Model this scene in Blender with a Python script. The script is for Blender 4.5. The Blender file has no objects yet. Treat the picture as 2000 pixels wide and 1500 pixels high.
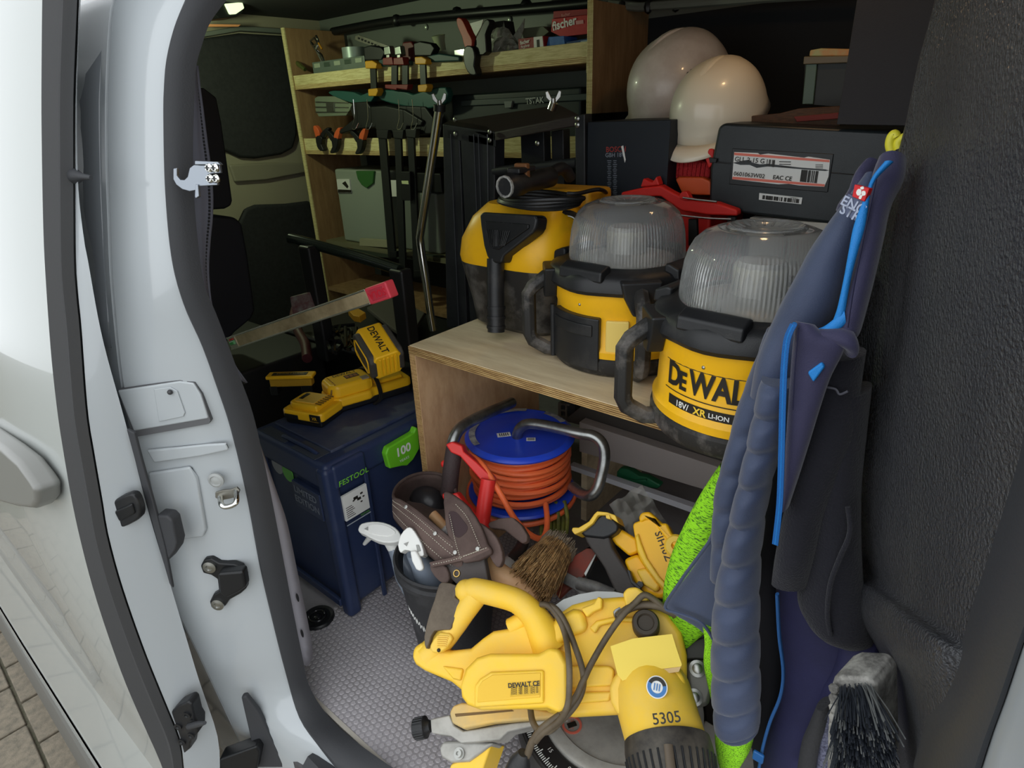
import bpy, math, random
from math import sin, cos, pi, radians, sqrt, atan2
from mathutils import Vector as V, Matrix
random.seed(5)
SC = bpy.context.scene
COL = SC.collection
# ---------------------------------------------------------------- camera, world, lights
RX, RY, RZ = (.77120155, .23384821, -.59208377), (.63546467, -.33809979, .69417087), (-.03785278, -.91159396, -.40934536)
CAM = V((0, 0, 1.06)); FP = 1190.0
cd = bpy.data.cameras.new('camera'); cam = bpy.data.objects.new('camera', cd); COL.objects.link(cam)
cd.sensor_width = 36; cd.lens = FP / 2000 * 36; cd.clip_start = .01
rgt = V((RX[0], RY[0], RZ[0])); up = -V((RX[1], RY[1], RZ[1])); bk = -V((RX[2], RY[2], RZ[2]))
cam.matrix_world = Matrix(((rgt.x, up.x, bk.x, CAM.x), (rgt.y, up.y, bk.y, CAM.y), (rgt.z, up.z, bk.z, CAM.z), (0, 0, 0, 1)))
SC.camera = cam
wd = bpy.data.worlds.new('sky'); SC.world = wd; wd.use_nodes = True
bg = wd.node_tree.nodes['Background']; bg.inputs[0].default_value = (.93, .97, 1, 1); bg.inputs[1].default_value = 1.15
SC.view_settings.view_transform = 'Standard'; SC.view_settings.look = 'None'; SC.view_settings.gamma = 1
SC.view_settings.use_curve_mapping = False; SC.view_settings.exposure = .62

def lamp(name, kind, loc, power, col, size=.1, rot=None):
    l = bpy.data.lights.new(name, kind); l.energy = power; l.color = col
    if kind == 'AREA': l.size = size
    else: l.shadow_soft_size = size
    o = bpy.data.objects.new(name, l); COL.objects.link(o); o.location = loc
    if rot: o.rotation_euler = rot
    return o
lamp('dome_light', 'POINT', (-2.2, 1.0, 1.34), 5, (.85, 1, .62), .03)
lamp('cabin_light', 'POINT', (-.35, 1.15, 1.40), .8, (1, .62, .3), .02)

# ---------------------------------------------------------------- helpers
def ray(px, py):
    a, b = px - 1000, py - 750
    return V((RX[0]*a + RX[1]*b + RX[2]*FP, RY[0]*a + RY[1]*b + RY[2]*FP, RZ[0]*a + RZ[1]*b + RZ[2]*FP)) / FP
def W(px, py, x=None, y=None, z=None, d=None):
    r = ray(px, py)
    if x is not None: return CAM + r * (x / r.x)
    if y is not None: return CAM + r * (y / r.y)
    if z is not None: return CAM + r * ((z - CAM.z) / r.z)
    return CAM + r * d
def WP(px, py, o, n):
    r = ray(px, py); return CAM + r * ((V(o) - CAM).dot(n) / r.dot(n))
def lin(c): return tuple(((v/255)/12.92 if v <= 10 else (((v/255)+.055)/1.055)**2.4) for v in c)
MATS = {}
def mat(name, col, rough=.5, metal=0, col2=None, ns=30, nd=(.4, .65), bump=0, bs=200, coat=0, trans=0, wood=0, sheen=0, ior=1.45, alpha=1, knit=0, stretch=None, bdist=.002):
    if name in MATS: return MATS[name]
    m = bpy.data.materials.new(name); m.use_nodes = True; nt = m.node_tree; N = nt.nodes; L = nt.links
    b = N['Principled BSDF']; c = lin(col) + (1,)
    b.inputs['Base Color'].default_value = c; b.inputs['Roughness'].default_value = rough; b.inputs['Metallic'].default_value = metal
    b.inputs['Coat Weight'].default_value = coat; b.inputs['Transmission Weight'].default_value = trans
    b.inputs['IOR'].default_value = ior; b.inputs['Sheen Weight'].default_value = sheen; b.inputs['Alpha'].default_value = alpha
    tc = N.new('ShaderNodeTexCoord'); src = tc.outputs['Object']
    if stretch:
        mp = N.new('ShaderNodeMapping'); mp.inputs['Scale'].default_value = stretch; L.new(src, mp.inputs[0]); src = mp.outputs[0]
    if col2:
        n = N.new('ShaderNodeTexNoise'); n.inputs['Scale'].default_value = ns; n.inputs['Detail'].default_value = 6; n.inputs['Roughness'].default_value = .65
        L.new(src, n.inputs[0])
        r = N.new('ShaderNodeValToRGB'); r.color_ramp.elements[0].position = nd[0]; r.color_ramp.elements[1].position = nd[1]
        r.color_ramp.elements[0].color = c; r.color_ramp.elements[1].color = lin(col2) + (1,)
        L.new(n.outputs[0], r.inputs[0]); L.new(r.outputs[0], b.inputs['Base Color'])
    if bump:
        n = N.new('ShaderNodeTexVoronoi' if knit == 2 else 'ShaderNodeTexNoise'); n.inputs['Scale'].default_value = bs; L.new(src, n.inputs[0])
        bp = N.new('ShaderNodeBump'); bp.inputs['Strength'].default_value = bump; bp.inputs['Distance'].default_value = bdist
        L.new(n.outputs[0], bp.inputs['Height']); L.new(bp.outputs[0], b.inputs['Normal'])
    MATS[name] = m; return m
def emis(name, col, s):
    m = mat(name, col); b = m.node_tree.nodes['Principled BSDF']; b.inputs['Emission Color'].default_value = lin(col) + (1,); b.inputs['Emission Strength'].default_value = s; return m

def cr(P, n=6, closed=False):           # Catmull-Rom resampling
    P = [V(p) for p in P]; out = []; k = len(P); rng = k if closed else k - 1
    for i in range(rng):
        if closed: a, b, c, d = P[i-1], P[i], P[(i+1) % k], P[(i+2) % k]
        else: a, b, c, d = P[max(i-1, 0)], P[i], P[i+1], P[min(i+2, k-1)]
        for j in range(n):
            t = j / n
            out.append(.5 * (2*b + (c-a)*t + (2*a-5*b+4*c-d)*t*t + (3*b-a-3*c+d)*t**3))
    if not closed: out.append(P[-1])
    return out
def resamp(P, n):
    P = [V(p) for p in P]; L = [0]
    for a, b in zip(P, P[1:]): L.append(L[-1] + (b-a).length)
    out = []; j = 0
    for i in range(n):
        s = L[-1] * i / (n-1)
        while j < len(P)-2 and L[j+1] < s: j += 1
        t = (s - L[j]) / max(L[j+1] - L[j], 1e-9); out.append(P[j].lerp(P[j+1], min(t, 1)))
    return out
def frame(o, x, z):                      # matrix with X axis along x and Z nearest to z
    x = V(x).normalized(); z = V(z); y = z.cross(x).normalized(); z = x.cross(y)
    m = Matrix.Identity(4)
    for i in range(3): m[i][0], m[i][1], m[i][2], m[i][3] = x[i], y[i], z[i], o[i]
    return m
class M:
    def __init__(s): s.v = []; s.f = []
    def add(s, vs, fs):
        k = len(s.v); s.v += [V(q) for q in vs]; s.f += [tuple(i+k for i in f) for f in fs]; return s
    def box(s, a, b, m=None):
        vs = [V((x, y, z)) for x in (a[0], b[0]) for y in (a[1], b[1]) for z in (a[2], b[2])]
        if m: vs = [m @ q for q in vs]
        return s.add(vs, [(0, 1, 3, 2), (4, 6, 7, 5), (0, 4, 5, 1), (2, 3, 7, 6), (0, 2, 6, 4), (1, 5, 7, 3)])
    def cb(s, c, d, m=None):             # box by centre and size
        return s.box([c[i]-d[i]/2 for i in range(3)], [c[i]+d[i]/2 for i in range(3)], m)
    def prism(s, P, off):                # closed outline of 3D points + offset vector
        n = len(P); off = V(off); P = [V(p) for p in P]
        return s.add(P + [p + off for p in P], [tuple(range(n))[::-1], tuple(range(n, 2*n))] + [(i, (i+1) % n, (i+1) % n + n, i+n) for i in range(n)])
    def pr2(s, P, z0, z1, m=None, ax='z'): # 2D outline extruded z0..z1 along an axis
        f = {'z': lambda a, b, c: V((a, b, c)), 'y': lambda a, b, c: V((a, c, b)), 'x': lambda a, b, c: V((c, a, b))}[ax]
        Q = [f(a, b, z0) for a, b in P]; o = f(0, 0, z1 - z0)
        if m: Q = [m @ q for q in Q]; o = m.to_3x3() @ o
        return s.prism(Q, o)
    def grid(s, rows, cu=False, cv=False, flip=False):
        a, b = len(rows), len(rows[0]); vs = [q for r in rows for q in r]; fs = []
        for i in range(a if cv else a-1):
            for j in range(b if cu else b-1):
                q = (i*b+j, i*b+(j+1) % b, ((i+1) % a)*b+(j+1) % b, ((i+1) % a)*b+j)
                fs.append(q[::-1] if flip else q)
        return s.add(vs, fs)
    def tube(s, P, r, n=10, closed=False, sm=0, caps=True, flat=1):
        if sm: P = cr(P, sm, closed)
        P = [V(p) for p in P]; k = len(P); rr = r if isinstance(r, (list, tuple)) else None
        rows = []; nrm = None
        for i, p in enumerate(P):
            t = (P[(i+1) % k] - P[i-1]) if closed else (P[min(i+1, k-1)] - P[max(i-1, 0)])
            t = t.normalized() if t.length > 1e-9 else V((0, 0, 1))
            if nrm is None:
                nrm = t.cross(V((0, 0, 1)));
                if nrm.length < .05: nrm = t.cross(V((0, 1, 0)))
            nrm = (nrm - t * nrm.dot(t)).normalized(); bn = t.cross(nrm)
            if rr: u = i/(k-1)*(len(rr)-1); a = int(min(u, len(rr)-2)); R_ = rr[a] + (rr[a+1]-rr[a])*(u-a)
            else: R_ = r
            rows.append([p + nrm*cos(2*pi*j/n)*R_ + bn*sin(2*pi*j/n)*R_*flat for j in range(n)])
        k0 = len(s.v); s.grid(rows, cu=True, cv=closed)
        if caps and not closed:
            s.f.append(tuple(k0+j for j in range(n))[::-1]); s.f.append(tuple(k0+(len(rows)-1)*n+j for j in range(n)))
        return s
    def lathe(s, prof, n=32, m=None, a0=0, a1=2*pi, rf=None, cap=True):
        full = abs(a1-a0) > 6.28; k = n if full else n+1; rows = []
        for r, z in prof:
            row = []
            for j in range(k):
                t = a0 + (a1-a0)*j/n; q = r * (rf(t, z) if rf else 1); p = V((q*cos(t), q*sin(t), z)); row.append(m @ p if m else p)
            rows.append(row)
        k0 = len(s.v); s.grid(rows, cu=full)
        if full and cap:
            if prof[0][0] > 1e-6: s.f.append(tuple(k0+j for j in range(k))[::-1])
            if prof[-1][0] > 1e-6: s.f.append(tuple(k0+(len(rows)-1)*k+j for j in range(k)))
        return s
    def ball(s, c, r, n=12, m=None):
        r = r if isinstance(r, (tuple, list)) else (r, r, r)
        rows = []
        for i in range(n//2+1):
            a = -pi/2 + pi*i/(n//2)
            row = [V((c[0]+r[0]*cos(a)*cos(2*pi*j/n), c[1]+r[1]*cos(a)*sin(2*pi*j/n), c[2]+r[2]*sin(a))) for j in range(n)]
            rows.append([m @ q for q in row] if m else row)
        return s.grid(rows, cu=True)
    def disc(s, P):
        return s.add(P, [tuple(range(len(P)))])
def wloc(o):
    l = V((0, 0, 0))
    while o is not None: l = l + o.location; o = o.parent
    return l
def build(name, mb, m, parent=None, bev=0, seg=2, sub=0, solid=0, flat=False, label=None, cat=None, group=None, kind=None, smooth=True, center=False):
    o0 = wloc(parent)
    loc = V((0, 0, 0))
    if parent is None and mb.v:
        lo = [min(q[i] for q in mb.v) for i in range(3)]; hi = [max(q[i] for q in mb.v) for i in range(3)]
        loc = V(((lo[0]+hi[0])/2, (lo[1]+hi[1])/2, lo[2]))
    me = bpy.data.meshes.new(name); me.from_pydata([q - o0 - loc for q in mb.v], [], mb.f); me.validate(); me.update()
    import bmesh
    bm = bmesh.new(); bm.from_mesh(me); bmesh.ops.remove_doubles(bm, verts=bm.verts, dist=1e-6); bmesh.ops.recalc_face_normals(bm, faces=bm.faces); bm.to_mesh(me); bm.free()
    if m: me.materials.append(m)
    o = bpy.data.objects.new(name, me); COL.objects.link(o)
    if parent: o.parent = parent
    o.location = loc
    if not flat:
        me.shade_smooth()
        if not bev and not sub: me.set_sharp_from_angle(angle=radians(38))
    if solid:
        d = o.modifiers.new('s', 'SOLIDIFY'); d.thickness = solid; d.offset = 0
    if bev:
        d = o.modifiers.new('b', 'BEVEL'); d.width = bev; d.segments = seg; d.limit_method = 'ANGLE'; d.angle_limit = radians(35); d.harden_normals = True
    if sub:
        d = o.modifiers.new('u', 'SUBSURF'); d.levels = sub; d.render_levels = sub
    if label: o['label'] = label
    if cat: o['category'] = cat
    if group: o['group'] = group
    if kind: o['kind'] = kind
    return o
def thing(name, label, cat, loc=(0, 0, 0), group=None, kind=None):
    o = bpy.data.objects.new(name, None); COL.objects.link(o); o.location = loc; o.empty_display_size = .02
    if kind: o['kind'] = kind
    else: o['label'] = label; o['category'] = cat
    if group: o['group'] = group
    return o
def dup(root, mw, label=None):
    def cp(o, par):
        c = o.copy(); COL.objects.link(c)
        if par is not None: c.parent = par
        for ch in [x for x in KIDS.get(o.name, [])]: cp(ch, c)
        return c
    KIDS.clear()
    for ob in COL.objects:
        if ob.parent: KIDS.setdefault(ob.parent.name, []).append(ob)
    r = cp(root, None); r.matrix_world = mw
    if label: r['label'] = label
    return r
KIDS = {}
def pxs(L, o, n): return [WP(a, b, o, n) for a, b in L]
def slab(name, L, o, n, t0, t1, m, parent=None, bev=0, seg=3, sm=0, mb=None, **k):
    # outline read at the front plane o + n*t1 and extruded back to t0
    n = V(n).normalized(); P = pxs(L, V(o) + n*t1, n)
    if sm: P = cr(P, sm, True)
    mb = mb or M(); mb.prism(P, n*(t0-t1))
    return build(name, mb, m, parent, bev=bev, seg=seg, **k) if name else mb
def text(name, s, m, parent, fn, size=1.0, ex=.0004, bold=0, shear=0, sx=1, align='CENTER', label=None, spacing=1):
    # fn maps (u, v, w) in text units (size = letter height scale) to world
    c = bpy.data.curves.new('t', 'FONT'); c.body = s; c.align_x = align; c.align_y = 'CENTER'; c.size = size; c.offset = bold*size; c.shear = shear; c.resolution_u = 3; c.space_character = spacing
    o = bpy.data.objects.new('t', c); COL.objects.link(o)
    bpy.context.view_layer.update(); dg = bpy.context.evaluated_depsgraph_get()
    me = bpy.data.meshes.new_from_object(o.evaluated_get(dg)); bpy.data.objects.remove(o)
    o0 = wloc(parent)
    for q in me.vertices: q.co = V(fn(q.co.x*sx, q.co.y, ex + q.co.z)) - o0
    me.materials.clear(); me.materials.append(m)
    r = bpy.data.objects.new(name, me); COL.objects.link(r); r.parent = parent
    if label: r['label'] = label
    return r
def flatfn(o, u, v, n):
    o, u, v, n = V(o), V(u).normalized(), V(v).normalized(), V(n).normalized()
    return lambda a, b, c: o + u*a + v*b + n*c
def quadfn(p0, p1, n):                   # baseline from p0 to p1 on a surface with normal n
    p0, p1 = V(p0), V(p1); u = (p1-p0).normalized(); n = V(n).normalized(); v = n.cross(u)
    return flatfn((p0+p1)/2, u, v, n)
def limb(rows, thick, n=16, ns=4, puff=None, sub=6):
    # rows: (lx,ly,rx,ry,depth_y[,thick]); elliptical cross-sections between left and right pixel points
    c = []
    for r in rows:
        a, b = W(r[0], r[1], y=r[4]), W(r[2], r[3], y=r[4]); t = r[5] if len(r) > 5 else thick
        c.append((a, b, t))
    A = cr([q[0] for q in c], sub); B = cr([q[1] for q in c], sub); T = cr([V((q[2], 0, 0)) for q in c], sub)
    out = []; k = len(A); sl_ = puff[2] if puff and len(puff) > 2 else 0
    for i in range(k):
        a, b, t = A[i], B[i], T[i].x; s = 1
        mid = (a+b)/2; h = (b-a)/2; dz = (A[min(i+1, k-1)]+B[min(i+1, k-1)]-A[max(i-1, 0)]-B[max(i-1, 0)])
        nn = h.cross(dz).normalized()
        row = []
        for j in range(n):
            if puff: s = 1 - puff[1] * abs(cos(pi*(i/(k-1)*puff[0] + sl_*cos(2*pi*j/n))))**7
            row.append(mid + h*(1.03-(1-s)*.10)*cos(2*pi*j/n) + nn*t*s*sin(2*pi*j/n))
        out.append(row)
    return out
BLK = mat('black_plastic', (30, 31, 33), .42, col2=(62, 60, 58), ns=25, nd=(.52, .85), bump=.15, bs=900)
BLKC = mat('black_plastic_clean', (24, 25, 27), .4)
DUST = mat('dusty_black_rubber', (38, 37, 36), .6, col2=(128, 122, 116), ns=18, nd=(.5, .8), bump=.2, bs=500)
YEL = mat('tool_yellow', (246, 186, 22), .38, col2=(228, 172, 44), ns=14, nd=(.5, .8), bump=.06, bs=700)
YELD = mat('tool_yellow_dusty', (246, 200, 58), .45, col2=(230, 196, 104), ns=9, nd=(.45, .85), bump=.08, bs=600)
WHT = mat('van_white_paint', (176, 181, 184), .22, coat=.6)
WHT2 = mat('door_white_paint', (168, 172, 169), .24, coat=.7)
RUB = mat('door_rubber', (56, 57, 60), .62, bump=.1, bs=400)
CHR = mat('chrome', (215, 215, 210), .16, 1)
STL = mat('steel', (165, 165, 160), .35, 1, col2=(95, 95, 92), ns=30, nd=(.5, .9))
ZNC = mat('galvanised', (150, 156, 164), .35, .9)
WOOD = mat('birch_plywood', (228, 210, 176), .6, col2=(198, 174, 138), ns=6, nd=(.35, .75), stretch=(1, 6, 6), bump=.1, bs=60)
WOODE = mat('plywood_core', (196, 164, 108), .7, col2=(140, 104, 62), ns=20, stretch=(1, 1, 14))
WOODD = mat('plywood_face_brown', (168, 134, 96), .65, col2=(130, 98, 66), ns=7, nd=(.35, .75), stretch=(5, 5, 1))
RED = mat('red_plastic', (214, 40, 34), .4)
INK = mat('black_print', (34, 30, 24), .55)
WINK = mat('white_print', (232, 232, 228), .5)
PAP = mat('white_label', (226, 226, 222), .5)
GRN = mat('lime_green_plastic', (110, 196, 40), .42)
# ================================================================ SETTING
def struct(name, mb, m, **k): return build(name, mb, m, kind='structure', **k)
# ground paving outside
PAV = mat('paving_stone', (132, 122, 106), .85, col2=(104, 98, 86), ns=40, bump=.5, bs=300)
PAV2 = mat('paving_stone_pale', (150, 142, 122), .85, col2=(118, 112, 98), ns=40, bump=.5, bs=300)
SAND = mat('paving_joint', (104, 98, 84), .95, col2=(84, 84, 66), ns=30, bump=.8, bs=200)
GZ = -.56
gr = struct('ground', M().box((-9, -7, GZ-.08), (5, .9, GZ-.012)), SAND)
proto = None
pd = (W(30, 1360, z=GZ) - W(70, 1450, z=GZ)); ang = atan2(pd.y, pd.x)
pc = W(72, 1452, z=GZ)
for i in range(-7, 8):
    for j in range(-9, 10):
        w, h = .205, .205
        if proto is None:
            g_ = gr.location; mb = M().box((g_.x-w/2+.004, g_.y-h/2+.004, g_.z-.05), (g_.x+w/2-.004, g_.y+h/2-.004, g_.z))
            proto = build('paving_stone', mb, PAV, gr, bev=.004, seg=1); proto.data.materials.append(PAV2); b = proto
        else:
            b = proto.copy(); COL.objects.link(b)
        q = V((w*(i - .5 + (.5 if j % 2 else 0)), h*(j - .5), 0)); q.rotate(Matrix.Rotation(ang, 3, 'Z'))
        b.location = pc + q - gr.location + V((0, 0, .05 + random.uniform(-.002, .002)))
        b.rotation_euler = (random.uniform(-.01, .01), random.uniform(-.01, .01), ang)
        b.location.z = GZ - gr.location.z + random.uniform(-.002, .002)
proto.location.z = GZ - gr.location.z
# cargo floor
FLR = mat('grey_floor_vinyl', (158, 154, 158), .55, col2=(144, 140, 142), ns=12, bump=.1, bs=500)
FLR2 = mat('grey_floor_stud', (172, 167, 171), .5)
fl = struct('floor', M().box((-2.76, .385, -.02), (.5, 1.97, 0)), FLR, bev=.004)
hx = M(); s = .0128
for i in range(0, 66):
    for j in range(0, 62):
        x = -1.06 + i*s + (s/2 if j % 2 else 0); y = .392 + j*s*.866
        if x > -.2 or (x < -.95 and y < .4): continue
        k = len(hx.v)
        hx.v += [V((x + s*.43*cos(pi/6+pi/3*q), y + s*.43*sin(pi/6+pi/3*q), 0)) for q in range(6)] + [V((x + s*.34*cos(pi/6+pi/3*q), y + s*.34*sin(pi/6+pi/3*q), .0009)) for q in range(6)]
        hx.f += [tuple(range(k+6, k+12))] + [(k+q, k+(q+1) % 6, k+6+(q+1) % 6, k+6+q) for q in range(6)]
hxo = build('floor_stud_pattern', hx, FLR2, fl, flat=True, kind='stuff')
build('floor_edge_strip', M().box((-.9, .378, -.03), (.5, .386, .002)), mat('floor_edge', (176, 170, 160), .6), fl)
# recessed tie-down ring at the floor edge
ro = W(622, 1208, z=.0); rr_ = thing('tie_down_recess', 'round black tie-down cup with a shiny ring on the floor left of the blue case', 'tie-down', ro)
build('cup', M().lathe([(.028, .006), (.034, .008), (.037, .004), (.037, 0)], 28, Matrix.Translation(ro), cap=False).lathe([(.0, .001), (.025, .001), (.028, .006)], 28, Matrix.Translation(ro)), BLKC, rr_)
build('ring', M().tube([ro + V((.018*cos(a)-.002, .018*sin(a), .007)) for a in [2*pi*i/20 for i in range(20)]], .0035, closed=True), mat('dark_gloss', (30, 30, 32), .12), rr_)
build('hub_bolt', M().lathe([(.009, .001), (.009, .007), (.006, .009), (0, .009)], 16, Matrix.Translation(ro)), mat('dark_gloss', (30, 30, 32), .12), rr_)
# ceiling and walls
LNG = mat('dark_lining', (46, 47, 50), .8, col2=(38, 39, 42), ns=60, bump=.25, bs=500)
GREYP = mat('grey_inner_paint', (112, 118, 112), .5)
PALEP = mat('pale_inner_paint', (158, 152, 132), .5)
LIN2 = mat('black_lining', (27, 29, 32), .75, bump=.2, bs=400)
ce = struct('ceiling', M().box((-2.76, .5, 1.47), (.5, 1.97, 1.5)), LNG)
wb = struct('wall_back', M().box((-2.76, 1.95, 0), (.5, 1.99, 1.5)), GREYP)
build('dark_lining_panel', M().box((-1.06, 1.935, 0), (.5, 1.949, 1.30)).box((-2.5, 1.935, 0), (-1.06, 1.949, 1.12)), LIN2, wb)
bm_ = M().tube([W(650, 62, y=1.88), W(760, 42, y=1.88), W(900, 28, y=1.86), W(1020, 18, y=1.86), W(1150, 6, y=1.86), W(1300, -14, y=1.86)], .016, 10, sm=3)
for p in ((775, 36), (893, 22), (1028, 8)):
    bm_.ball(W(p[0], p[1]+4, y=1.87), .022, 10)
build('roof_harness', bm_, BLKC, wb)
sc = M()
for p in ((832, 53), (995, 38)): sc.ball(W(*p, y=1.945), (.009, .006, .011), 10)
build('panel_screw', sc, mat('pale_steel', (210, 220, 205), .3, .6), wb)
ra = M()      # roof rail and panel at the right top
ra.tube([W(1190, 8, y=1.8), W(1250, 14, y=1.8), W(1330, 8, y=1.78), W(1480, -4, y=1.78), W(1700, -18, y=1.78)], .012, 8)
build('roof_rail', ra, GREYP, wb)
rj = M()
for p in ((1215, 14), (1266, 14), (1320, 10)): rj.ball(W(*p, y=1.79), (.013, .013, .018), 8)
build('rail_joint', rj, BLKC, wb)
wl = struct('wall_left', M().box((-2.8, .42, -.02), (-2.74, 1.97, 1.5)), PALEP)
def wallpoly(name, L, x, t, m, par, bev=.01, sm=0):
    P = [W(a, b, x=x) for a, b in L]
    if sm: P = cr(P, sm, True)
    return build(name, M().prism(P, (-t, 0, 0)), m, par, bev=bev)
wallpoly('door_lining_upper', [(372, 78), (470, 64), (566, 70), (574, 86), (580, 200), (582, 262), (574, 290), (552, 302), (500, 310), (470, 308), (444, 296), (380, 290)], -2.715, .03, LNG, wl, .015)
wallpoly('door_lining_lower', [(380, 440), (466, 438), (480, 408), (500, 400), (560, 398), (608, 392), (640, 520), (700, 900), (420, 900)], -2.715, .03, LNG, wl, .015)
wallpoly('door_lining_ledge', [(376, 66), (470, 50), (560, 56), (566, 66), (470, 60), (376, 76)], -2.70, .04, GREYP, wl, .004)
wallpoly('door_press_line', [(448, 322), (520, 318), (600, 318), (604, 336), (520, 352), (460, 356)], -2.72, .02, mat('inner_paint_shade', (140, 135, 118), .5), wl, .008)
build('plug', M().ball(W(460, 331, x=-2.735), (.004, .012, .012), 10), BLKC, wl)
build('plug', M().ball(W(577, 233, x=-2.735), (.004, .012, .012), 10), BLKC, wl)
# rear header lamp
ml = thing('interior_lamp', 'lit cargo lamp in a dark housing at the top left ceiling edge', 'lamp', W(425, 22, x=-2.5))
o_ = W(425, 22, x=-2.5)
build('housing', M().prism([W(a, b, x=-2.5) for a, b in [(415, 4), (470, 0), (476, 24), (462, 33), (428, 36), (416, 26)]], (-.1, 0, 0)), BLKC, ml, bev=.004)
build('lens', M().prism([W(a, b, x=-2.49) for a, b in [(440, 7), (474, 4), (478, 16), (462, 27), (450, 28)]], (-.03, 0, 0)), emis('lamp_lens', (208, 228, 180), .9), ml, bev=.004)
build('reflection_strip', M().prism([W(a, b, x=-2.6) for a, b in [(403, 47), (470, 48), (466, 52), (404, 52)]], (-.02, 0, 0)), mat('warm_reflection', (236, 160, 110), .4), wl)  # orange reflection on the header, painted as a thin strip
struct('wall_right', M().box((.30, .6, -.02), (.34, 1.97, 1.5)), LIN2)
# ---------------- body side pillar (left edge of the opening)
Lp = [(262, -60), (225, 0), (213, 150), (212, 300), (216, 430), (222, 560), (240, 740), (262, 850), (300, 1000), (330, 1150), (400, 1300), (475, 1460), (520, 1560)]
Sl = [(390, -45), (370, 0), (348, 55), (333, 117), (328, 175), (327, 233), (330, 367), (342, 500), (365, 590), (400, 670), (427, 745), (456, 833), (486, 960), (512, 1100), (536, 1205), (561, 1305), (588, 1395), (625, 1450), (665, 1500), (720, 1560)]
Sr = [(475, -40), (443, 0), (410, 45), (393, 93), (383, 133), (379, 210), (377, 300), (380, 400), (390, 500), (400, 560), (420, 607), (445, 672), (470, 740), (496, 815), (526, 950), (555, 1100), (572, 1190), (591, 1284), (603, 1338), (640, 1397), (700, 1452), (790, 1515)]
def curve(L, n, f):
    P = cr([V((a, b, 0)) for a, b in L], 8); P = resamp(P, n); return [f(p.x, p.y) for p in P]
NP = 60
def ybot(px, py, x0, yb, y1, y2):       # plane x = x0 upwards, bending to the sill plane y = yb below
    a = W(px, py, x=x0)
    if py > y1:
        t = min(1, (py-y1)/(y2-y1)); t = t*t*(3-2*t); b = W(px, py, y=yb); ra_ = ray(px, py)
        da, db = (a-CAM).length, (b-CAM).length; r_ = ray(px, py).normalized(); return CAM + r_*(da+(db-da)*t)
    return a
cL = curve(Lp, NP, lambda a, b: W(a, b, x=-1.0))
cS = curve(Sl, NP, lambda a, b: ybot(a, b, -.885, .335, 1330, 1430))
rows = []
for a, b in zip(cL, cS):
    m1 = a.lerp(b, .33) + V((.0, -.004, 0)); m2 = a.lerp(b, .7) + V((.004, -.008, 0)); m3 = a.lerp(b, .93) + V((0, -.004, 0))
    rows.append([a + V((-1.6, .0, 0)), a + V((-.8, -.012, 0)), a + V((-.15, -.004, 0)), a + V((-.012, 0, 0)), a + V((-.010, .012, 0)), a + V((-.002, .012, 0)), a, m1, m2, m3, b, b + (b-CAM).normalized()*.03 + V((-.004, 0, 0)), b + (b-CAM).normalized()*.09 + V((-.012, 0, 0))])
up3 = lambda r, dx=0: [q + V((dx, .07, .30)) for q in r]
rows.insert(0, up3(rows[0]))
pl = struct('wall_front', M().grid(rows), WHT)
PN = V((.62, -.78, .05)).normalized()
def onp(px, py, off=0):                  # point on the pillar surface (approximate plane between its edge curves)
    o = V((-.945, .300, .5)); n = PN
    return WP(px, py, o + n*off, n)
# glazed/grey upper body side panel
gw = curve([(154, -20), (155, 200), (162, 400), (176, 540), (200, 664)], 14, lambda a, b: W(a, b, y=.315))
gw2 = curve([(226, -20), (206, 150), (205, 300), (210, 450), (224, 678)], 14, lambda a, b: W(a, b, x=-1.03))
struct('window_1', M().grid([[a + V((-.9, 0, 0)), W(0, 0, y=.3)*0 + b + V((-.14, -.006, 0)), b + V((0, -.006, 0))] for a, b in zip(gw, gw2)]), mat('side_glass', (118, 122, 126), .08, coat=1), solid=.004)
def slabP(name, L, t0, t1, m, par=None, **k):
    o = V((-.945, .300, .5)); return slab(name, L, o, PN, t0, t1, m, par or pl, **k)
# fuel flap style cover, slot, mouldings
slabP('cover_gap', [(230, 762), (351, 742.5), (380, 746.5), (394, 769), (411, 822), (407, 828), (268, 853), (259, 844)], -.002, .0106, mat('gap_dark', (92, 92, 94), .8))
slabP('flap_cover', [(228, 763), (350, 744), (378, 748), (392, 770), (407, 818), (260, 843)], .0, .0122, WHT, bev=.003)
slabP('flap_panel', [(300, 760), (332, 756), (346, 764), (361, 806), (358, 814), (310, 824)], .012, .0145, WHT, bev=.0012)
build('flap_screw', M().ball(onp(332, 766, .017), .004, 12), mat('dark_screw', (60, 60, 62), .4), pl)
slabP('pressing', [(285, 880), (400, 868), (440, 866), (446, 880), (392, 892), (300, 905)], .004, .0105, WHT, bev=.004)
slabP('pressing', [(288, 925), (370, 912), (384, 935), (402, 1035), (396, 1050), (332, 1058), (300, 1000)], .002, .0100, WHT, bev=.005)
c = onp(423, 937, .010); fm = frame(c, PN.cross(V((0, 0, 1))), PN)
build('grommet', M().lathe([(.0125, 0), (.0125, .003), (.009, .005), (.0075, .003), (.004, .004), (0, .005)], 24, fm), mat('pale_grommet', (160, 162, 160), .4), pl)
st = thing('door_striker', 'steel U-shaped door striker loop on the white pillar', 'striker', c)
st.parent = pl; st.location = c - wloc(pl)
for k_ in ('label', 'category'): del st[k_]
build('striker_plate', slab(None, [(420, 962), (434, 958), (452, 956), (462, 952), (468, 958), (464, 970), (450, 974), (430, 978), (420, 972)], c, PN, 0, .004, None), mat('striker_plate', (140, 138, 130), .4, .8), st, bev=.001)
build('striker_loop', M().tube([onp(430, 968, .012), onp(432, 984, .03), onp(440, 990, .034), onp(456, 986, .034), onp(462, 978, .03), onp(461, 958, .012)], .0042, 10, sm=4), CHR, st)
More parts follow.
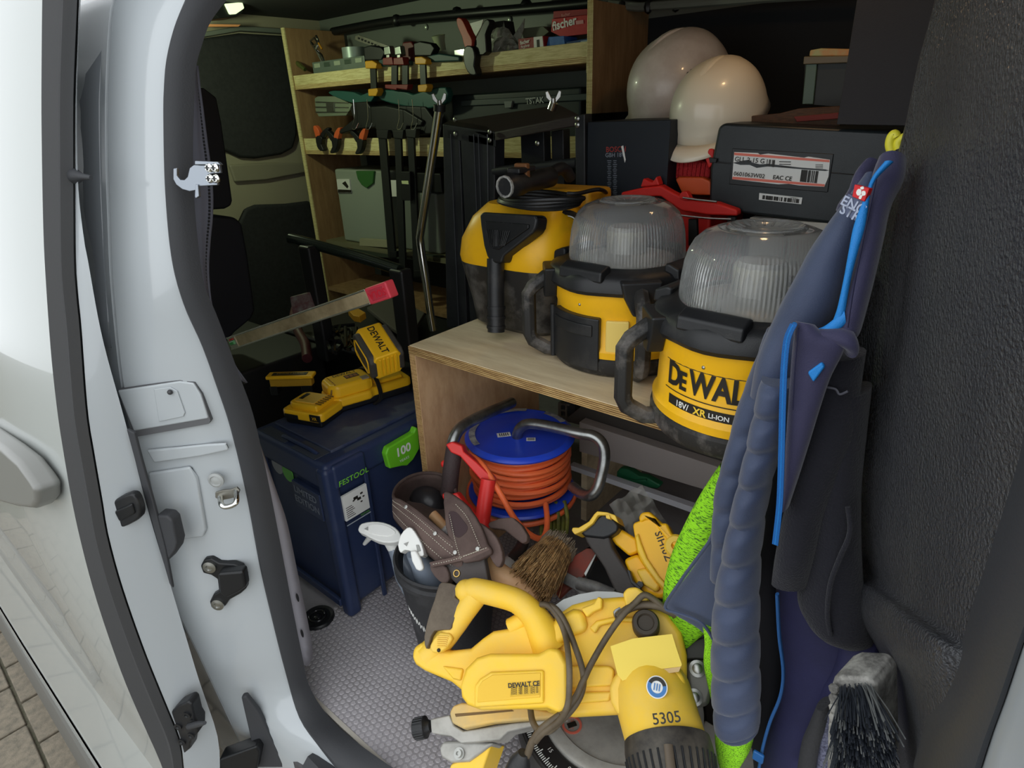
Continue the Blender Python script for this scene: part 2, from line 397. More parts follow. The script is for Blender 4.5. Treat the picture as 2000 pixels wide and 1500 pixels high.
# guide bracket
gb = thing('x', '', '', onp(440, 1140, .01)); gb.name = 'guide_bracket'; gb.parent = pl; gb.location = onp(440, 1140, .01) - wloc(pl)
for k_ in ('label', 'category'): del gb[k_]
slab('bracket_plate', [(391, 1106), (398, 1093), (412, 1091), (428, 1100), (456, 1102), (472, 1108), (480, 1126), (481, 1150), (470, 1160), (448, 1172), (440, 1184), (428, 1192), (412, 1188), (409, 1176), (416, 1162), (427, 1156), (424, 1132), (412, 1124), (396, 1120)], onp(440, 1140), PN, 0, .013, BLKC, gb, bev=.003)
slab('bracket_block', [(424, 1120), (474, 1116), (480, 1148), (466, 1158), (440, 1170), (428, 1160)], onp(440, 1140), PN, .01, .03, BLKC, gb, bev=.005)
for p in ((410, 1107), (426, 1180)):
    fm = frame(onp(*p, .013), PN.cross(V((0, 0, 1))), PN)
    build('washer', M().lathe([(.011, 0), (.011, .003), (.006, .004), (.005, .002), (0, .003)], 22, fm), STL, gb)
slabP('rubber_wedge', [(470, 1362), (480, 1360), (505, 1392), (528, 1440), (560, 1500), (500, 1500), (488, 1440)], 0, .012, RUB, bev=.004)
slabP('lower_track_arm', [(428, 1484), (500, 1458), (508, 1470), (500, 1510), (420, 1520)], .0, .03, BLKC, bev=.004)
# door seal around the opening
NS = 90
sA = curve(Sl, NS, lambda a, b: ybot(a, b, -.885, .335, 1330, 1430) + V((.002, -.006, 0)))
sB = curve(Sr, NS, lambda a, b: ybot(a, b, -.872, .375, 1290, 1380))
rows = []
for a, b in zip(sA, sB):
    n_ = V((.35, -.8, .3)).normalized()
    rows.append([a + n_*-.015, a, a.lerp(b, .2) + n_*.009, a.lerp(b, .5) + n_*.012, a.lerp(b, .8) + n_*.009, b, b + (b-CAM).normalized()*.03])
rows = [[q + V((.22, .03, .10)) for q in rows[0]], [q + V((.06, .02, .06)) for q in rows[0]]] + rows
se = struct('trim_1', M().grid(rows), RUB)
struct('trim_9', M().box((-1.0, .50, 1.285), (.34, .56, 1.47)), WHT, bev=.02)
# inner perforated trim strip
Pt = [(383, 128), (387, 170), (393, 215), (400, 270), (408, 330), (412, 385), (411, 430), (407, 470), (404, 530), (411, 600), (428, 655), (450, 705), (480, 748)]
pa = curve([(381, 133), (379, 210), (377, 300), (380, 400), (390, 500), (400, 560), (420, 607), (445, 672), (474, 742)], 40, lambda a, b: W(a-3, b, x=-.885))
pb = curve(Pt, 40, lambda a, b: W(a, b, x=-.90))
tr = struct('trim_2', M().grid([[a, a.lerp(b, .5), b, b + V((0, .003, 0))] for a, b in zip(pa, pb)]), mat('grey_blue_trim', (96, 98, 110), .6), solid=.002)
hm = M()
for p in curve([(a-3, b) for a, b in Pt], 95, lambda a, b: W(a, b, x=-.896)): hm.cb(p, (.001, .003, .003))
build('perforation', hm, BLKC, tr, kind='stuff')
fa = curve([(508, 865), (526, 950), (555, 1100), (572, 1190), (595, 1296)], 24, lambda a, b: W(a-6, b, x=-.885))
fb = curve([(502, 852), (540, 960), (560, 1020), (579, 1110), (610, 1268), (599, 1302)], 24, lambda a, b: W(a, b, x=-.892))
fo = struct('trim_3', M().grid([[a, b] for a, b in zip(fa, fb)]), mat('grey_lilac_flange', (158, 156, 164), .5), solid=.002)
for p in ((581, 1167), (590, 1237)):
    fm = frame(W(*p, x=-.882), (.2, .98, 0), (1, -.3, 0))
    build('flange_slot', M().lathe([(.0045, 0), (.0045, .0012), (0, .0012)], 14, fm @ Matrix.Diagonal((.5, 2.2, 1, 1))), BLKC, fo)
# sill step below the floor edge
struct('trim_4', M().box((-.86, .30, -.16), (.5, .384, -.055)).box((-.86, .345, -.06), (.5, .384, -.022)), mat('sill_plastic', (66, 66, 70), .65, col2=(84, 82, 82), ns=40), bev=.012)
ss = M().grid([[W(a, b, y=.34) + V((0, dy, dz)) for dy, dz in ((-.02, 0), (-.012, .012), (.0, .016), (.02, .01), (.026, -.01))] for a, b in []] or [[V((x, .30 + dy, -.03 + dz)) for dy, dz in ((-.0, -.04), (-.004, 0), (.01, .012), (.03, .008), (.04, -.01))] for x in (-.80, -.4, 0, .4)])
struct('trim_5', ss, RUB)
# small debris left out; steel hook latch at the opening
hk = thing('hook_latch', 'flat steel hook latch with four screws bolted to the rear edge of the opening', 'hook', W(385, 345, x=-.88))
HN = V((.3, -.94, .1)).normalized(); HO = W(385, 345, x=-.82)
slab('hook_plate', [(338, 329), (345, 328), (345, 344), (351, 351), (360, 351), (366, 345), (370, 328), (378, 322), (428, 322), (430, 338), (410, 340), (404, 344), (404, 350), (424, 350), (424, 362), (388, 364), (382, 372), (370, 374), (356, 370), (344, 361), (338, 350)], HO, HN, 0, .004, ZNC, hk, bev=.001)
slab('clip', [(380, 314), (424, 316), (430, 322), (380, 322)], HO, HN, .002, .008, ZNC, hk, bev=.001)
slab('bent_tab', [(381, 360), (386, 360), (388, 384), (382, 388), (380, 384)], HO, HN, .002, .006, ZNC, hk, bev=.001)
for p in ((410, 328), (422, 328), (412, 349), (424, 349)):
    fm = frame(WP(*p, HO + HN*.006, HN), HN.cross(V((0, 0, 1))), HN)
    sb = build('screw', M().lathe([(.0052, 0), (.0055, .002), (.004, .004), (0, .0048)], 14, fm), CHR, hk)
    build('screw_cross', M().cb((0, 0, .0049), (.006, .0014, .001), fm).cb((0, 0, .0049), (.0014, .006, .001), fm), BLKC, sb)
# ---------------- open sliding door on the left
DL = [(90, -60), (88, 0), (87, 125), (87, 250), (90, 433), (95, 543), (104, 680), (117, 800), (132, 900), (150, 1000), (187, 1150), (240, 1310), (287, 1420), (317, 1483), (345, 1560)]
DR = [(159, -60), (157, 0), (150, 167), (149, 290), (150, 500), (155, 580), (161, 640), (173, 800), (187, 890), (203, 983), (213, 1043), (240, 1143), (283, 1267), (323, 1367), (353, 1443), (362, 1510), (380, 1580)]
DW = [(159.5, -60), (157.5, 0), (150.5, 167), (152, 350), (163, 460), (172, 510), (200, 660), (247, 833), (290, 1000), (333, 1143), (360, 1233), (387, 1323), (403, 1370), (420, 1420), (429, 1470), (428, 1580)]
dA = curve(DL, NP, lambda a, b: W(a, b, x=-.98)); dB = curve(DR, NP, lambda a, b: W(a, b, x=-.972)); dC = curve(DW, NP, lambda a, b: W(a, b, x=-.962))
door = thing('door_1', '', '', W(317, 1483, x=-.98), kind='structure')
rows = []
low = [q for q in dA if q.z > .02]
prof = [(q.y, q.z) for q in low] + [(.135, -.04), (.130, -.10), (.118, -.17), (.095, -.25), (.078, -.31), (.074, -.345)]
for y, z in [(q.x, q.y) for q in cr([V((a_, b_, 0)) for a_, b_ in prof[::3] + prof[-5:]], 4)]:
    # the leading corner is rounded back at the bottom (wheel-arch like cut)
    xe = -.98
    rows.append([V((xe, y + .016, z)), V((xe - .002, y + .004, z)), V((xe - .012, y, z)), V((xe - .4, y - .006, z)), V((xe - 1.0, y - .010, z)), V((xe - 2.6, y - .012, z))])
rows.insert(0, up3(rows[0])); build('outer_skin', M().grid(rows), WHT2, door)
sk = []
for x in (-1.30, -1.45, -1.9, -2.6, -3.8):
    sk.append([V((x, .085, -.335)), V((x, .060, -.345)), V((x, .046, -.37)), V((x, .05, -.46)), V((x, .12, -.48))])
build('sill_skirt', M().grid(sk), mat('grey_skirt', (92, 90, 84), .6, bump=.15, bs=500), door)
rows = []
for a, b in zip(dA, dB):
    n_ = V((.25, -.95, .1)).normalized()
    rows.append([a + V((-.004, .016, 0)), a + n_*.002, a.lerp(b, .12) + n_*.008, a.lerp(b, .7) + n_*.010, a.lerp(b, .9) + n_*.016, b + n_*.004, b + (b-CAM).normalized()*.02 + V((-.004, 0, 0))])
rows.insert(0, up3(rows[0])); build('edge_seal', M().grid(rows), mat('door_edge_rubber', (74, 74, 75), .6, bump=.08, bs=300), door)
rows = []
for b, c in zip(dB, dC):
    rd_ = (c-CAM).normalized(); rows.append([b + V((0, -.001, 0)), b.lerp(c, .5) + V((.002, -.001, 0)), b.lerp(c, .92), c, c + rd_*.02 + V((-.003, 0, 0)), c + rd_*.08 + V((-.01, 0, 0))])
rows.insert(0, up3(rows[0])); build('inner_return', M().grid(rows), WHT, door)
dn = V((.5, -.86, .05)).normalized()
slab('latch_pocket', [(206, 992), (222, 978), (250, 965), (262, 968), (270, 984), (274, 1004), (266, 1018), (232, 1034), (220, 1032), (212, 1018)], W(240, 1000, x=-.965), dn, -.01, .004, BLK, door, bev=.004, sm=2)
slab('latch_tongue', [(222, 1000), (256, 984), (262, 1004), (232, 1020)], W(240, 1000, x=-.965), dn, .0, .008, BLKC, door, bev=.003)
slab('seal_inner_lip', [(246, 838), (262, 846), (276, 900), (300, 985), (322, 1070), (337, 1150), (330, 1140), (290, 1000)], W(290, 1000, x=-.955), dn, -.002, .004, RUB, door, bev=.002)
slab('door_bumper', [(304, 1006), (326, 1008), (336, 1018), (346, 1060), (343, 1075), (328, 1096), (318, 1070)], W(320, 1050, x=-.955), dn, -.01, .012, RUB, door, bev=.004)
slab('roller_plate', [(333, 1392), (345, 1380), (366, 1370), (374, 1376), (380, 1402), (386, 1412), (386, 1432), (372, 1450), (370, 1464), (358, 1474), (350, 1440)], W(360, 1420, x=-.965), dn, -.01, .014, BLK, door, bev=.004)
rb = M()
for p in ((349, 1418), (366, 1396), (378, 1410), (374, 1436), (356, 1448)): rb.lathe([(.007, 0), (.007, .003), (.004, .003), (.003, .001), (0, .001)], 14, frame(WP(*p, W(360, 1420, x=-.965)+dn*.014, dn), dn.cross(V((0, 0, 1))), dn))
build('plate_boss', rb, BLK, door)
build('locating_pin', M().tube([WP(370, 1418, W(360, 1420, x=-.965)+dn*.014, dn), WP(388, 1414, W(360, 1420, x=-.965)+dn*.03, dn), WP(400, 1412, W(360, 1420, x=-.965)+dn*.045, dn)], [.006, .005, .003], 12), RUB, door)
build('locating_pin', M().tube([W(146, 344, x=-.972), W(160, 345, x=-.955), W(178, 347, x=-.94)], [.010, .0045, .0028], 12), RUB, door)
hb = []
for L_ in ([(-60, 830), (0, 876), (30, 902), (52, 932), (68, 958), (70, 985), (62, 996), (30, 992), (-60, 965)],):
    slab('outer_handle', L_, V((-1.4, .142, .5)), (0, -1, .08), -.004, .030, mat('handle_grey', (120, 120, 116), .35), door, bev=.010, seg=4)
# ---------------- moulded plastic pillar cover and right seal
LEA = mat('black_grained_plastic', (56, 57, 61), .38, bump=1, bs=300, col2=(66, 66, 68), ns=5, bdist=.004)
SL_ = [((1834, -60), (2120, -120)), ((1832, 0), (2100, -20)), ((1800, 120), (2080, 130)), ((1775, 240), (2060, 280)), ((1757, 312), (2050, 380)), ((1745, 360), (2045, 440)), ((1720, 470), (2035, 560)), ((1698, 590), (2025, 690)), ((1675, 720), (2010, 820)), ((1656, 860), (1998, 930)), ((1650, 960), (1975, 1015)), ((1656, 1040), (1935, 1135)), ((1668, 1095), (1905, 1228))]
LO_ = [((1662, 1108), (1893, 1268)), ((1657, 1124), (1888, 1288)), ((1652, 1165), (1880, 1312)), ((1660, 1205), (1872, 1330)), ((1688, 1247), (1860, 1362)), ((1706, 1280), (1850, 1385)), ((1716, 1320), (1842, 1405)), ((1740, 1420), (1822, 1455)), ((1775, 1545), (1790, 1560))]
rows = []
for k_, (a, b) in enumerate(SL_ + LO_):
    pr = 0 if k_ < len(SL_) else (.0, .045, .055, .052, .04, .025, .018, .01, 0)[k_-len(SL_)]
    row = []
    for t, y in ((0, .735), (0.015, .72), (.06, .70), (.15, .665), (.3, .585), (.5, .51), (.75, .44), (1, .395)):
        y2 = y - pr*(.8 - .8*t**5); row.append(W(a[0]+(b[0]-a[0])*t, a[1]+(b[1]-a[1])*t, y=y2))
    rows.append([row[0] + V((.08, .04, 0))] + row)
# refine
R2 = [resamp(cr(r, 4), 40) for r in rows]
R3 = [list(q) for q in zip(*[cr(c_, 5) for c_ in zip(*R2)])]
struct('trim_7', M().grid(R3), LEA)
RA = [(2075, -60), (2060, 300), (2030, 640), (2012, 800), (1998, 900), (1984, 960), (1960, 1040), (1908, 1200), (1880, 1296), (1840, 1400), (1808, 1500), (1790, 1560)]
RB = [(2200, -60), (2190, 300), (2130, 800), (2070, 1050), (2030, 1170), (2000, 1252), (1980, 1312), (1960, 1372), (1935, 1440), (1916, 1500), (1895, 1560)]
ra1 = curve(RA, 50, lambda a, b: W(a-4, b, y=.395)); ra2 = curve(RB, 50, lambda a, b: W(a, b, y=.345))
rows = [[a + V((-.005, .03, 0)), a, a.lerp(b, .15) + V((0, -.012, .002)), a.lerp(b, .55) + V((0, -.016, .002)), a.lerp(b, .88) + V((0, -.008, 0)), b, b + V((0, .02, 0))] for a, b in zip(ra1, ra2)]
struct('trim_6', M().grid(rows), mat('seal_right_rubber', (52, 54, 58), .5, bump=.1, bs=300))
RC = curve([(a+90, b+10) for a, b in RB], 50, lambda a, b: W(a, b, y=.30))
struct('trim_8', M().grid([[a + V((0, .012, 0)), a.lerp(b, .1) + V((0, -.003, 0)), a.lerp(b, .45) + V((0, .002, 0)), b, b + V((.3, -.04, 0))] for a, b in zip(ra2, RC)]), WHT)
# ================================================================ BIG THINGS
# ---- plywood box
BX0, BY0, BZ1 = -.93, .765, .625
pb_ = thing('plywood_box', 'pale birch plywood box, open at the front, with the yellow site lamps standing on it', 'box', (BX0+.3, BY0+.2, 0))
build('top_board', M().box((BX0, BY0+.002, BZ1-.018), (-.16, 1.18, BZ1)), WOOD, pb_, bev=.001, seg=1)
build('side_board', M().box((BX0, BY0, 0), (BX0+.018, 1.18, BZ1-.0185)), mat('birch_inner', (206, 168, 128), .6, col2=(186, 146, 106), ns=8, stretch=(4, 4, 1.5)), pb_, bev=.001, seg=1)
e = M()
for i in range(5): e.box((BX0+.0005, BY0-.0012, BZ1-.0175+i*.0036), (-.16, BY0+.003, BZ1-.0155+i*.0036))
build('edge_ply', e, WOODE, pb_, flat=True)
e = M()
for i in range(4): e.box((BX0+.0012+i*.0045, BY0-.0012, 0), (BX0+.0034+i*.0045, BY0+.002, BZ1-.019))
build('edge_ply', e, WOODE, pb_, flat=True)
# ---- blue tool systems case
SX0, SX1, SY0, SY1 = -1.286, -.992, .557, .953
BLU = mat('navy_case_plastic', (38, 54, 92), .42, col2=(60, 74, 108), ns=9, nd=(.5, .85), bush=0) if False else mat('navy_case_plastic', (40, 52, 84), .42, col2=(62, 72, 98), ns=9, nd=(.5, .9), bump=.1, bs=700)
BLU2 = mat('navy_case_lid_dusty', (44, 54, 84), .6, col2=(84, 88, 100), ns=12, nd=(.45, .85))
cs = thing('systems_case', 'tall navy blue stacking tool case with lime green latch, left of the plywood box', 'tool case', ((SX0+SX1)/2, (SY0+SY1)/2, 0))
build('body', M().box((SX0+.012, SY0+.012, .012), (SX1-.012, SY1-.012, .355)), BLU, cs, bev=.02, seg=4)
build('lid', M().box((SX0+.004, SY0+.004, .340), (SX1-.004, SY1-.004, .408)), BLU, cs, bev=.014, seg=3)
build('lid_top_panel', M().box((SX0+.03, SY0+.05, .404), (SX1-.04, SY1-.04, .414)), BLU2, cs, bev=.003)
build('lid_recess', M().box((SX0+.16, SY0+.012, .4075), (SX0+.25, SY0+.055, .4095)).box((SX0+.03, SY0+.014, .4075), (SX0+.13, SY0+.04, .4095)), mat('case_recess', (60, 66, 78), .5), cs, bev=.001)
build('lid_handle', M().tube([V((SX0+.10, SY0+.03, .408)), V((SX0+.115, SY0+.028, .414)), V((SX0+.22, SY0+.028, .414)), V((SX0+.235, SY0+.03, .408))], .005, 8), BLU, cs)
for (x, y) in ((SX0, SY0), (SX1-.036, SY0), (SX1-.036, SY1-.036), (SX0, SY1-.036)):
    build('corner_post', M().box((x, y, 0), (x+.036, y+.036, .40)), BLU, cs, bev=.012, seg=4)
# front (+X) face details: frame posts and recessed middle
build('front_rib', M().box((SX1-.006, SY0+.095, .0), (SX1+.002, SY0+.106, .36)), BLU, cs, bev=.003)
build('front_rib', M().box((SX1-.006, SY0+.290, .0), (SX1+.002, SY0+.302, .36)), BLU, cs, bev=.003)
build('front_block', M().box((SX1-.05, SY0+.02, .345), (SX1+.003, SY0+.105, .402)), BLU, cs, bev=.008, seg=3)
build('foot_rail', M().box((SX0+.02, SY0-.004, .025), (SX1-.03, SY0+.006, .045)), BLU, cs, bev=.003)
zL = .29
build('label_card', M().box((SX1-.001, SY0+.030, .262), (SX1+.0045, SY0+.094, .325)), PAP, cs)
build('label_line', M().box((SX1+.004, SY0+.030, .250), (SX1+.0055, SY0+.094, .2515)), mat('light_line', (170, 176, 186), .5), cs)
sw = M()
for a, b, r in ((.062, .306, .007), (.070, .300, .006), (.078, .310, .004), (.082, .300, .003), (.056, .302, .003), (.075, .290, .003)):
    sw.cb((SX1+.005, SY0+a, b), (.0006, r*1.6, r))
for i in range(6): sw.box((SX1+.0046, SY0+.034, .268+i*.005), (SX1+.0052, SY0+.034+.022-.003*(i % 3), .2692+i*.005))
build('label_picture', sw, INK, cs, flat=True)
FX = lambda y, z: flatfn((SX1+.004, SY0+y, z), (0, 1, 0), (0, 0, 1), (1, 0, 0))
text('label_text', 'TSC 55 K', INK, cs, FX(.046, .307), .007)
text('maker_lettering', 'FESTOOL', mat('green_print', (120, 200, 60), .5), cs, FX(.066, .357), .018, shear=.1, spacing=1.05, bold=.01)
text('label_text', 'FESTOOL', mat('green_print', (120, 200, 60), .5), cs, FX(.08, .256), .006)
lt = build('latch', M().pr2([(SY0+.155, .335), (SY0+.150, .375), (SY0+.158, .388), (SY0+.235, .392), (SY0+.243, .402), (SY0+.250, .398), (SY0+.248, .345), (SY0+.225, .325), (SY0+.205, .318), (SY0+.19, .325)], SX1-.004, SX1+.014, ax='x'), GRN, cs, bev=.005, seg=3)
LX = lambda y, z: flatfn((SX1+.0145, SY0+y, z), (0, 1, 0), (0, 0, 1), (1, 0, 0))
text('latch_number', '100', WINK, lt, LX(.198, .364), .030, bold=.03)
text('latch_word', 'YEARS', WINK, lt, LX(.198, .340), .010)
sp = build('side_plate', M().box((SX0+.155, SY0-.001, .262), (SX1-.034, SY0+.0125, .330)), mat('case_plate', (46, 56, 84), .35), cs, bev=.002)
LIT = mat('grey_lettering', (134, 140, 152), .4)
FY = lambda x, z: flatfn((SX0+x, SY0-.0014, z), (1, 0, 0), (0, 0, 1), (0, -1, 0))
text('plate_lettering', 'LIMITED', LIT, sp, FY(.205, .311), .024, bold=.02)
text('plate_lettering', 'EDITION', LIT, sp, FY(.205, .285), .024, bold=.02)
bd = M().lathe([(.021, 0), (.021, .002), (.012, .002)], 28, Matrix.Translation((SX0+.125, SY0+.011, .33)) @ Matrix.Rotation(pi/2, 4, 'X'))
build('ring_badge', bd, mat('green_badge', (104, 184, 70), .4), cs)
build('disc_badge', M().lathe([(.022, 0), (.022, .002), (0, .003)], 28, Matrix.Translation((SX0+.083, SY0+.011, .336)) @ Matrix.Rotation(pi/2, 4, 'X')), mat('grey_badge', (150, 152, 156), .4, 0), cs)
# ---- plywood shelf unit against the far wall
sh = thing('shelf_unit', 'tall plywood shelf unit along the far wall carrying clamps and fixings', 'shelf', (-1.75, 1.78, 0))
YS = 1.64
EDG = mat('pale_ply_edge', (226, 214, 160), .6, col2=(196, 180, 122), ns=10, stretch=(2, 2, 20))
def wy(px, py, y=YS): return W(px, py, y=y)
zt1, zt0 = wy(863, 116).z, wy(863, 151).z
zt1 = .5*(wy(569, 141).z + wy(1156, 91).z); zt0 = .5*(wy(576, 173).z + wy(1156, 128).z)
zb1 = .5*(wy(595, 268).z + wy(1137, 270).z); zb0 = .5*(wy(599, 301).z + wy(1137, 312).z)
xL, xR = wy(573, 150).x, wy(1155, 100).x
for k_, (z0, z1) in enumerate(((zt0, zt1), (zb0, zb1))):
    bd_ = build('shelf_board', M().box((xL, YS+.012, z0), (xR, 1.93, z0+.015)), WOODD, sh, bev=.001, seg=1)
    build('shelf_lip', M().box((xL, YS, z0+.001), (xR, YS+.012, z1)), EDG, sh, bev=.001, seg=1)
    e = M()
    for i in range(4): e.box((xL, YS-.0015, z0+.001+i*.0045), (xR, YS+.002, z0+.0032+i*.0045))
    build('edge_ply', e, WOODE, sh, flat=True)
P0 = [wy(548, 55), wy(575, 173), wy(600, 301), wy(642, 540), wy(690, 760)]
build('side_panel', M().box((xL-.018, YS-.006, .02), (xL, 1.93, wy(552, 55).z)), WOODD, sh, bev=.001, seg=1)
build('side_panel_edge', M().box((xL-.019, YS-.010, .02), (xL+.001, YS-.004, wy(552, 55).z)), EDG, sh)
zc = wy(1160, 222, YS-.02).z; zd = wy(1155, 8, YS-.02).z+.01
build('divider_panel', M().box((xR, YS-.02, zc), (xR+.018, 1.93, zd)), WOODD, sh, bev=.001, seg=1)
e = M()
for i in range(4): e.box((xR+.0005+i*.0048, YS-.023, zc), (xR+.0033+i*.0048, YS-.018, zd))
build('edge_ply', e, EDG, sh, flat=True)
build('batten', M().box((xR-.016, YS+.0, zt0-.024), (xR, 1.9, zt0)), EDG, sh)
zl = .5*(wy(700, 490).z + wy(860, 500).z)
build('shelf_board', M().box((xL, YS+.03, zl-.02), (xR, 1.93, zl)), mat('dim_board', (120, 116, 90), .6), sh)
build('shelf_board', M().box((xL, YS+.0, .30), (xR, 1.93, .316)), WOODD, sh)
# ---- site lamps
GLS = mat('clear_ribbed_plastic', (236, 238, 238), .07, trans=.9, ior=1.25)
DOM = mat('lamp_interior', (176, 172, 164), .35, .2)
def site_lamp(label, x, y, yaw, door_panel=False):
    t = thing('site_lamp', label, 'work light', (0, 0, 0), group=None)
    sq = lambda k: (lambda a, z: 1 + k*(1-abs(cos(2*a)))*0 - k*abs(sin(4*a/2))*0 + k*(.5+.5*cos(4*a)))
    build('base_bumper', M().lathe([(.100, 0), (.128, .002), (.134, .012), (.134, .028), (.128, .034), (.11, .036)], 48), DUST, t)
    body = build('body', M().lathe([(.120, .030), (.131, .034), (.132, .046), (.126, .054), (.124, .11), (.127, .120), (.129, .150), (.118, .156)], 64), YEL, t)
    col = M().lathe([(.112, .146), (.136, .147), (.141, .154), (.140, .170), (.132, .180), (.108, .188), (.100, .186)], 8*6, rf=lambda a, z: 1 + .018*cos(8*a))
    cl = build('collar', col, BLK, t)
    for i in range(4):
        fm = Matrix.Rotation(radians(45+90*i), 4, 'Z'); m = M()
        m.pr2([(.106, .170), (.136, .170), (.134, .188), (.114, .196), (.106, .194)], -.045, .045, fm @ Matrix.Rotation(0, 4, 'X'), ax='y')
        build('collar_block', m, BLK, t, bev=.004)
    n = 116; prof = [(.103, .180), (.103, .196), (.1015, .215), (.099, .235), (.095, .250), (.088, .264), (.076, .275), (.062, .281), (.050, .283)]
    d = build('dome', M().lathe(prof, n*2, rf=lambda a, z: (1 + .006*(1 if int(round(a/(2*pi)*n*2)) % 2 else -1)*(1 if z < .279 else .4)) * (1 - .02*cos(4*a)), cap=False), GLS, t, solid=.0018)
    build('dome_crown', M().lathe([(.050, .283), (.046, .286), (.040, .281), (.018, .277), (0, .279)], 40, cap=False), GLS, t, solid=.0018)
    m = M()
    for i in range(20):
        a = 2*pi*i/20; m.tube([V((.030*cos(a), .030*sin(a), .2795)), V((.048*cos(a), .048*sin(a), .2845))], .0016, 6)
    build('crown_rib', m, GLS, t)
    build('reflector', M().lathe([(.096, .182), (.085, .186), (.040, .192), (.036, .196), (.034, .235), (.030, .240), (0, .241)], 32), DOM, t)
    build('led_post', M().lathe([(.0345, .198), (.0355, .2), (.0355, .232), (.0345, .234)], 12), mat('led_pale', (196, 190, 176), .4), t)
    for i in range(4):
        fm = Matrix.Rotation(radians(90*i), 4, 'Z')
        P = [fm @ V(q) for q in ((.128, 0, .158), (.146, 0, .154), (.170, 0, .136), (.178, 0, .124), (.178, 0, .046), (.172, 0, .032), (.146, 0, .015), (.124, 0, .014))]
        h = build('handle', M().tube(P, .0138, 8, flat=1.0), DUST, t, bev=.002)
        m = M().pr2([(-.034, .176), (.034, .176), (.028, .150), (.012, .118), (-.012, .118), (-.028, .150)], .126, .150, fm, ax='x')
        build('handle_bracket', m, BLK, h, bev=.004)
    a0 = radians(-52 + 0)
    for i in range(8): build('body_screw', M().ball((.1265*cos(a0+.8*i), .1265*sin(a0+.8*i), .125), .003, 8), STL, t)
    if door_panel:
        a1, a2 = radians(270-yaw-80), radians(270-yaw-20)
    t.matrix_world = Matrix.Translation((x, y, BZ1 + .001)) @ Matrix.Rotation(radians(yaw), 4, 'Z')
    return t
LRX, LRY, LMX, LMY = -.262, .830, -.548, .975
LR = site_lamp('yellow site lamp with ribbed clear dome, half behind the navy jacket, lettering on its body', LRX, LRY, 40)
LMd = site_lamp('yellow site lamp with black battery door, between the vacuum and the other lamp', LMX, LMY, 40)
def cyl(cx, cy, r, a, z):                # text mapping on a vertical cylinder, a in degrees
    def f(u, v, w):
        q = radians(a) + u/r; return V((cx + (r+w)*cos(q), cy + (r+w)*sin(q), z + v))
    return f
bpy.context.view_layer.update()
def adopt(o, par):                       # parent an object built in world space to a posed thing
    bpy.context.view_layer.update(); o.parent = par; o.matrix_parent_inverse = par.matrix_world.inverted(); return o
tz = BZ1
def ptext(nm, s, m, par, fn, size, **k):
    o = text(nm, s, m, None, fn, size, **k); return adopt(o, par)
def pbuild(nm, mb, m, par, **k):
    o = build(nm, mb, m, None, **k); return adopt(o, par)
A_ = 262
ptext('maker_lettering', 'D', INK, LR, cyl(LRX, LRY, .1255, A_-28, tz+.098), .046, bold=.035, align='LEFT', sx=.82)
ptext('maker_lettering', 'E', INK, LR, cyl(LRX, LRY, .1255, A_-16.5, tz+.0945), .036, bold=.035, align='LEFT', sx=.76)
ptext('maker_lettering', 'WALT', INK, LR, cyl(LRX, LRY, .1255, A_-8, tz+.098), .046, bold=.035, align='LEFT', sx=.74)
m = M()
def arcband(m, cx, cy, r, a0, a1, z0, z1, n=24, sk=0):
    rows = []
    for i in range(n+1):
        a = a0 + (a1-a0)*i/n; q = radians(a); c_ = V((cx + r*cos(q), cy + r*sin(q), 0)); rows.append([c_ + V((0, 0, z0)), c_ + V((0, 0, z1))])
    return m.grid(rows)
arcband(m, LRX, LRY, .1262, A_-30, A_+36, tz+.1175, tz+.119); arcband(m, LRX, LRY, .1262, A_-30, A_+36, tz+.0755, tz+.077)
arcband(m, LRX, LRY, .1262, A_-25, A_+30, tz+.054, tz+.069)
pbuild('print_bar', m, INK, LR)
ptext('print_small', '18V/', WINK, LR, cyl(LRX, LRY, .1268, A_-12, tz+.061), .0125, bold=.02)
ptext('print_small', 'XR', mat('yellow_print', (240, 200, 60), .5), LR, cyl(LRX, LRY, .1268, A_+1, tz+.061), .014, bold=.03)
ptext('print_small', 'LI-ION', WINK, LR, cyl(LRX, LRY, .1268, A_+13, tz+.061), .0095, bold=.02)
# battery door on the middle lamp
def curved_slab(m, cx, cy, r0, r1, a0, a1, z0, z1, n=12):
    rows = []
    for i in range(n+1):
        q = radians(a0 + (a1-a0)*i/n); c_ = V((cx, cy, 0)); u = V((cos(q), sin(q), 0))
        rows.append([c_ + u*r0 + V((0, 0, z0)), c_ + u*r1 + V((0, 0, z0)), c_ + u*r1 + V((0, 0, z1)), c_ + u*r0 + V((0, 0, z1))])
    m.grid(rows, cu=True); k = len(m.v); m.f.append((k-1, k-2, k-3, k-4)); m.f.append((k-4*(n+1), k-4*(n+1)+1, k-4*(n+1)+2, k-4*(n+1)+3)); return m
pbuild('battery_door', curved_slab(M(), LMX, LMY, .12, .136, 231, 282, tz+.012, tz+.108), BLK, LMd, bev=.003)
pbuild('door_rib', curved_slab(M(), LMX, LMY, .13, .139, 237, 277, tz+.075, tz+.096), BLK, LMd, bev=.002)
pbuild('door_hinge', M().tube([V((LMX+.137*cos(radians(230)), LMY+.137*sin(radians(230)), tz+z)) for z in (.01, .11)], .005, 10), BLK, LMd)
pbuild('recess_frame', curved_slab(M(), LMX, LMY, .122, .130, 286, 304, tz+.04, tz+.105), mat('pale_yellow_plastic', (236, 206, 110), .4), LMd, bev=.004)
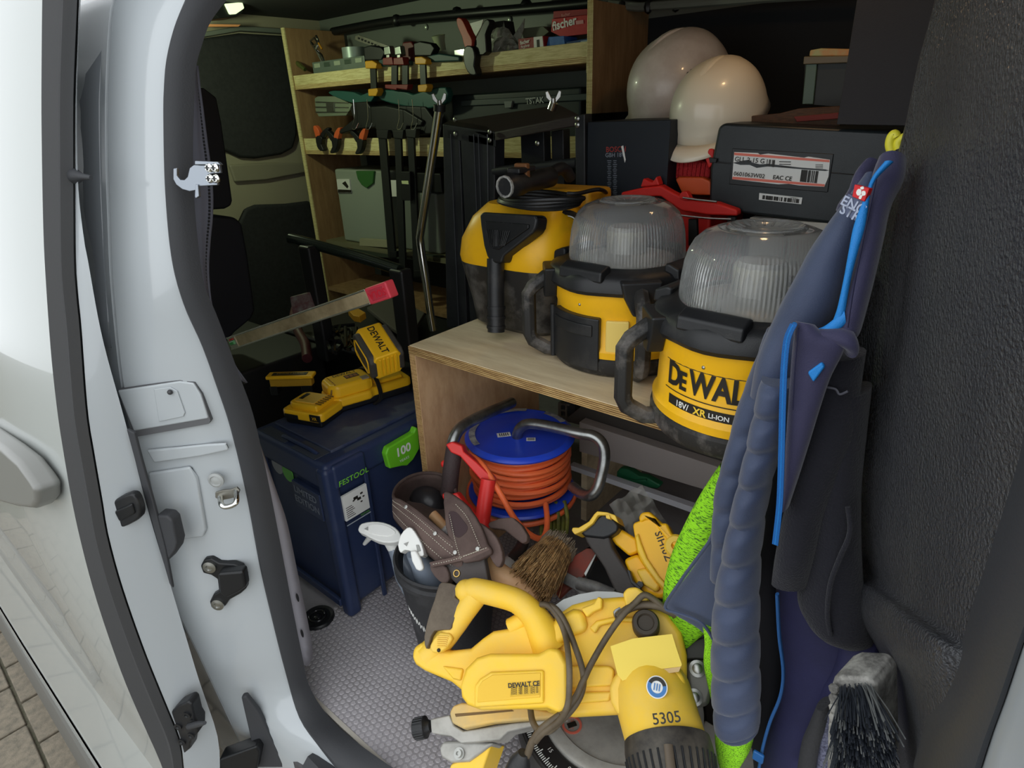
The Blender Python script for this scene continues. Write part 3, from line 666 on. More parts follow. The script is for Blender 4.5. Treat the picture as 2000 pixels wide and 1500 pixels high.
# ---- wet/dry vacuum
vx, vy = -.815, 1.035
vc = thing('vacuum_cleaner', 'yellow and black cordless vacuum with floor nozzle clipped on front, on the plywood box', 'vacuum cleaner', (vx, vy, BZ1))
def sqr(cx, cy, hx_, hy_, z, e=4, n=40):
    return [V((cx + hx_*(abs(cos(a))**(2/e))*(1 if cos(a) > 0 else -1), cy + hy_*(abs(sin(a))**(2/e))*(1 if sin(a) > 0 else -1), z)) for a in [2*pi*i/n for i in range(n)]]
def stack(secs, n=40, e=4):
    m = M(); rows = [sqr(*s_, e=e, n=n) for s_ in secs]; m.grid(rows, cu=True); m.f.append(tuple(range(n))[::-1]); k = (len(rows)-1)*n; m.f.append(tuple(range(k, k+n))); return m
VB = BZ1
build('tank', stack([(vx, vy, .10, .085, VB+.001), (vx, vy, .112, .097, VB+.012), (vx, vy, .118, .102, VB+.06), (vx-.004, vy, .132, .112, VB+.135), (vx-.004, vy, .134, .113, VB+.142)]), mat('smoky_tank', (48, 46, 44), .3, col2=(126, 122, 116), ns=16, nd=(.5, .85)), vc)
build('motor_head', stack([(vx-.004, vy, .133, .112, VB+.140), (vx-.004, vy, .136, .114, VB+.155), (vx-.002, vy, .130, .112, VB+.19), (vx+.004, vy+.006, .112, .100, VB+.235), (vx+.01, vy+.01, .095, .086, VB+.256), (vx+.01, vy+.01, .088, .08, VB+.262)]), YEL, vc)
build('rear_deck', M().box((vx-.03, vy+.02, VB+.25), (vx+.135, vy+.11, VB+.285)), mat('ochre_plastic', (206, 150, 34), .45), vc, bev=.01, seg=3)
VO = V((vx, vy-.116, .80)); VN = V((0, -1, .18)).normalized()
nz = slab('floor_nozzle', [(936, 420), (942, 414), (1044, 420), (1049, 428), (1046, 446), (1040, 456), (984, 500), (979, 514), (958, 514), (950, 500), (944, 480), (938, 440)], VO, VN, -.012, .024, BLK, vc, bev=.006, seg=3)
slab('nozzle_face', [(947, 432), (1032, 438), (1032, 446), (972, 488), (962, 486), (948, 450)], VO, VN, .02, .028, BLKC, nz, bev=.002)
m = M()
for i in range(12):
    a = i/11; m.tube([WP(951+a*44, 448+a*3, VO+VN*.03, VN), WP(957+a*28, 482-a*2, VO+VN*.03, VN)], .0011, 5)
build('nozzle_ribs', m, BLK, nz)
text('nozzle_lettering', 'FLOOR', BLK, nz, quadfn(WP(955, 438, VO+VN*.028, VN), WP(1018, 443, VO+VN*.028, VN), VN), .014)
m = M().tube([WP(968, 505, VO+VN*.008, VN), WP(968, 560, VO+VN*.008, VN), WP(969, 625, VO+VN*.006, VN), WP(969, 648, VO+VN*.006, VN)], .0175, 20)
build('nozzle_tube', m, BLK, vc)
m = M()
for py in (598, 617, 636): m.tube([WP(969, py, VO+VN*.007, VN), WP(969, py+5, VO+VN*.007, VN)], .0195, 20)
build('tube_collar', m, BLK, vc)
hp = W(1107, 446, d=1.20)
fm = frame(hp, V((.8, .6, 0)), V((.35, -.9, .2)))
pt_ = build('hose_port', M().lathe([(.018, -.06), (.024, -.03), (.034, -.012), (.035, 0), (.031, .004), (.026, 0), (.024, -.03), (0, -.032)], 32, fm), BLK, vc)
m = M()
for i in range(3): m.tube([fm @ V((.024*cos(2*pi*j/24), .024*sin(2*pi*j/24), -.006-.007*i)) for j in range(24)], .0018, 6, closed=True)
build('port_thread', m, STL, pt_)
# coiled flex on the vacuum
cf = M(); cz = VB+.27
cc = W(1050, 396, z=cz)
for k_ in range(4):
    P = []
    for i in range(28):
        a = 2*pi*i/28; P.append(cc + V((.088*cos(a)*(1+.02*sin(3*a+k_)) + .004*k_, .058*sin(a), .004*k_ + .003*sin(2*a+k_))))
    cf.tube(P, .0042, 7, closed=True)
cf.tube([cc + V((.07, 0, .02)), W(1130, 378, z=cz+.02), W(1170, 370, z=cz+.02), W(1186, 378, z=cz)], .004, 7, sm=5)
build('flex_coil', cf, BLKC, None, label='coiled black flex lying on top of the yellow vacuum', cat='cable')
# torch-like tool lying on the vacuum
to = thing('flood_torch', 'black tube-shaped power tool with a worn round mouth, lying on the flex coil', 'tool', W(1010, 366, z=cz+.03))
a0, a1 = W(990, 364, z=cz+.040), W(1120, 336, z=cz+.045)
d_ = (a1-a0).normalized(); a0 = a0 - d_*.006
fm = frame(a0, d_.cross(V((0, 0, 1))), -d_)
build('barrel', M().lathe([(.019, 0), (.021, -.01), (.021, -.045), (.017, -.06), (.019, -.10), (.019, -.14), (.012, -.15)], 24, fm), BLK, to)
build('mouth_ring', M().lathe([(.0150, -.02), (.0155, 0), (.0165, .0025), (.0195, .002), (.0200, -.002)], 12, fm, cap=False), mat('worn_pale_ring', (168, 168, 164), .5, col2=(90, 90, 88), ns=60), to)
build('lens', M().lathe([(.0155, -.006), (0, -.012)], 24, fm, cap=False), mat('dark_lens', (58, 60, 60), .1), to)
build('clamp_bracket', M().cb((0, .012, -.052), (.03, .046, .012), fm), mat('brown_bracket', (120, 78, 44), .6), to, bev=.003)
build('clamp_foot', M().cb((.0, .024, -.05), (.03, .010, .05), fm), BLK, to, bev=.003)
build('rear_grip', M().tube([a0 + d_*.13 + V((0, 0, .004)), a0 + d_*.17 + V((0, .01, .012)), a0 + d_*.20 + V((0, .01, -.01))], .012, 12, sm=4), BLK, to)
# ================================================================ CABLE REEL
BLU3 = mat('reel_blue', (38, 72, 206), .32, col2=(60, 90, 200), ns=20, nd=(.5, .9))
ORG = mat('orange_cable', (238, 110, 60), .45, col2=(206, 92, 54), ns=14, nd=(.5, .85))
rc = W(1015, 846, z=.40); RR = .124
rl = thing('cable_reel', 'blue cable reel wound with orange cable on a bent steel frame with red handle', 'cable reel', (rc.x, rc.y, .2))
T_ = Matrix.Translation((rc.x, rc.y, 0))
fl1 = build('flange', M().lathe([(0, .402), (.05, .401), (.106, .402), (.112, .404), (RR-.004, .401), (RR, .396), (RR-.002, .392), (0, .39)], 56, T_), BLU3, rl)
build('flange', M().lathe([(0, .262), (RR-.004, .260), (RR, .256), (RR-.002, .252), (0, .25)], 56, T_), BLU3, rl)
build('hub_core', M().lathe([(.06, .26), (.06, .392)], 24, T_), BLU3, rl)
for (px, py, w_, h_, an) in ((984, 849, .030, .018, .35), (1037, 858, .020, .014, .15)):
    c = W(px, py, z=.4035); f_ = Matrix.Translation(c) @ Matrix.Rotation(an+.5, 4, 'Z')
    s_ = build('rating_sticker', M().cb((0, 0, 0), (w_, h_, .0006), f_), PAP, fl1)
    m = M()
    for i in range(5): m.cb((-.3*w_+.15*w_*i, 0, .0004), (w_*.07, h_*.7, .0004), f_)
    build('sticker_print', m, INK, s_)
def ringband(z, r0, r1, a0, a1, n=16):
    return M().grid([[V((rc.x + r*cos(a), rc.y + r*sin(a), z)) for r in (r0, r1)] for a in [radians(a0+(a1-a0)*i/n) for i in range(n+1)]])
for a0, a1 in ((195, 250), (120, 165), (60, 95)):
    build('rim_sticker', ringband(.4052, .100, .114, a0, a1), mat('faded_sticker', (178, 180, 176), .5, col2=(110, 112, 130), ns=60), fl1, flat=True)
for k_ in range(11):
    z = .276 + .0108*k_; ph = random.uniform(0, 6.28); tl = random.uniform(.002, .009); r_ = .110 + random.uniform(-.004, .005) - .006*abs(k_-5)/5
    P = [V((rc.x + (r_ + .002*sin(3*a+ph))*cos(a), rc.y + (r_ + .002*sin(3*a+ph))*sin(a), z + tl*sin(a+ph))) for a in [2*pi*i/44 for i in range(44)]]
    build('cable_turn', M().tube(P, .0061, 9, closed=True), ORG, rl)
P = [V((rc.x + (.122+.003*sin(2*a))*cos(a), rc.y + (.122+.003*sin(2*a))*sin(a), .250 + .012*sin(a-.6))) for a in [radians(170 + 230*i/30) for i in range(31)]]
build('cable_turn', M().tube(P, .0061, 9), ORG, rl)
P = [W(905, 882, d=1.28), W(940, 905, d=1.22), W(975, 960, d=1.19), W(1003, 1010, d=1.19), W(1030, 1040, d=1.20), W(1052, 1052, d=1.21), W(1064, 1046, d=1.22), W(1069, 1020, d=1.25), W(1066, 985, d=1.29)]
build('cable_tail', M().tube(P, .0062, 10, sm=6), ORG, rl)
tu = [(1011, 862, 1.355), (1012, 842, 1.335), (1030, 828, 1.315), (1070, 832, 1.29), (1130, 846, 1.25), (1160, 852, 1.235), (1177, 868, 1.225), (1181, 895, 1.22), (1174, 930, 1.225), (1166, 955, 1.23), (1153, 968, 1.24), (1135, 964, 1.27), (1118, 950, 1.30)]
STT = mat('worn_steel_tube', (158, 160, 158), .3, .9, col2=(92, 92, 92), ns=24, nd=(.45, .8))
build('frame_tube', M().tube([W(*q[:2], d=q[2]) for q in tu], .0115, 16, sm=5), STT, rl)
tu = [(1000, 786, 1.43), (985, 793, 1.40), (950, 808, 1.34), (918, 824, 1.29), (898, 838, 1.26), (887, 856, 1.25), (882, 880, 1.25)]
build('frame_tube', M().tube([W(*q[:2], d=q[2]) for q in tu], .0125, 16, sm=5), STT, rl)
gr_ = [W(888, 872, d=1.245), W(881, 920, d=1.25), W(877, 966, d=1.26)]
build('rubber_grip', M().tube(gr_, .0175, 18, sm=4), mat('worn_dark_grip', (62, 50, 50), .7, bump=.6, bs=250), rl)
RO = W(920, 930, d=1.20); RN = V((.35, -.8, .45)).normalized()
RDH = mat('red_handle', (222, 48, 44), .38)
slab('handle_arm', [(869, 868), (882, 862), (902, 870), (906, 882), (930, 902), (962, 932), (966, 942), (950, 950), (938, 938), (898, 892), (880, 884)], RO, RN, -.03, -.006, RDH, rl, bev=.004)
slab('handle_arm', [(862, 964), (878, 966), (892, 962), (908, 984), (930, 1004), (936, 1024), (924, 1022), (902, 996), (880, 978), (864, 976)], RO, RN, -.03, -.006, RDH, rl, bev=.004)
build('handle_bar', M().tube([WP(954, 936, RO, RN), WP(947, 980, RO, RN), WP(940, 1036, RO, RN)], .0150, 18), RDH, rl)
build('lock_knob', M().ball(W(868, 906, d=1.26), .008, 10), RDH, rl)
# ---- olive garden cable hanging under the reel
oc = M()
for k_ in range(7):
    a = k_/6; oc.tube([W(1052+a*50, 985-a*6, d=1.36+.02*(k_ % 2)), W(1056+a*52, 1010, d=1.34+.02*(k_ % 2)), W(1058+a*48, 1050-a*8, d=1.34)], .0048, 8, sm=3)
build('cable_coil', oc, mat('olive_cable', (118, 118, 44), .6, col2=(60, 62, 30), ns=30), None, label='coil of olive green cable under the orange cable reel', cat='cable')
# ---- things lying inside and under the plywood box
YI = 1.15
def wslab(name, L, y, t, m, par=None, bev=.001, **k):
    P = [W(a, b, y=y) for a, b in L]; return build(name, M().prism(P, (0, t, 0)), m, par, bev=bev, **k)
LG = mat('pale_grey_board', (168, 160, 156), .55)
wslab('grey_board', [(1131, 824), (1425, 920), (1425, 972), (1131, 882)], YI, .03, LG, label='long pale grey boxed profile lying under the plywood shelf top', cat='profile', bev=.002)
wslab('white_strip', [(1112, 908), (1380, 1000), (1380, 1012), (1112, 917)], YI-.01, .02, mat('white_strip', (208, 208, 214), .4), label='thin white strip running below the grey profile', cat='strip')
wslab('dark_board', [(1100, 822), (1140, 790), (1430, 870), (1430, 905)], YI+.032, .01, mat('dark_grey_board', (70, 66, 62), .6), label='dark grey board behind the long grey profile', cat='board')
gs = thing('green_spreader', 'dark green plastic grip between the grey profile and the white strip', 'tool', W(1230, 950, y=YI+.03))
GDK = mat('dark_green_plastic', (30, 96, 62), .45)
q_ = YI+.02
wslab('grip', [(1204, 922), (1210, 915), (1226, 916), (1248, 930), (1262, 932), (1290, 948), (1284, 956), (1262, 952), (1240, 953), (1214, 946), (1203, 936)], q_, .02, GDK, gs, bev=.004)
wslab('grip_rib', [(1208, 932), (1240, 938), (1262, 936), (1262, 940), (1240, 943), (1208, 936)], q_-.004, .006, GDK, gs, bev=.001)
ax_ = thing('aluminium_extrusion', 'slotted aluminium extrusion end with a comb-shaped section, behind the reel', 'extrusion', W(1098, 800, y=1.2))
m = M()
for L_ in ([(1090, 786), (1096, 786), (1096, 822), (1090, 822)], [(1096, 788), (1112, 790), (1112, 793), (1096, 791)], [(1096, 800), (1104, 801), (1104, 804), (1096, 803)], [(1104, 792), (1107, 792), (1107, 816), (1104, 816)], [(1096, 812), (1112, 814), (1112, 818), (1096, 816)]):
    m.prism([W(a, b, y=1.19) for a, b in L_], (0, .03, 0))
build('comb_profile', m, mat('matt_aluminium', (150, 152, 150), .4, .9), ax_)
build('profile_body', M().prism([W(a, b, y=1.195) for a, b in [(1098, 788), (1122, 778), (1124, 806), (1112, 818), (1098, 818)]], (0, .03, 0)), mat('dark_profile', (40, 40, 42), .6), ax_)
# dark back filling of the box interior: the folded stand's legs stand behind
m = thing('black_duffel', 'black soft tool bag slumped on the floor under the plywood box', 'bag', W(1200, 1010, z=0))
build('bag_body', M().ball((-.48, 1.02, .055), (.18, .10, .055), 20), mat('black_cloth', (30, 29, 28), .9, bump=.5, bs=120), m)
build('bag_strap', M().tube([(-.58, .98, .09), (-.53, .95, .115), (-.46, .95, .115), (-.40, .99, .09)], .008, 8, sm=4), mat('black_cloth', (30, 29, 28), .9), m)
# ================================================================ BUCKET and its contents
BC = (-.735, .640); BT = .27
bk_ = thing('rubber_bucket', 'black rubber bucket with white handwriting, left of the mitre saw', 'bucket', (BC[0], BC[1], .001))
BRB = mat('black_rubber_bucket', (48, 48, 50), .55, col2=(78, 78, 80), ns=14, nd=(.5, .85), bump=.2, bs=200)
Tb = Matrix.Translation((BC[0], BC[1], .001))
build('pail', M().lathe([(0, .003), (.068, .001), (.072, .003), (.097, BT-.03), (.103, BT-.028), (.104, BT-.018), (.098, BT-.014), (.101, BT-.004), (.104, BT), (.100, BT+.003), (.094, BT-.002), (.068, .01), (0, .01)], 48, Tb, cap=False), BRB, bk_)
# white scrawl wrapped on the pail
sq = []
for i in range(46):
    a = radians(250 + i*1.1); rr2 = .072 + (.097-.072)*(.165/.24) + .0006; z = .178 - .0011*i + .006*sin(i*1.9) + .003*sin(i*3.1)
    sq.append(V((BC[0]+(rr2)*cos(a), BC[1]+rr2*sin(a), z)))
build('white_scrawl', M().tube(sq, .0007, 5, sm=2), WINK, bk_)
sq = [V((BC[0]+.0895*cos(radians(302+3*sin(i*1.3))), BC[1]+.0895*sin(radians(302+3*sin(i*1.3))), .128 - .0016*i)) for i in range(14)]
build('white_scrawl', M().tube(sq, .0007, 5, sm=2), WINK, bk_)
SPW = mat('spray_white', (232, 232, 228), .35); SPG = mat('spray_bottle_grey', (132, 142, 156), .35, coat=.3)
def bottle(name, label, top, bot, r, headf):
    t = thing(name, label, 'spray bottle', bot); t_, b_ = V(top), V(bot)
    build('bottle_body', M().tube([b_, b_.lerp(t_, .55), b_.lerp(t_, .75), b_.lerp(t_, .9), t_], [r, r, r*.95, r*.6, r*.45], 24, sm=3), SPG, t)
    headf(t, t_, (t_-b_).normalized()); return t
def head1(t, p, a):
    build('neck_collar', M().tube([p - a*.012, p + a*.012], .017, 18), SPW, t)
    o = W(742, 1040, y=.575); n = V((.25, -.45, .85)).normalized()
    slab('trigger_head', [(700, 1030), (706, 1022), (726, 1018), (750, 1020), (772, 1030), (783, 1044), (780, 1056), (760, 1060), (735, 1056), (712, 1044), (700, 1038)], o, n, -.016, .004, SPW, t, bev=.008, seg=4, sm=2)
    slab('head_dish', [(712, 1030), (728, 1023), (750, 1025), (768, 1034), (772, 1042), (756, 1047), (732, 1044), (714, 1038)], o, n, .002, .0055, mat('spray_white_top', (240, 240, 236), .3), t, bev=.001, sm=2)
    slab('arrow_mark', [(711, 1033), (719, 1028), (719, 1036)], o, n, .004, .0064, mat('grey_mark', (150, 150, 146), .5), t)
    build('nozzle_pin', M().tube([W(722, 1050, y=.575), W(712, 1062, y=.578)], [.006, .004], 10), SPW, t)
def head2(t, p, a):
    o = W(800, 1060, y=.555); n = V((.35, -.6, .7)).normalized()
    slab('trigger_head', [(777, 1065), (782, 1045), (794, 1031), (804, 1031), (814, 1045), (823, 1062), (828, 1084), (818, 1086), (806, 1078), (790, 1074), (782, 1080)], o, n, -.018, .010, SPW, t, bev=.006, seg=4, sm=2)
    slab('trigger_lever', [(800, 1076), (812, 1074), (822, 1092), (828, 1110), (820, 1116), (812, 1112), (804, 1096)], o, n, .006, .018, SPW, t, bev=.004)
    slab('head_window', [(812, 1064), (818, 1064), (822, 1076), (815, 1078)], o, n, .006, .0115, mat('grey_mark', (150, 150, 146), .5), t, bev=.001)
    slab('arrow_mark', [(788, 1062), (798, 1058), (794, 1067)], o, n, .006, .0112, mat('grey_mark', (150, 150, 146), .5), t)
bottle('spray_bottle', 'grey spray bottle with white trigger head turned to the blue case, in the bucket', W(768, 1060, y=.60), V((BC[0]+.02, BC[1]-.02, .03)), .033, head1)
bottle('spray_bottle', 'grey spray bottle with white lever hanging down, against the leather tool bag', W(808, 1078, y=.575), V((BC[0]+.045, BC[1]+.015, .03)), .033, head2)
# ---- leather tool bag
LEB = mat('brown_suede', (104, 86, 80), .85, col2=(78, 62, 58), ns=16, nd=(.35, .8), bump=.4, bs=400)
LED = mat('brown_suede_dark', (74, 58, 54), .85, col2=(96, 80, 74), ns=10, bump=.4, bs=400)
tb = thing('leather_tool_bag', 'brown suede tool pouch with pale stitching, hanging over the black bucket', 'tool bag', W(860, 1100, d=1.15))
L0 = [(769, 972, 1.19), (784, 980, 1.15), (812, 998, 1.12), (846, 1026, 1.09), (880, 1054, 1.07), (905, 1066, 1.07), (905, 1030, 1.14), (895, 975, 1.22), (880, 940, 1.27), (858, 926, 1.30), (825, 924, 1.30), (794, 934, 1.27), (774, 952, 1.23)]
L1 = [(768, 992, 1.20), (785, 1010, 1.15), (812, 1034, 1.12), (845, 1064, 1.09), (878, 1092, 1.07), (908, 1106, 1.07), (915, 1060, 1.15), (905, 1010, 1.24), (888, 985, 1.31), (864, 970, 1.34), (830, 966, 1.34), (796, 976, 1.30), (776, 990, 1.25)]
L2 = [(770, 1010, 1.21), (789, 1034, 1.16), (816, 1062, 1.13), (848, 1092, 1.10), (880, 1114, 1.08), (908, 1122, 1.09), (915, 1090, 1.17), (905, 1050, 1.26), (890, 1030, 1.33), (868, 1020, 1.36), (838, 1018, 1.36), (806, 1022, 1.32), (784, 1030, 1.27)]
rows = [cr([W(*q[:2], d=q[2]) for q in L], 4, True) for L in (L0, L1, L2)]
rows = [list(q) for q in zip(*[cr(c_, 3) for c_ in zip(*rows)])]
bo = build('pouch_body', M().grid(rows, cu=True), LEB, tb, solid=.004)
build('pouch_rim', M().tube(rows[0], .0035, 8, closed=True), LED, tb)
build('pouch_floor', M().disc([q.lerp(sum(rows[3], V())/len(rows[3]), .05) for q in rows[3]]), LED, tb)
TO = W(900, 1060, d=1.06); TN = V((.2, -.7, .68)).normalized()
slab('front_flap', [(866, 960), (888, 968), (915, 990), (940, 1030), (952, 1062), (960, 1082), (905, 1100), (875, 1050), (868, 1010)], TO, TN, -.012, .0, LED, tb, bev=.004, sm=2)
slab('flap_stain', [(876, 1002), (890, 1000), (904, 1016), (913, 1030), (908, 1042), (894, 1050), (882, 1036)], TO, TN, -.001, .0008, mat('dark_stain', (60, 44, 46), .8), tb, sm=3)
slab('side_flap', [(930, 1020), (950, 1030), (970, 1050), (981, 1080), (980, 1100), (970, 1108), (955, 1085), (945, 1060)], TO, TN, -.03, -.014, LEB, tb, bev=.004, sm=2)
slab('hip_strap', [(848, 1098), (952, 1066), (960, 1078), (945, 1090), (955, 1140), (950, 1160), (900, 1150), (880, 1130), (860, 1112)], TO, TN, -.035, -.016, mat('grey_webbing', (84, 78, 76), .8, bump=.4, bs=900), tb, bev=.003)
slab('bottom_band', [(836, 1098), (880, 1088), (952, 1066), (958, 1074), (918, 1092), (890, 1098), (842, 1108)], TO, TN, -.012, .001, LEB, tb, bev=.003)
slab('loose_strap', [(838, 1104), (856, 1098), (872, 1108), (878, 1132), (866, 1140), (848, 1126)], TO, TN, -.03, -.008, LED, tb, bev=.004, sm=2)
slab('buckle_tab', [(955, 1020), (1000, 1010), (1030, 1045), (1020, 1062), (985, 1035), (958, 1032)], TO, TN, -.09, -.07, LEB, tb, bev=.003, sm=2)
st = M()
def stitches(L, n, off=.003, up_=TN):
    P = resamp(cr([V((a, b, 0)) for a, b in L], 6), n*2)
    for i in range(n):
        a, b = P[2*i], P[2*i+1]; pa_, pb2 = WP(a.x, a.y, TO+TN*off, TN), WP(b.x, b.y, TO+TN*off, TN)
        st.tube([pa_, pb2], .0006, 4)
for L in ([(878, 1005), (890, 1060), (900, 1092)], [(890, 985), (912, 1010), (928, 1045), (938, 1070)], [(846, 1102), (890, 1092), (950, 1070)], [(905, 1086), (945, 1072)]): stitches(L, 22)
PR = [rows[1], rows[2], rows[-2]]
for R_, sh_ in ((rows[1], 0), (rows[2], 0), (rows[4], 0)):
    Q = [q + TN*.0035 for q in R_[0:22]]
    Q = resamp(Q, 90)
    for i in range(45): st.tube([Q[2*i], Q[2*i+1]], .0006, 4)
build('stitching', st, mat('cream_thread', (196, 190, 172), .7), tb, kind='stuff')
for p in ((889, 1079), (933, 1072), (793, 990), (850, 1042)):
    c = WP(*p, TO + TN*.001, TN); build('rivet', M().lathe([(.0036, 0), (.0036, .0015), (0, .0022)], 12, frame(c, TN.cross(V((0, 0, 1))), TN)), STL, tb)
c = WP(892, 1120, TO - TN*.0155, TN); build('eyelet', M().tube([frame(c, TN.cross(V((0, 0, 1))), TN) @ V((.0055*cos(a), .0055*sin(a), 0)) for a in [2*pi*i/16 for i in range(16)]], .0016, 6, closed=True), mat('brass', (180, 150, 90), .3, 1), tb)
build('bag_lining', M().ball(W(835, 985, d=1.30), (.045, .035, .04), 16), mat('black_glossy_leather', (44, 42, 44), .35, bump=.5, bs=60), None, label='shiny black leather pouch lining bulging inside the brown tool bag', cat='pouch')
hh = thing('tool_handle', 'short turned wooden tool handle sticking out of the brown tool bag', 'handle', W(852, 1020, d=1.17))
build('handle_shaft', M().tube([W(845, 1005, d=1.17), W(860, 1020, d=1.16), W(884, 1048, d=1.15)], [.010, .0095, .0095], 14), mat('beech_wood', (198, 154, 110), .5), hh)
build('handle_sticker', M().tube([W(866, 1027, d=1.159), W(880, 1043, d=1.149)], .0100, 14), mat('handle_print', (206, 200, 196), .5, col2=(120, 116, 120), ns=120), hh)
hm_ = thing('wooden_shaft', 'pale wooden hammer shaft behind the yellow saw grip', 'shaft', W(1000, 1150, d=1.1))
build('shaft', M().tube([W(948, 1092, d=1.12), W(965, 1110, d=1.10), W(1000, 1138, d=1.08), (W(1050, 1175, d=1.08))], [.014, .018, .019, .016], 16, sm=4), mat('pale_ash_wood', (214, 172, 130), .5, col2=(196, 152, 110), ns=8), hm_)
build('shaft_end', M().tube([W(944, 1087, d=1.125), W(949, 1093, d=1.12)], [.011, .0145], 16), mat('pale_ash_end', (190, 150, 108), .6), hm_)
pp = thing('bent_pipe', 'dark bent pry bar wrapped in clear film, behind the wooden shaft', 'pry bar', W(1000, 1090, d=1.2))
build('bar', M().tube([W(1022, 1048, d=1.26), W(1020, 1065, d=1.24), W(1004, 1088, d=1.2), W(982, 1112, d=1.18)], .0125, 14, sm=4), mat('dark_grip', (52, 48, 46), .4, bump=.3, bs=60), pp)
build('film', M().tube([W(1002, 1092, d=1.2), W(990, 1104, d=1.185), W(982, 1114, d=1.18)], .0140, 14, sm=3), mat('clear_film', (180, 178, 172), .15, bump=1, bs=60), pp)
# ---- hand brush of natural fibre
hb_ = thing('fibre_brush', 'round brush of coarse tan natural bristles in the middle of the clutter', 'brush', W(1050, 1130, d=1.12))
c0, c1 = W(1085, 1075, d=1.16), W(1030, 1150, d=1.06); ax = (c1-c0)
STW = mat('straw_fibre', (206, 168, 116), .8, col2=(120, 92, 62), ns=60); STG = mat('greyish_fibre', (158, 142, 122), .9, col2=(100, 86, 70), ns=60)
s1 = M(); s2 = M()
uu = ax.cross(V((0, 0, 1))).normalized(); vv = uu.cross(ax).normalized()
for i in range(1500):
    a = random.uniform(0, 6.28); r = sqrt(random.random()); p = c0 + (uu*cos(a) + vv*sin(a))*.034*r
    q = c0 + ax*random.uniform(.7, 1.02) + (uu*cos(a) + vv*sin(a))*.042*r + V([random.gauss(0, .004) for _ in range(3)])
    mid = p.lerp(q, .5) + V([random.gauss(0, .002) for _ in range(3)])
    s1.tube([p, mid, q], .0008, 3, caps=False)
for i in range(900):
    a = random.uniform(0, 6.28); r = sqrt(random.random()); p = c0 + (uu*cos(a)+vv*sin(a))*.036*r
    s2.tube([p + ax*.05, p - ax*random.uniform(.08, .16) + V([random.gauss(0, .0015) for _ in range(3)])], .0007, 3, caps=False)
build('bristle_bundle', s1, STW, hb_, kind='stuff', flat=True); build('bristle_tips', s2, STG, hb_, kind='stuff', flat=True)
build('brush_core', M().tube([c0 + ax*.10, c0 + ax*.5, c0 + ax*.8], [.020, .026, .024], 18), STW, hb_)
# ---- red trowel and spatula
MO = W(1130, 1110, d=1.14); MN = V((.1, -.5, .86)).normalized()
rt = thing('red_float', 'worn dark red plasterer float under the grey scraper', 'float', WP(1130, 1110, MO, MN))
slab('float_blade', [(1092, 1128), (1100, 1098), (1146, 1070), (1166, 1072), (1164, 1090), (1142, 1122), (1128, 1138), (1110, 1150), (1092, 1168), (1086, 1160)], MO, MN, -.012, 0, mat('worn_red', (140, 58, 42), .6, col2=(108, 60, 50), ns=16), rt, bev=.002)
slab('float_edge', [(1140, 1120), (1166, 1074), (1170, 1074), (1144, 1126)], MO, MN, -.012, .004, STL, rt, bev=.001)
sp_ = thing('steel_scraper', 'dusty grey metal scraper with a round socket, behind the saw guard', 'scraper', WP(1110, 1130, MO, MN))
SCR = mat('dusty_metal', (136, 134, 130), .6, .2, col2=(92, 92, 92), ns=20)
slab('scraper_blade', [(1078, 1110), (1108, 1118), (1150, 1140), (1210, 1160), (1200, 1175), (1140, 1165), (1120, 1150), (1082, 1128)], MO + MN*.012, MN, -.003, .002, SCR, sp_, bev=.001)
build('scraper_socket', M().tube([WP(1128, 1138, MO+MN*.018, MN), WP(1162, 1148, MO+MN*.018, MN), WP(1200, 1160, MO+MN*.018, MN)], [.011, .012, .009], 14), SCR, sp_)
# ---- yellow circular saw standing behind
CO = W(1200, 1080, d=1.10); CN = V((.1, -.72, .68)).normalized()
cw = thing('circular_saw', 'small yellow cordless saw with black grip, round guard marked with pen', 'power saw', WP(1230, 1120, CO, CN) - V((0, 0, .1)))
slab('grip', [(1140, 1040), (1152, 1036), (1178, 1038), (1190, 1048), (1196, 1070), (1222, 1110), (1240, 1140), (1244, 1160), (1212, 1162), (1198, 1150), (1180, 1110), (1160, 1080), (1146, 1060)], CO, CN, -.03, .004, mat('dusty_black_grip', (66, 62, 60), .65, bump=.4, bs=200), cw, bev=.012, seg=4, sm=2)
slab('battery_foot', [(1128, 1032), (1150, 1026), (1166, 1010), (1176, 1002), (1198, 1010), (1209, 1026), (1206, 1038), (1190, 1048), (1178, 1052), (1140, 1048)], CO, CN, -.045, .010, BLK, cw, bev=.006, seg=3)
slab('yellow_foot_edge', [(1116, 1036), (1118, 1030), (1130, 1030), (1150, 1018), (1160, 1004), (1166, 998), (1186, 1000), (1202, 1006), (1208, 1022), (1202, 1018), (1184, 1006), (1168, 1006), (1158, 1022), (1140, 1036), (1122, 1044)], CO, CN, -.03, .018, YELD, cw, bev=.004)
slab('foot_window', [(1183, 1006), (1190, 1006), (1192, 1014), (1184, 1012)], CO, CN, .005, .022, YELD, cw)
slab('guard_arm', [(1189, 1046), (1208, 1030), (1244, 1052), (1248, 1078), (1228, 1086), (1200, 1062)], CO, CN, -.05, -.012, YEL, cw, bev=.006)
slab('motor_block', [(1216, 1092), (1246, 1080), (1262, 1100), (1300, 1140), (1312, 1160), (1290, 1170), (1262, 1160), (1240, 1140), (1226, 1116)], CO, CN, -.05, -.004, YEL, cw, bev=.008)
slab('motor_step', [(1240, 1112), (1262, 1108), (1290, 1144), (1282, 1158), (1256, 1142)], CO, CN, -.02, .006, YELD, cw, bev=.006)
slab('blade_guard', [(1236, 1028), (1240, 1020), (1266, 1012), (1285, 1014), (1300, 1030), (1316, 1060), (1328, 1090), (1330, 1130), (1318, 1168), (1300, 1160), (1276, 1130), (1256, 1104), (1244, 1078), (1240, 1052)], CO, CN, -.05, .010, YEL, cw, bev=.014, seg=4, sm=2)
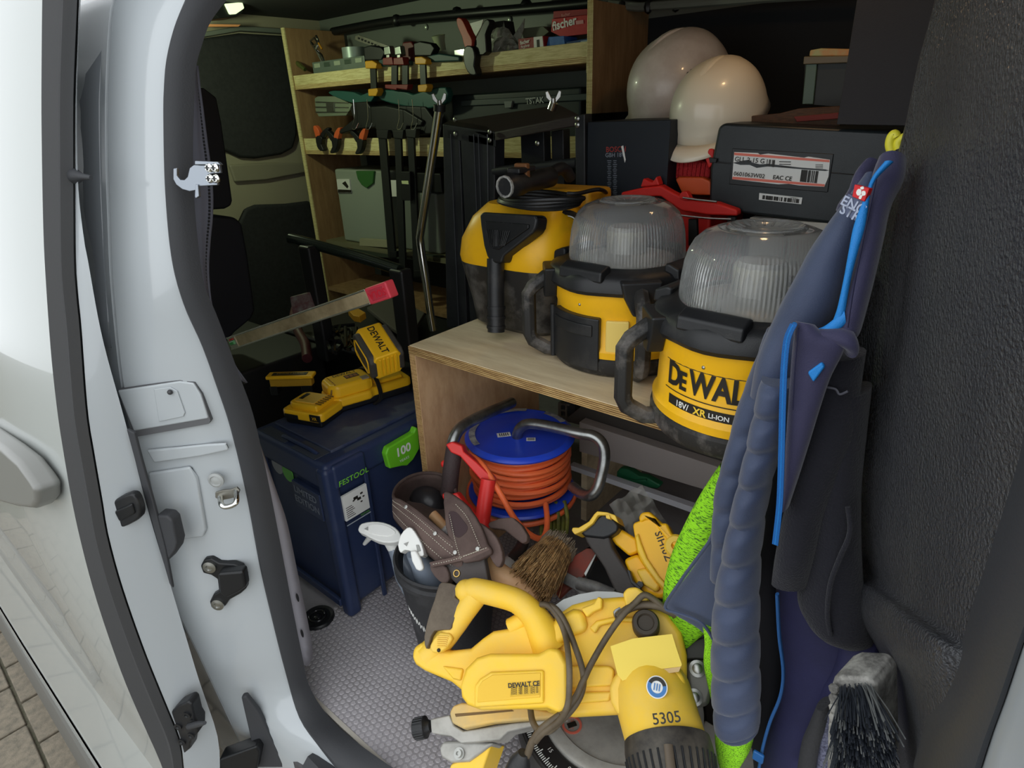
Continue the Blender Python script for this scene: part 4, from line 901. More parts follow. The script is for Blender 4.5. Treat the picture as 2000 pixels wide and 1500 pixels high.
slab('guard_rim', [(1240, 1048), (1246, 1040), (1252, 1060), (1264, 1090), (1288, 1126), (1310, 1150), (1306, 1162), (1280, 1134), (1256, 1100), (1244, 1074)], CO, CN, .0, .016, YELD, cw, bev=.004)
slab('guard_top_box', [(1246, 1010), (1252, 1000), (1268, 998), (1282, 1010), (1290, 1022), (1302, 1020), (1312, 1040), (1330, 1062), (1330, 1080), (1306, 1060), (1290, 1040), (1276, 1018), (1262, 1014), (1250, 1022)], CO, CN, -.02, .014, YEL, cw, bev=.006)
build('guard_boss', M().lathe([(.020, 0), (.020, .012), (.016, .016), (.007, .016), (.006, .010), (0, .010)], 24, frame(WP(1322, 1068, CO, CN), CN.cross(V((0, 0, 1))), CN)), YELD, cw)
text('pen_marks', 'SIHI0Z', INK, cw, quadfn(WP(1282, 1034, CO+CN*.011, CN), WP(1308, 1100, CO+CN*.011, CN), CN), .017, bold=.01, spacing=1.1)
slab('guard_hook', [(1224, 1112), (1230, 1114), (1236, 1134), (1252, 1148), (1248, 1152), (1232, 1138)], CO, CN, .0, .012, BLK, cw, bev=.001)
build('lock_bolt', M().lathe([(.006, 0), (.006, .006), (0, .007)], 6, frame(WP(1251, 1142, CO+CN*.004, CN), CN.cross(V((0, 0, 1))), CN)), BLKC, cw)
pf = thing('plastic_film', 'crumpled clear plastic film tucked behind the yellow saw', 'plastic film', W(1220, 1030, d=1.22))
rows = []
for i in range(9):
    rows.append([W(1190 + 8*i + 7*j, 985 + 11*j - 5*i + random.uniform(-4, 4), d=1.22 + random.uniform(-.02, .02)) for j in range(9)])
build('film_sheet', M().grid(rows), mat('thin_film', (190, 188, 180), .12, alpha=.35), pf, solid=.0006)
# ================================================================ MITRE SAW
SO = W(1090, 1290, d=.95); SN = V((.22, -.62, .75)).normalized()
def sp2(px, py, off=0): return WP(px, py, SO + SN*off, SN)
ms = thing('mitre_saw', 'large yellow sliding mitre saw with its flex wrapped around, front of the floor', 'mitre saw', (sp2(1120, 1300).x, sp2(1120, 1300).y, .002))
def sl(name, L, t0, t1, m=YELD, bev=.008, seg=4, sm=0, par=None, **k): return slab(name, L, SO, SN, t0, t1, m, par or ms, bev=bev, seg=seg, sm=sm, **k)
SLV = mat('cast_aluminium', (172, 170, 164), .42, .15, col2=(146, 144, 138), ns=16)
# guard and blade
sl('blade_edge', [(1078, 1186), (1100, 1170), (1130, 1160), (1165, 1154), (1200, 1155), (1225, 1160), (1225, 1200), (1100, 1230)], -.012, -.008, mat('grey_guard_steel', (150, 152, 150), .4, .5), bev=.001, sm=0)
sl('blade_guard', [(1055, 1262), (1064, 1228), (1084, 1202), (1116, 1180), (1160, 1168), (1215, 1164), (1268, 1174), (1308, 1198), (1332, 1234), (1342, 1280), (1342, 1330), (1330, 1372), (1230, 1396), (1120, 1402), (1062, 1392)], -.055, .0, bev=.010)
sl('guard_raised_panel', [(1062, 1240), (1084, 1206), (1118, 1188), (1138, 1190), (1146, 1216), (1146, 1232), (1110, 1244), (1080, 1268), (1058, 1276)], -.01, .014, bev=.010)
sl('guard_tab', [(1134, 1188), (1160, 1178), (1168, 1164), (1176, 1168), (1176, 1188), (1158, 1196), (1146, 1206)], -.01, .016, bev=.006)
sl('guard_rib', [(1150, 1226), (1164, 1212), (1208, 1202), (1244, 1206), (1242, 1216), (1206, 1214), (1172, 1222), (1162, 1238)], -.01, .008, bev=.004)
sl('lower_guard_panel', [(1112, 1300), (1190, 1300), (1200, 1308), (1198, 1340), (1110, 1344)], -.01, .008, bev=.004)
sl('lower_guard_panel', [(1110, 1352), (1196, 1350), (1190, 1370), (1110, 1376)], -.01, .006, bev=.004)
sl('hinge_block', [(1216, 1158), (1226, 1147), (1244, 1146), (1258, 1156), (1268, 1172), (1266, 1184), (1246, 1190), (1222, 1186)], -.03, .020, bev=.008)
# body
sl('nose_arm', [(803, 1284), (806, 1264), (824, 1252), (848, 1262), (880, 1270), (918, 1266), (942, 1246), (962, 1232), (1000, 1226), (1030, 1206), (1072, 1220), (1092, 1250), (1100, 1300), (1080, 1390), (960, 1380), (905, 1352), (880, 1332), (828, 1310), (810, 1298)], -.065, .004, bev=.020, seg=5)
sl('arm_lower_step', [(862, 1300), (905, 1306), (900, 1330), (884, 1326)], -.0, .008, bev=.004)
sl('motor_housing', [(898, 1340), (908, 1306), (930, 1284), (956, 1276), (1050, 1276), (1074, 1264), (1092, 1268), (1108, 1296), (1110, 1388), (1092, 1394), (1068, 1384), (940, 1388), (912, 1378), (900, 1362)], -.03, .040, bev=.016, seg=5)
sl('housing_frame', [(926, 1340), (936, 1326), (958, 1312), (1062, 1308), (1062, 1374), (926, 1382)], .03, .045, bev=.004)
sl('housing_recess', [(934, 1342), (942, 1330), (962, 1318), (1056, 1314), (1055, 1362), (932, 1372)], .04, .0462, mat('tool_yellow_panel', (232, 186, 52), .5), bev=.001)
rp = sl('rating_plate', [(998, 1334), (1054, 1329), (1053, 1357), (996, 1361)], .045, .0470, mat('plate_gold', (214, 170, 30), .4), bev=.0003)
text('plate_print', 'DEWALT CE', INK, rp, quadfn(sp2(1001, 1339, .0472), sp2(1045, 1335.5, .0472), SN), .0088, bold=.03)
for i in range(4): text('plate_print', 'DWS  780  XPS  1675 W', INK, rp, quadfn(sp2(1001, 1343.6+i*4, .0472), sp2(1049, 1340+i*4, .0472), SN), .0040)
# D handle
hd = build('handle_top', M().tube([sp2(908, 1153, .012), sp2(926, 1152, .014), sp2(965, 1160, .016), sp2(1010, 1174, .016), sp2(1040, 1200, .010), sp2(1060, 1232, .0), sp2(1072, 1262, -.01)], [.014, .0195, .0195, .0195, .021, .026, .030], 20, sm=6), YELD, ms)
build('handle_grip_end', M().ball(sp2(910, 1154, .012), .0190, 16), YELD, ms)
build('handle_post', M().tube([sp2(928, 1164, .010), sp2(906, 1196, .006), sp2(884, 1228, .0), sp2(860, 1256, -.008), sp2(838, 1280, -.016)], [.020, .0185, .018, .020, .024], 18, sm=5), YELD, ms)
build('handle_web', M().tube([sp2(1000, 1226, -.01), sp2(1022, 1210, -.004), sp2(1030, 1196, .0)], [.016, .014, .012], 14, sm=3), YELD, ms)
sl('trigger_guard', [(857, 1142), (868, 1137), (890, 1143), (892, 1158), (888, 1166), (901, 1176), (898, 1190), (884, 1218), (878, 1230), (848, 1232), (838, 1255), (832, 1268), (828, 1244), (838, 1200), (848, 1172)], -.012, .022, mat('dusty_dark_rubber', (76, 64, 52), .6, col2=(108, 96, 80), ns=14), bev=.007, seg=3, sm=2)
sl('trigger_pad', [(846, 1248), (858, 1234), (878, 1236), (884, 1246), (872, 1266), (858, 1276), (842, 1274), (838, 1262)], .006, .020, bev=.004)
m = M()
for i in range(6): m.tube([sp2(854, 1242+i*4, .021), sp2(876-i, 1243+i*4, .021)], .0010, 5)
build('pad_ribs', m, YELD, ms)
build('pad_screw', M().ball(sp2(857, 1270, .020), .0032, 10), INK, ms)
# motor can leaning to the viewer
m0, m1, m2 = sp2(1264, 1322, -.02), sp2(1305, 1462, .03), sp2(1322, 1560, .05)
mc = build('motor_can', M().tube([m0, m0.lerp(m1, .25), m1.lerp(m0, .3), m1], [.052, .0575, .056, .055], 32, sm=3), YELD, ms)
sl('motor_shoulder', [(1192, 1372), (1188, 1340), (1204, 1312), (1240, 1300), (1316, 1296), (1336, 1318), (1344, 1360), (1330, 1380), (1240, 1400), (1206, 1400)], -.04, .026, bev=.020, seg=5)
bd_ = (m2-m1).normalized(); fm = frame(m1, SN.cross(bd_), bd_)
bandm = mat('motor_end_black', (46, 42, 38), .5, col2=(84, 78, 68), ns=20)
build('motor_band', M().lathe([(.054, -.012), (.0585, -.010), (.0600, .004), (.0595, .018), (.053, .060), (.046, .068), (.0, .066)], 48, fm), bandm, ms)
for a in range(36):
    t_ = 2*pi*a/36; r_ = Matrix.Rotation(t_, 4, 'Z')
    build('vent_rib', M().tube([fm @ r_ @ V((.0600, 0, .014)), fm @ r_ @ V((.0575, 0, .036)), fm @ r_ @ V((.0535, 0, .060))], .0016, 6), BLKC, ms) if a % 1 == 0 else None
build('motor_cap', M().lathe([(.040, .066), (.040, .071), (.036, .074), (0, .075)], 32, fm), YELD, ms)
build('brush_cap', M().tube([fm @ V((.004, .0595, .012)), fm @ V((.002, .0600, .040))], .006, 12, flat=.6), mat('brown_cap', (92, 80, 66), .5), ms)
# cylinder band fangs
sl('band_tab', [(1232, 1440), (1256, 1414), (1272, 1408), (1282, 1426), (1262, 1440)], .050, .072, bandm, bev=.003) if False else None
text('pen_number', '5305', INK, ms, quadfn(sp2(1284, 1405, .088), sp2(1320, 1401, .088), SN), .019, bold=.01)
stk = build('test_sticker', M().lathe([(.0145, 0), (.0145, .0008), (0, .0008)], 32, frame(sp2(1283, 1342, .060), SN.cross(V((0, 0, 1))), SN)), PAP, ms)
fm2 = frame(sp2(1283, 1342, .0612), SN.cross(V((0, 0, 1))), SN)
build('sticker_ring', M().lathe([(.0080, 0), (.0080, .0003), (.0130, .0003), (.0130, 0)], 32, fm2, cap=False), mat('sticker_blue', (58, 116, 176), .5), stk)
build('sticker_arc', M().lathe([(.0080, .0002), (.0080, .0007), (.0130, .0007), (.0130, .0002)], 16, fm2, a0=radians(200), a1=radians(340), cap=False), INK, stk)
m = M()
for i in range(3): m.cb((-.0035+.0035*i, 0, .0006), (.0014, .009, .0006), fm2)
build('sticker_bars', m, mat('sticker_blue', (58, 116, 176), .5), stk)
pp_ = sl('paper_note', [(1192, 1262), (1236, 1247), (1313, 1238), (1320, 1262), (1332, 1298), (1330, 1302), (1262, 1310), (1216, 1330), (1206, 1318)], .034, .0352, mat('yellow_paper', (238, 210, 92), .7), bev=.0003)
sl('paper_underside', [(1216, 1328), (1262, 1310), (1330, 1302), (1326, 1312), (1270, 1320), (1226, 1326)], .028, .034, mat('paper_tan', (206, 176, 126), .8), bev=.0003)
kb = frame(sp2(1262, 1228, .0), SN.cross(V((0, 0, 1))), (SN + V((0, 0, .5))).normalized())
build('depth_knob', M().lathe([(.010, -.01), (.019, .006), (.0205, .010), (.0205, .028), (.018, .032), (.013, .032), (.011, .028), (0, .028)], 32, kb), mat('dark_knob', (58, 50, 40), .5), ms)
build('cable_clip', M().tube([sp2(1206, 1212, .012), sp2(1200, 1196, .02), sp2(1212, 1188, .02)], .0022, 8, sm=3), STL, ms)
# rear carriage on the right
sl('rail_block', [(1338, 1256), (1384, 1240), (1392, 1262), (1384, 1288), (1340, 1288)], -.07, -.03, mat('dark_rail', (66, 64, 58), .5), bev=.003)
sl('bevel_bracket', [(1340, 1292), (1378, 1288), (1386, 1310), (1392, 1350), (1384, 1378), (1360, 1384), (1344, 1370)], -.06, -.02, mat('grey_cast', (112, 110, 104), .5, .3), bev=.008)
for p in ((1362, 1306), (1356, 1362)):
    f_ = frame(sp2(*p, -.02), SN.cross(V((0, 0, 1))), SN)
    build('carriage_bolt', M().lathe([(.012, 0), (.012, .004), (.0075, .005), (.0075, .013), (.004, .015), (0, .015)], 6*3, f_), STL, ms)
# base and turntable on the floor
tcx, tcy = -.37, .70
Tt = Matrix.Translation((tcx, tcy, 0))
build('base_casting', M().lathe([(.186, .004), (.19, .03), (.187, .062), (.15, .064), (0, .064)], 64, Tt), mat('dark_base', (56, 54, 52), .5), ms)
build('turntable', M().lathe([(.146, .062), (.146, .074), (.141, .077), (.124, .0775), (.121, .074), (0, .074)], 80, Tt), SLV, ms)
build('mitre_scale', M().lathe([(.149, .064), (.151, .069), (.183, .067), (.185, .062)], 80, Tt, cap=False), mat('scale_black', (34, 32, 32), .4), ms)
tk = M()
for i in range(120):
    a = radians(150 + i*1.25); L_ = .012 if i % 5 == 0 else .007; f_ = Tt @ Matrix.Rotation(a, 4, 'Z')
    tk.cb((.180 - L_/2, 0, .0688), (L_, .0011, .0010), f_)
build('scale_ticks', tk, WINK, ms, kind='stuff')
for i, s_ in enumerate(('45', '31.6', '22.5', '15', '0')):
    a = radians(205 + i*16); ctr = V((tcx + .159*cos(a), tcy + .159*sin(a), .0698)); u_ = V((-sin(a), cos(a), 0))
    text('scale_number', s_, WINK, ms, flatfn(ctr, u_*-1 if sin(a) > 0 else u_, V((-cos(a), -sin(a), 0)), (0, 0, 1)), .010)
c = W(1117, 1416, z=.0745)
build('warning_sign', M().lathe([(.0135, 0), (.0135, .0012), (.0175, .0012), (.0175, 0)], 28, Matrix.Translation(c), cap=False), mat('sign_red', (216, 110, 90), .5), ms)
text('warning_hand', 'X', mat('sign_red', (216, 110, 90), .5), ms, flatfn(c, (1, .6, 0), (-.6, 1, 0), (0, 0, 1)), .03, sx=.3)
build('warning_saw', M().cb((0, 0, .0008), (.016, .009, .001), Matrix.Translation(c) @ Matrix.Rotation(1.0, 4, 'Z')), INK, ms)
BO = W(950, 1420, d=.98); BN = V((.1, -.55, .83)).normalized()
def bsl(name, L, t0, t1, m, bev=.004, **k): return slab(name, L, BO, BN, t0, t1, m, ms, bev=bev, **k)
bsl('support_rail', [(877, 1392), (884, 1378), (900, 1372), (1020, 1378), (1110, 1396), (1080, 1402), (960, 1412), (905, 1424), (882, 1412)], -.02, .012, mat('worn_yellow_rail', (222, 184, 104), .5, col2=(190, 168, 120), ns=12), .006)
bsl('rail_slot', [(888, 1394), (1000, 1386), (1004, 1389), (890, 1400)], .006, .0128, mat('slot_dark', (110, 86, 50), .7), .0005)
bsl('support_arm', [(840, 1404), (878, 1396), (886, 1416), (905, 1427), (1000, 1412), (1100, 1402), (1060, 1414), (992, 1430), (975, 1446), (900, 1452), (880, 1438), (842, 1432)], -.05, -.004, SLV, .006)
bsl('foot_casting', [(857, 1460), (864, 1448), (890, 1446), (965, 1450), (940, 1470), (915, 1488), (880, 1490), (860, 1478)], -.07, -.016, SLV, .008)
bsl('yellow_leg', [(925, 1470), (962, 1448), (940, 1510), (870, 1520), (880, 1492)], -.09, -.022, YELD, .004)
f_ = frame(WP(897, 1472, BO - BN*.014, BN), BN.cross(V((0, 0, 1))), BN)
build('foot_bolt', M().lathe([(.009, 0), (.009, .002), (.006, .002), (.006, .007), (.003, .007), (.003, .004), (0, .004)], 18, f_), STL, ms)
a_, b_ = WP(841, 1418, BO - BN*.02, BN), WP(811, 1424, BO - BN*.02, BN)
kn = build('clamp_knob', M().tube([a_, a_.lerp(b_, .2), a_.lerp(b_, .3), b_], [.009, .012, .0175, .0165], 24), BLK, ms)
m = M()
dd = (b_-a_).normalized(); e1 = dd.cross(V((0, 0, 1))).normalized(); e2 = dd.cross(e1)
for i in range(22):
    t_ = 2*pi*i/22; o_ = (e1*cos(t_) + e2*sin(t_))*.0170; m.tube([a_.lerp(b_, .35) + o_, a_.lerp(b_, .95) + o_], .0011, 4)
build('knob_knurling', m, BLK, kn)
# extension table at lower right
build('side_table', M().box((-.235, .60, .004), (-.10, .76, .072)), SLV, ms, bev=.004)
# flex
CBL = mat('dusty_brown_flex', (78, 66, 50), .55, col2=(104, 92, 74), ns=16)
def flex(L, r=.0048): return build('flex', M().tube([sp2(*q) for q in L], r, 10, sm=6), CBL, ms)
flex([(1056, 1180, .02), (1072, 1184, .024), (1090, 1206, .024), (1104, 1240, .03), (1111, 1290, .056), (1112, 1340, .056), (1108, 1380, .05), (1092, 1408, .034), (1060, 1432, .02), (1046, 1448, .012)])
flex([(1062, 1180, .02), (1084, 1188, .024), (1104, 1216, .024), (1122, 1260, .03), (1138, 1310, .034), (1138, 1345, .03), (1124, 1376, .03), (1096, 1408, .03), (1072, 1428, .02), (1052, 1426, .012), (1040, 1408, .0), (1036, 1384, -.01)])
flex([(1296, 1186, .02), (1262, 1162, .03), (1240, 1178, .03), (1214, 1204, .03), (1184, 1246, .024), (1156, 1294, .03), (1138, 1332, .036), (1124, 1362, .036), (1096, 1396, .034)])
flex([(1206, 1206, .02), (1226, 1190, .02), (1252, 1182, .02), (1286, 1184, .02), (1320, 1200, .01)], .0062)
flex([(1096, 1396, .03), (1060, 1422, .02), (1040, 1448, .01), (1030, 1474, .0), (1018, 1490, -.01)], .0056)
build('plug', M().tube([sp2(1022, 1470, .004), sp2(1016, 1488, -.006), sp2(1008, 1510, -.01)], [.008, .016, .018], 16), BLK, ms)
# ================================================================ JACKETS
NAV = mat('navy_puffer', (60, 71, 98), .62, bump=.25, bs=900, sheen=.25, col2=(52, 62, 88), ns=6)
NAV2 = mat('navy_sleeve', (62, 73, 100), .65, bump=.3, bs=900, sheen=.3)
PUR = mat('dark_indigo_softshell', (46, 44, 76), .7, bump=.3, bs=900, sheen=.3)
PUR2 = mat('indigo_softshell_low', (38, 38, 76), .75, bump=.2, bs=500, col2=(30, 30, 60), ns=4)
CYN = mat('bright_blue_tape', (30, 128, 206), .6, bump=.3, bs=900)
FLC = mat('black_fleece', (24, 24, 33), .95, bump=.9, bs=420, sheen=.12, bdist=.0015)
GRK = mat('hi_vis_green_knit', (152, 226, 30), .8, col2=(52, 96, 24), ns=420, nd=(.50, .60), stretch=(.35, .35, 1.3), bump=.7, bs=500)
GRK2 = mat('hi_vis_green_rib', (158, 232, 34), .8, col2=(60, 110, 24), ns=600, nd=(.50, .62), bump=.7, bs=600)
jk = thing('navy_work_jacket', 'navy quilted work jacket with bright blue zip and green knitted sleeves on a yellow hook', 'jacket', W(1450, 1430, y=.62))
def lb(name, rows, th, m, par=None, puff=None, sub=6, n=18, **k):
    R_ = limb(rows, th, n=n, puff=puff, sub=sub); mb = M().grid(R_, cu=True); q = len(R_[0])
    mb.f.append(tuple(range(q))[::-1]); mb.f.append(tuple(range((len(R_)-1)*q, len(R_)*q)))
    return build(name, mb, m, par or jk, **k)
# green knitted sleeve (far) and cuff
lb('knit_sleeve', [(1408, 905, 1440, 925, .74), (1372, 960, 1430, 985, .73), (1340, 1020, 1410, 1050, .72), (1312, 1085, 1400, 1120, .71), (1298, 1150, 1392, 1170, .70), (1300, 1200, 1392, 1210, .70), (1318, 1240, 1380, 1232, .70), (1332, 1262, 1360, 1248, .70)], .020, GRK)
lb('knit_edge', [(1374, 1216, 1402, 1230, .66), (1378, 1250, 1404, 1260, .66), (1376, 1290, 1404, 1300, .66), (1384, 1330, 1406, 1340, .66), (1394, 1368, 1408, 1372, .66)], .012, GRK2)
lb('knit_cuff', [(1400, 1410, 1470, 1432, .61), (1400, 1440, 1470, 1446, .61), (1404, 1468, 1462, 1470, .61), (1412, 1488, 1448, 1494, .61)], .024, GRK2)
# pocket flap body part
lb('hem_panel', [(1390, 1040, 1420, 1050, .675), (1360, 1100, 1425, 1105, .672), (1328, 1145, 1425, 1150, .67), (1302, 1182, 1425, 1200, .668), (1316, 1196, 1425, 1225, .668), (1356, 1214, 1420, 1250, .668), (1384, 1236, 1415, 1272, .668)], .010, NAV2)
build('hem_piping', M().tube([W(1392, 1050, y=.655), W(1356, 1098, y=.652), (W(1326, 1140, y=.65)), W(1299, 1186, y=.648), W(1330, 1199, y=.648), W(1372, 1218, y=.648), W(1400, 1262, y=.648)], .0024, 8, sm=5), NAV, jk)
# quilted side strip (behind) and sleeve front
def quilt(name, rows, th, nb, m=NAV, amp=.16, **k):
    A = []
    for r in rows: A.append(r)
    per = len(A)
    lb(name, A, th, m, puff=(nb, amp, .12), sub=max(6, int(nb*9/per)+4), **k)
quilt('side_baffles', [(1500, 640, 1570, 650, .66), (1482, 690, 1550, 700, .66), (1448, 780, 1520, 790, .66), (1420, 880, 1480, 890, .655), (1400, 960, 1460, 970, .65), (1394, 1040, 1450, 1050, .65), (1392, 1120, 1440, 1130, .65)], .028, 7, amp=.2)
# front sleeve built baffle by baffle
ctr = [(1492, 1560, 735), (1478, 1542, 800), (1464, 1524, 865), (1448, 1504, 935), (1430, 1490, 1010), (1414, 1482, 1085), (1400, 1480, 1160), (1395, 1480, 1235), (1394, 1481, 1305), (1396, 1482, 1370), (1402, 1480, 1415)]
seams = []
lb('sleeve_front', [(l, y_ - 4, r, y_ + 14, .612, .036) for l, r, y_ in ctr], .036, NAV, puff=(10, .30, .10), sub=12, n=32)
lb('sleeve_hem', [(1400, 1388, 1482, 1416, .615, .03), (1402, 1408, 1478, 1432, .615, .032), (1412, 1422, 1468, 1438, .615, .024)], .03, NAV)
# smooth upper sleeve and shoulder
lb('upper_sleeve', [(1690, 345, 1720, 345, .69, .016), (1652, 398, 1716, 400, .68, .026), (1620, 440, 1700, 448, .672), (1586, 486, 1668, 512, .665), (1560, 535, 1655, 560, .66), (1530, 590, 1630, 620, .655), (1502, 650, 1590, 680, .65), (1482, 705, 1560, 730, .64), (1468, 770, 1540, 790, .635, .02)], .034, NAV)
# inner side of the jacket, its shadow put into the near-black colour
lb('inner_lining', [(1620, 520, 1668, 525, .72), (1580, 600, 1650, 610, .72), (1545, 680, 1640, 690, .72), (1530, 800, 1600, 800, .72), (1500, 950, 1570, 950, .72), (1480, 1100, 1530, 1100, .72), (1470, 1250, 1530, 1250, .70), (1470, 1420, 1520, 1420, .68), (1476, 1510, 1520, 1510, .68)], .02, mat('lining_shadow', (22, 22, 28), .9))
# collar, placket, blue tape
lb('collar', [(1716, 318, 1770, 310, .665), (1704, 345, 1765, 350, .655), (1694, 400, 1740, 400, .64), (1680, 470, 1724, 470, .625), (1664, 540, 1708, 540, .615), (1650, 600, 1692, 604, .61), (1640, 640, 1678, 652, .608), (1646, 660, 1668, 660, .61)], .016, PUR)
lb('collar_back', [(1690, 335, 1722, 322, .70), (1664, 365, 1702, 350, .69), (1640, 395, 1700, 385, .69), (1634, 410, 1690, 405, .69)], .014, PUR)
lb('blue_tape', [(1728, 316, 1745, 316, .63), (1704, 345, 1712, 350, .625), (1690, 380, 1700, 382, .615), (1668, 440, 1690, 440, .605), (1658, 490, 1676, 490, .60), (1648, 545, 1662, 545, .598), (1636, 600, 1652, 600, .596), (1626, 628, 1648, 634, .596)], .004, CYN)
lb('blue_tape', [(1648, 604, 1652, 632, .596), (1630, 622, 1640, 642, .594), (1612, 636, 1618, 652, .594), (1598, 642, 1600, 650, .594)], .004, CYN)
lb('placket', [(1556, 628, 1590, 634, .59), (1552, 650, 1610, 652, .588), (1548, 690, 1650, 670, .590), (1544, 740, 1620, 740, .59), (1540, 800, 1600, 800, .59), (1536, 860, 1582, 860, .592), (1532, 930, 1560, 930, .594), (1528, 990, 1540, 990, .596)], .012, PUR)
lb('placket_fold', [(1600, 650, 1606, 640, .596), (1622, 672, 1640, 640, .594), (1646, 676, 1668, 650, .594), (1650, 690, 1672, 668, .60)], .012, PUR)
# stitch lines on the collar
m = M()
for L in ([(1712, 350), (1690, 450), (1668, 560), (1656, 640)], [(1560, 640), (1553, 720), (1549, 800)]):
    m.tube([W(a, b, y=.588 if a > 1600 else .572) for a, b in L], .0006, 5, sm=4)
build('seam', m, mat('seam_thread', (26, 26, 56), .8), jk)
zp = [(1552, 632), (1540, 660), (1534, 710), (1531, 780), (1529, 860), (1527, 930), (1524, 990), (1516, 1060)]
zpw = cr([W(a, b, y=.574) for a, b in zp], 8)
build('zip_tape', M().tube(zpw, .0042, 8, flat=.5), CYN, jk)
Z = resamp(zpw, 200); m = M()
for q in Z: m.cb(q + V((0, -.003, 0)), (.0062, .0016, .0010))
build('zip_teeth', m, mat('zip_blue', (20, 96, 168), .5), jk, kind='stuff')
z2 = [(1518, 1160), (1522, 1240), (1530, 1310), (1524, 1360), (1504, 1410), (1490, 1460), (1480, 1515)]
build('zip_tape', M().tube([W(a, b, y=.60) for a, b in z2], .0034, 8, sm=6, flat=.6), mat('dim_blue_tape', (34, 84, 140), .6), jk)
build('zip_slider', M().cb(W(1481, 1478, y=.592), (.014, .005, .016)), mat('slider_blue', (30, 90, 150), .4), jk, bev=.002)
slab('hanger_tab', [(1576, 728), (1604, 708), (1610, 718), (1588, 748)], W(1592, 728, y=.578), (0, -1, 0), -.004, .002, CYN, jk, bev=.002)
# embroidered label
LO2 = W(1670, 395, y=.612); LN = V((-.25, -1, .1)).normalized()
sl_ = slab('name_patch', [(1656, 378), (1690, 392), (1676, 436), (1642, 414)], LO2, LN, -.004, .001, mat('slate_patch', (86, 94, 120), .7), jk, bev=.0006)
rp2 = slab('red_patch', [(1669, 360), (1698, 368), (1688, 394), (1664, 384)], LO2, LN, -.004, .003, mat('patch_red', (206, 30, 36), .6), jk, bev=.0006)
for L in ([(1672, 376), (1676, 369), (1682, 371), (1681, 380), (1675, 382)], [(1684, 373), (1690, 374), (1690, 381), (1683, 382)], [(1680, 381), (1684, 382), (1681, 389), (1677, 387)], [(1680, 366), (1686, 364), (1687, 369), (1682, 370)]):
    slab('emblem_shape', L, LO2, LN, .002, .0036, WINK, rp2, sm=2)
text('patch_lettering', 'ENG', mat('silver_thread', (168, 176, 196), .6), sl_, quadfn(WP(1654, 395, LO2+LN*.0015, LN), WP(1680, 408, LO2+LN*.0015, LN), LN), .0115, bold=.02)
text('patch_lettering', 'STR', mat('silver_thread', (168, 176, 196), .6), sl_, quadfn(WP(1648, 410, LO2+LN*.0015, LN), WP(1674, 424, LO2+LN*.0015, LN), LN), .0115, bold=.02)
# fleece garment
fj = thing('black_fleece', 'black fleece hanging inside the navy jacket next to the grained pillar cover', 'fleece', W(1620, 1240, y=.66))
lb('fleece_front', [(1600, 690, 1690, 690, .64), (1580, 760, 1680, 760, .64), (1562, 850, 1670, 850, .635), (1545, 940, 1640, 930, .63), (1530, 1020, 1610, 1010, .625), (1516, 1090, 1590, 1090, .62), (1508, 1136, 1575, 1146, .62, .014)], .026, FLC, fj)
lb('fleece_side', [(1650, 760, 1700, 760, .655), (1630, 850, 1690, 850, .652), (1606, 950, 1680, 960, .648), (1584, 1040, 1680, 1060, .645), (1562, 1130, 1684, 1140, .642), (1566, 1180, 1692, 1190, .64), (1596, 1222, 1700, 1232, .64), (1640, 1256, 1705, 1258, .64, .014)], .030, FLC, fj)
build('fleece_seam', M().tube([W(a, b, y=.606) for a, b in [(1656, 990), (1660, 1040), (1640, 1090), (1622, 1140), (1616, 1200), (1622, 1240)]], .0026, 8, sm=5), FLC, fj)
build('fleece_tape', M().tube([W(a, b, y=.610) for a, b in [(1590, 754), (1612, 756), (1632, 760), (1640, 770), (1656, 764)]], .0012, 6, sm=5), mat('grey_cord', (90, 90, 100), .7), fj)
# indigo garment below
ij = thing('indigo_jacket', 'dark indigo softshell hanging lowest, below the black fleece', 'jacket', W(1580, 1500, y=.66))
lb('lower_body', [(1520, 1080, 1640, 1080, .68), (1520, 1160, 1690, 1180, .675), (1524, 1240, 1712, 1260, .67), (1532, 1310, 1714, 1330, .665), (1520, 1380, 1680, 1390, .66), (1500, 1440, 1640, 1450, .655), (1484, 1520, 1620, 1520, .65)], .035, PUR2, ij)
lb('lower_fold', [(1640, 1230, 1712, 1240, .65, .01), (1632, 1290, 1722, 1300, .645), (1600, 1350, 1730, 1350, .64), (1590, 1400, 1730, 1400, .64)], .022, PUR2, ij)
sc_ = thing('grey_scarf', 'black and grey mesh cloth hanging left of the scrubbing broom', 'cloth', W(1590, 1500, y=.60))
lb('cloth_fold', [(1596, 1376, 1622, 1372, .60), (1582, 1410, 1612, 1420, .60), (1566, 1450, 1600, 1460, .60), (1556, 1515, 1590, 1515, .60)], .012, mat('black_grey_cloth', (50, 50, 52), .9, bump=.6, bs=300), sc_)
lb('mesh_fold', [(1612, 1380, 1630, 1380, .61), (1600, 1430, 1624, 1430, .61), (1590, 1515, 1624, 1515, .61)], .010, mat('grey_mesh', (110, 112, 134), .8, col2=(50, 50, 70), ns=300), sc_)
# hooks
for lab, P in (('yellow coat hook end left of the pillar cover, above the jacket', [(1742, 298), (1738, 282), (1741, 268), (1747, 262), (1751, 268)]), ('yellow coat hook tip touching the edge of the pillar cover', [(1756, 290), (1754, 280), (1760, 272), (1768, 268)])):
    t = build('coat_hook', M().tube([W(a, b, y=.76) for a, b in P], .0046, 12, sm=5), mat('hook_yellow', (226, 218, 60), .4), None, label=lab, cat='hook')
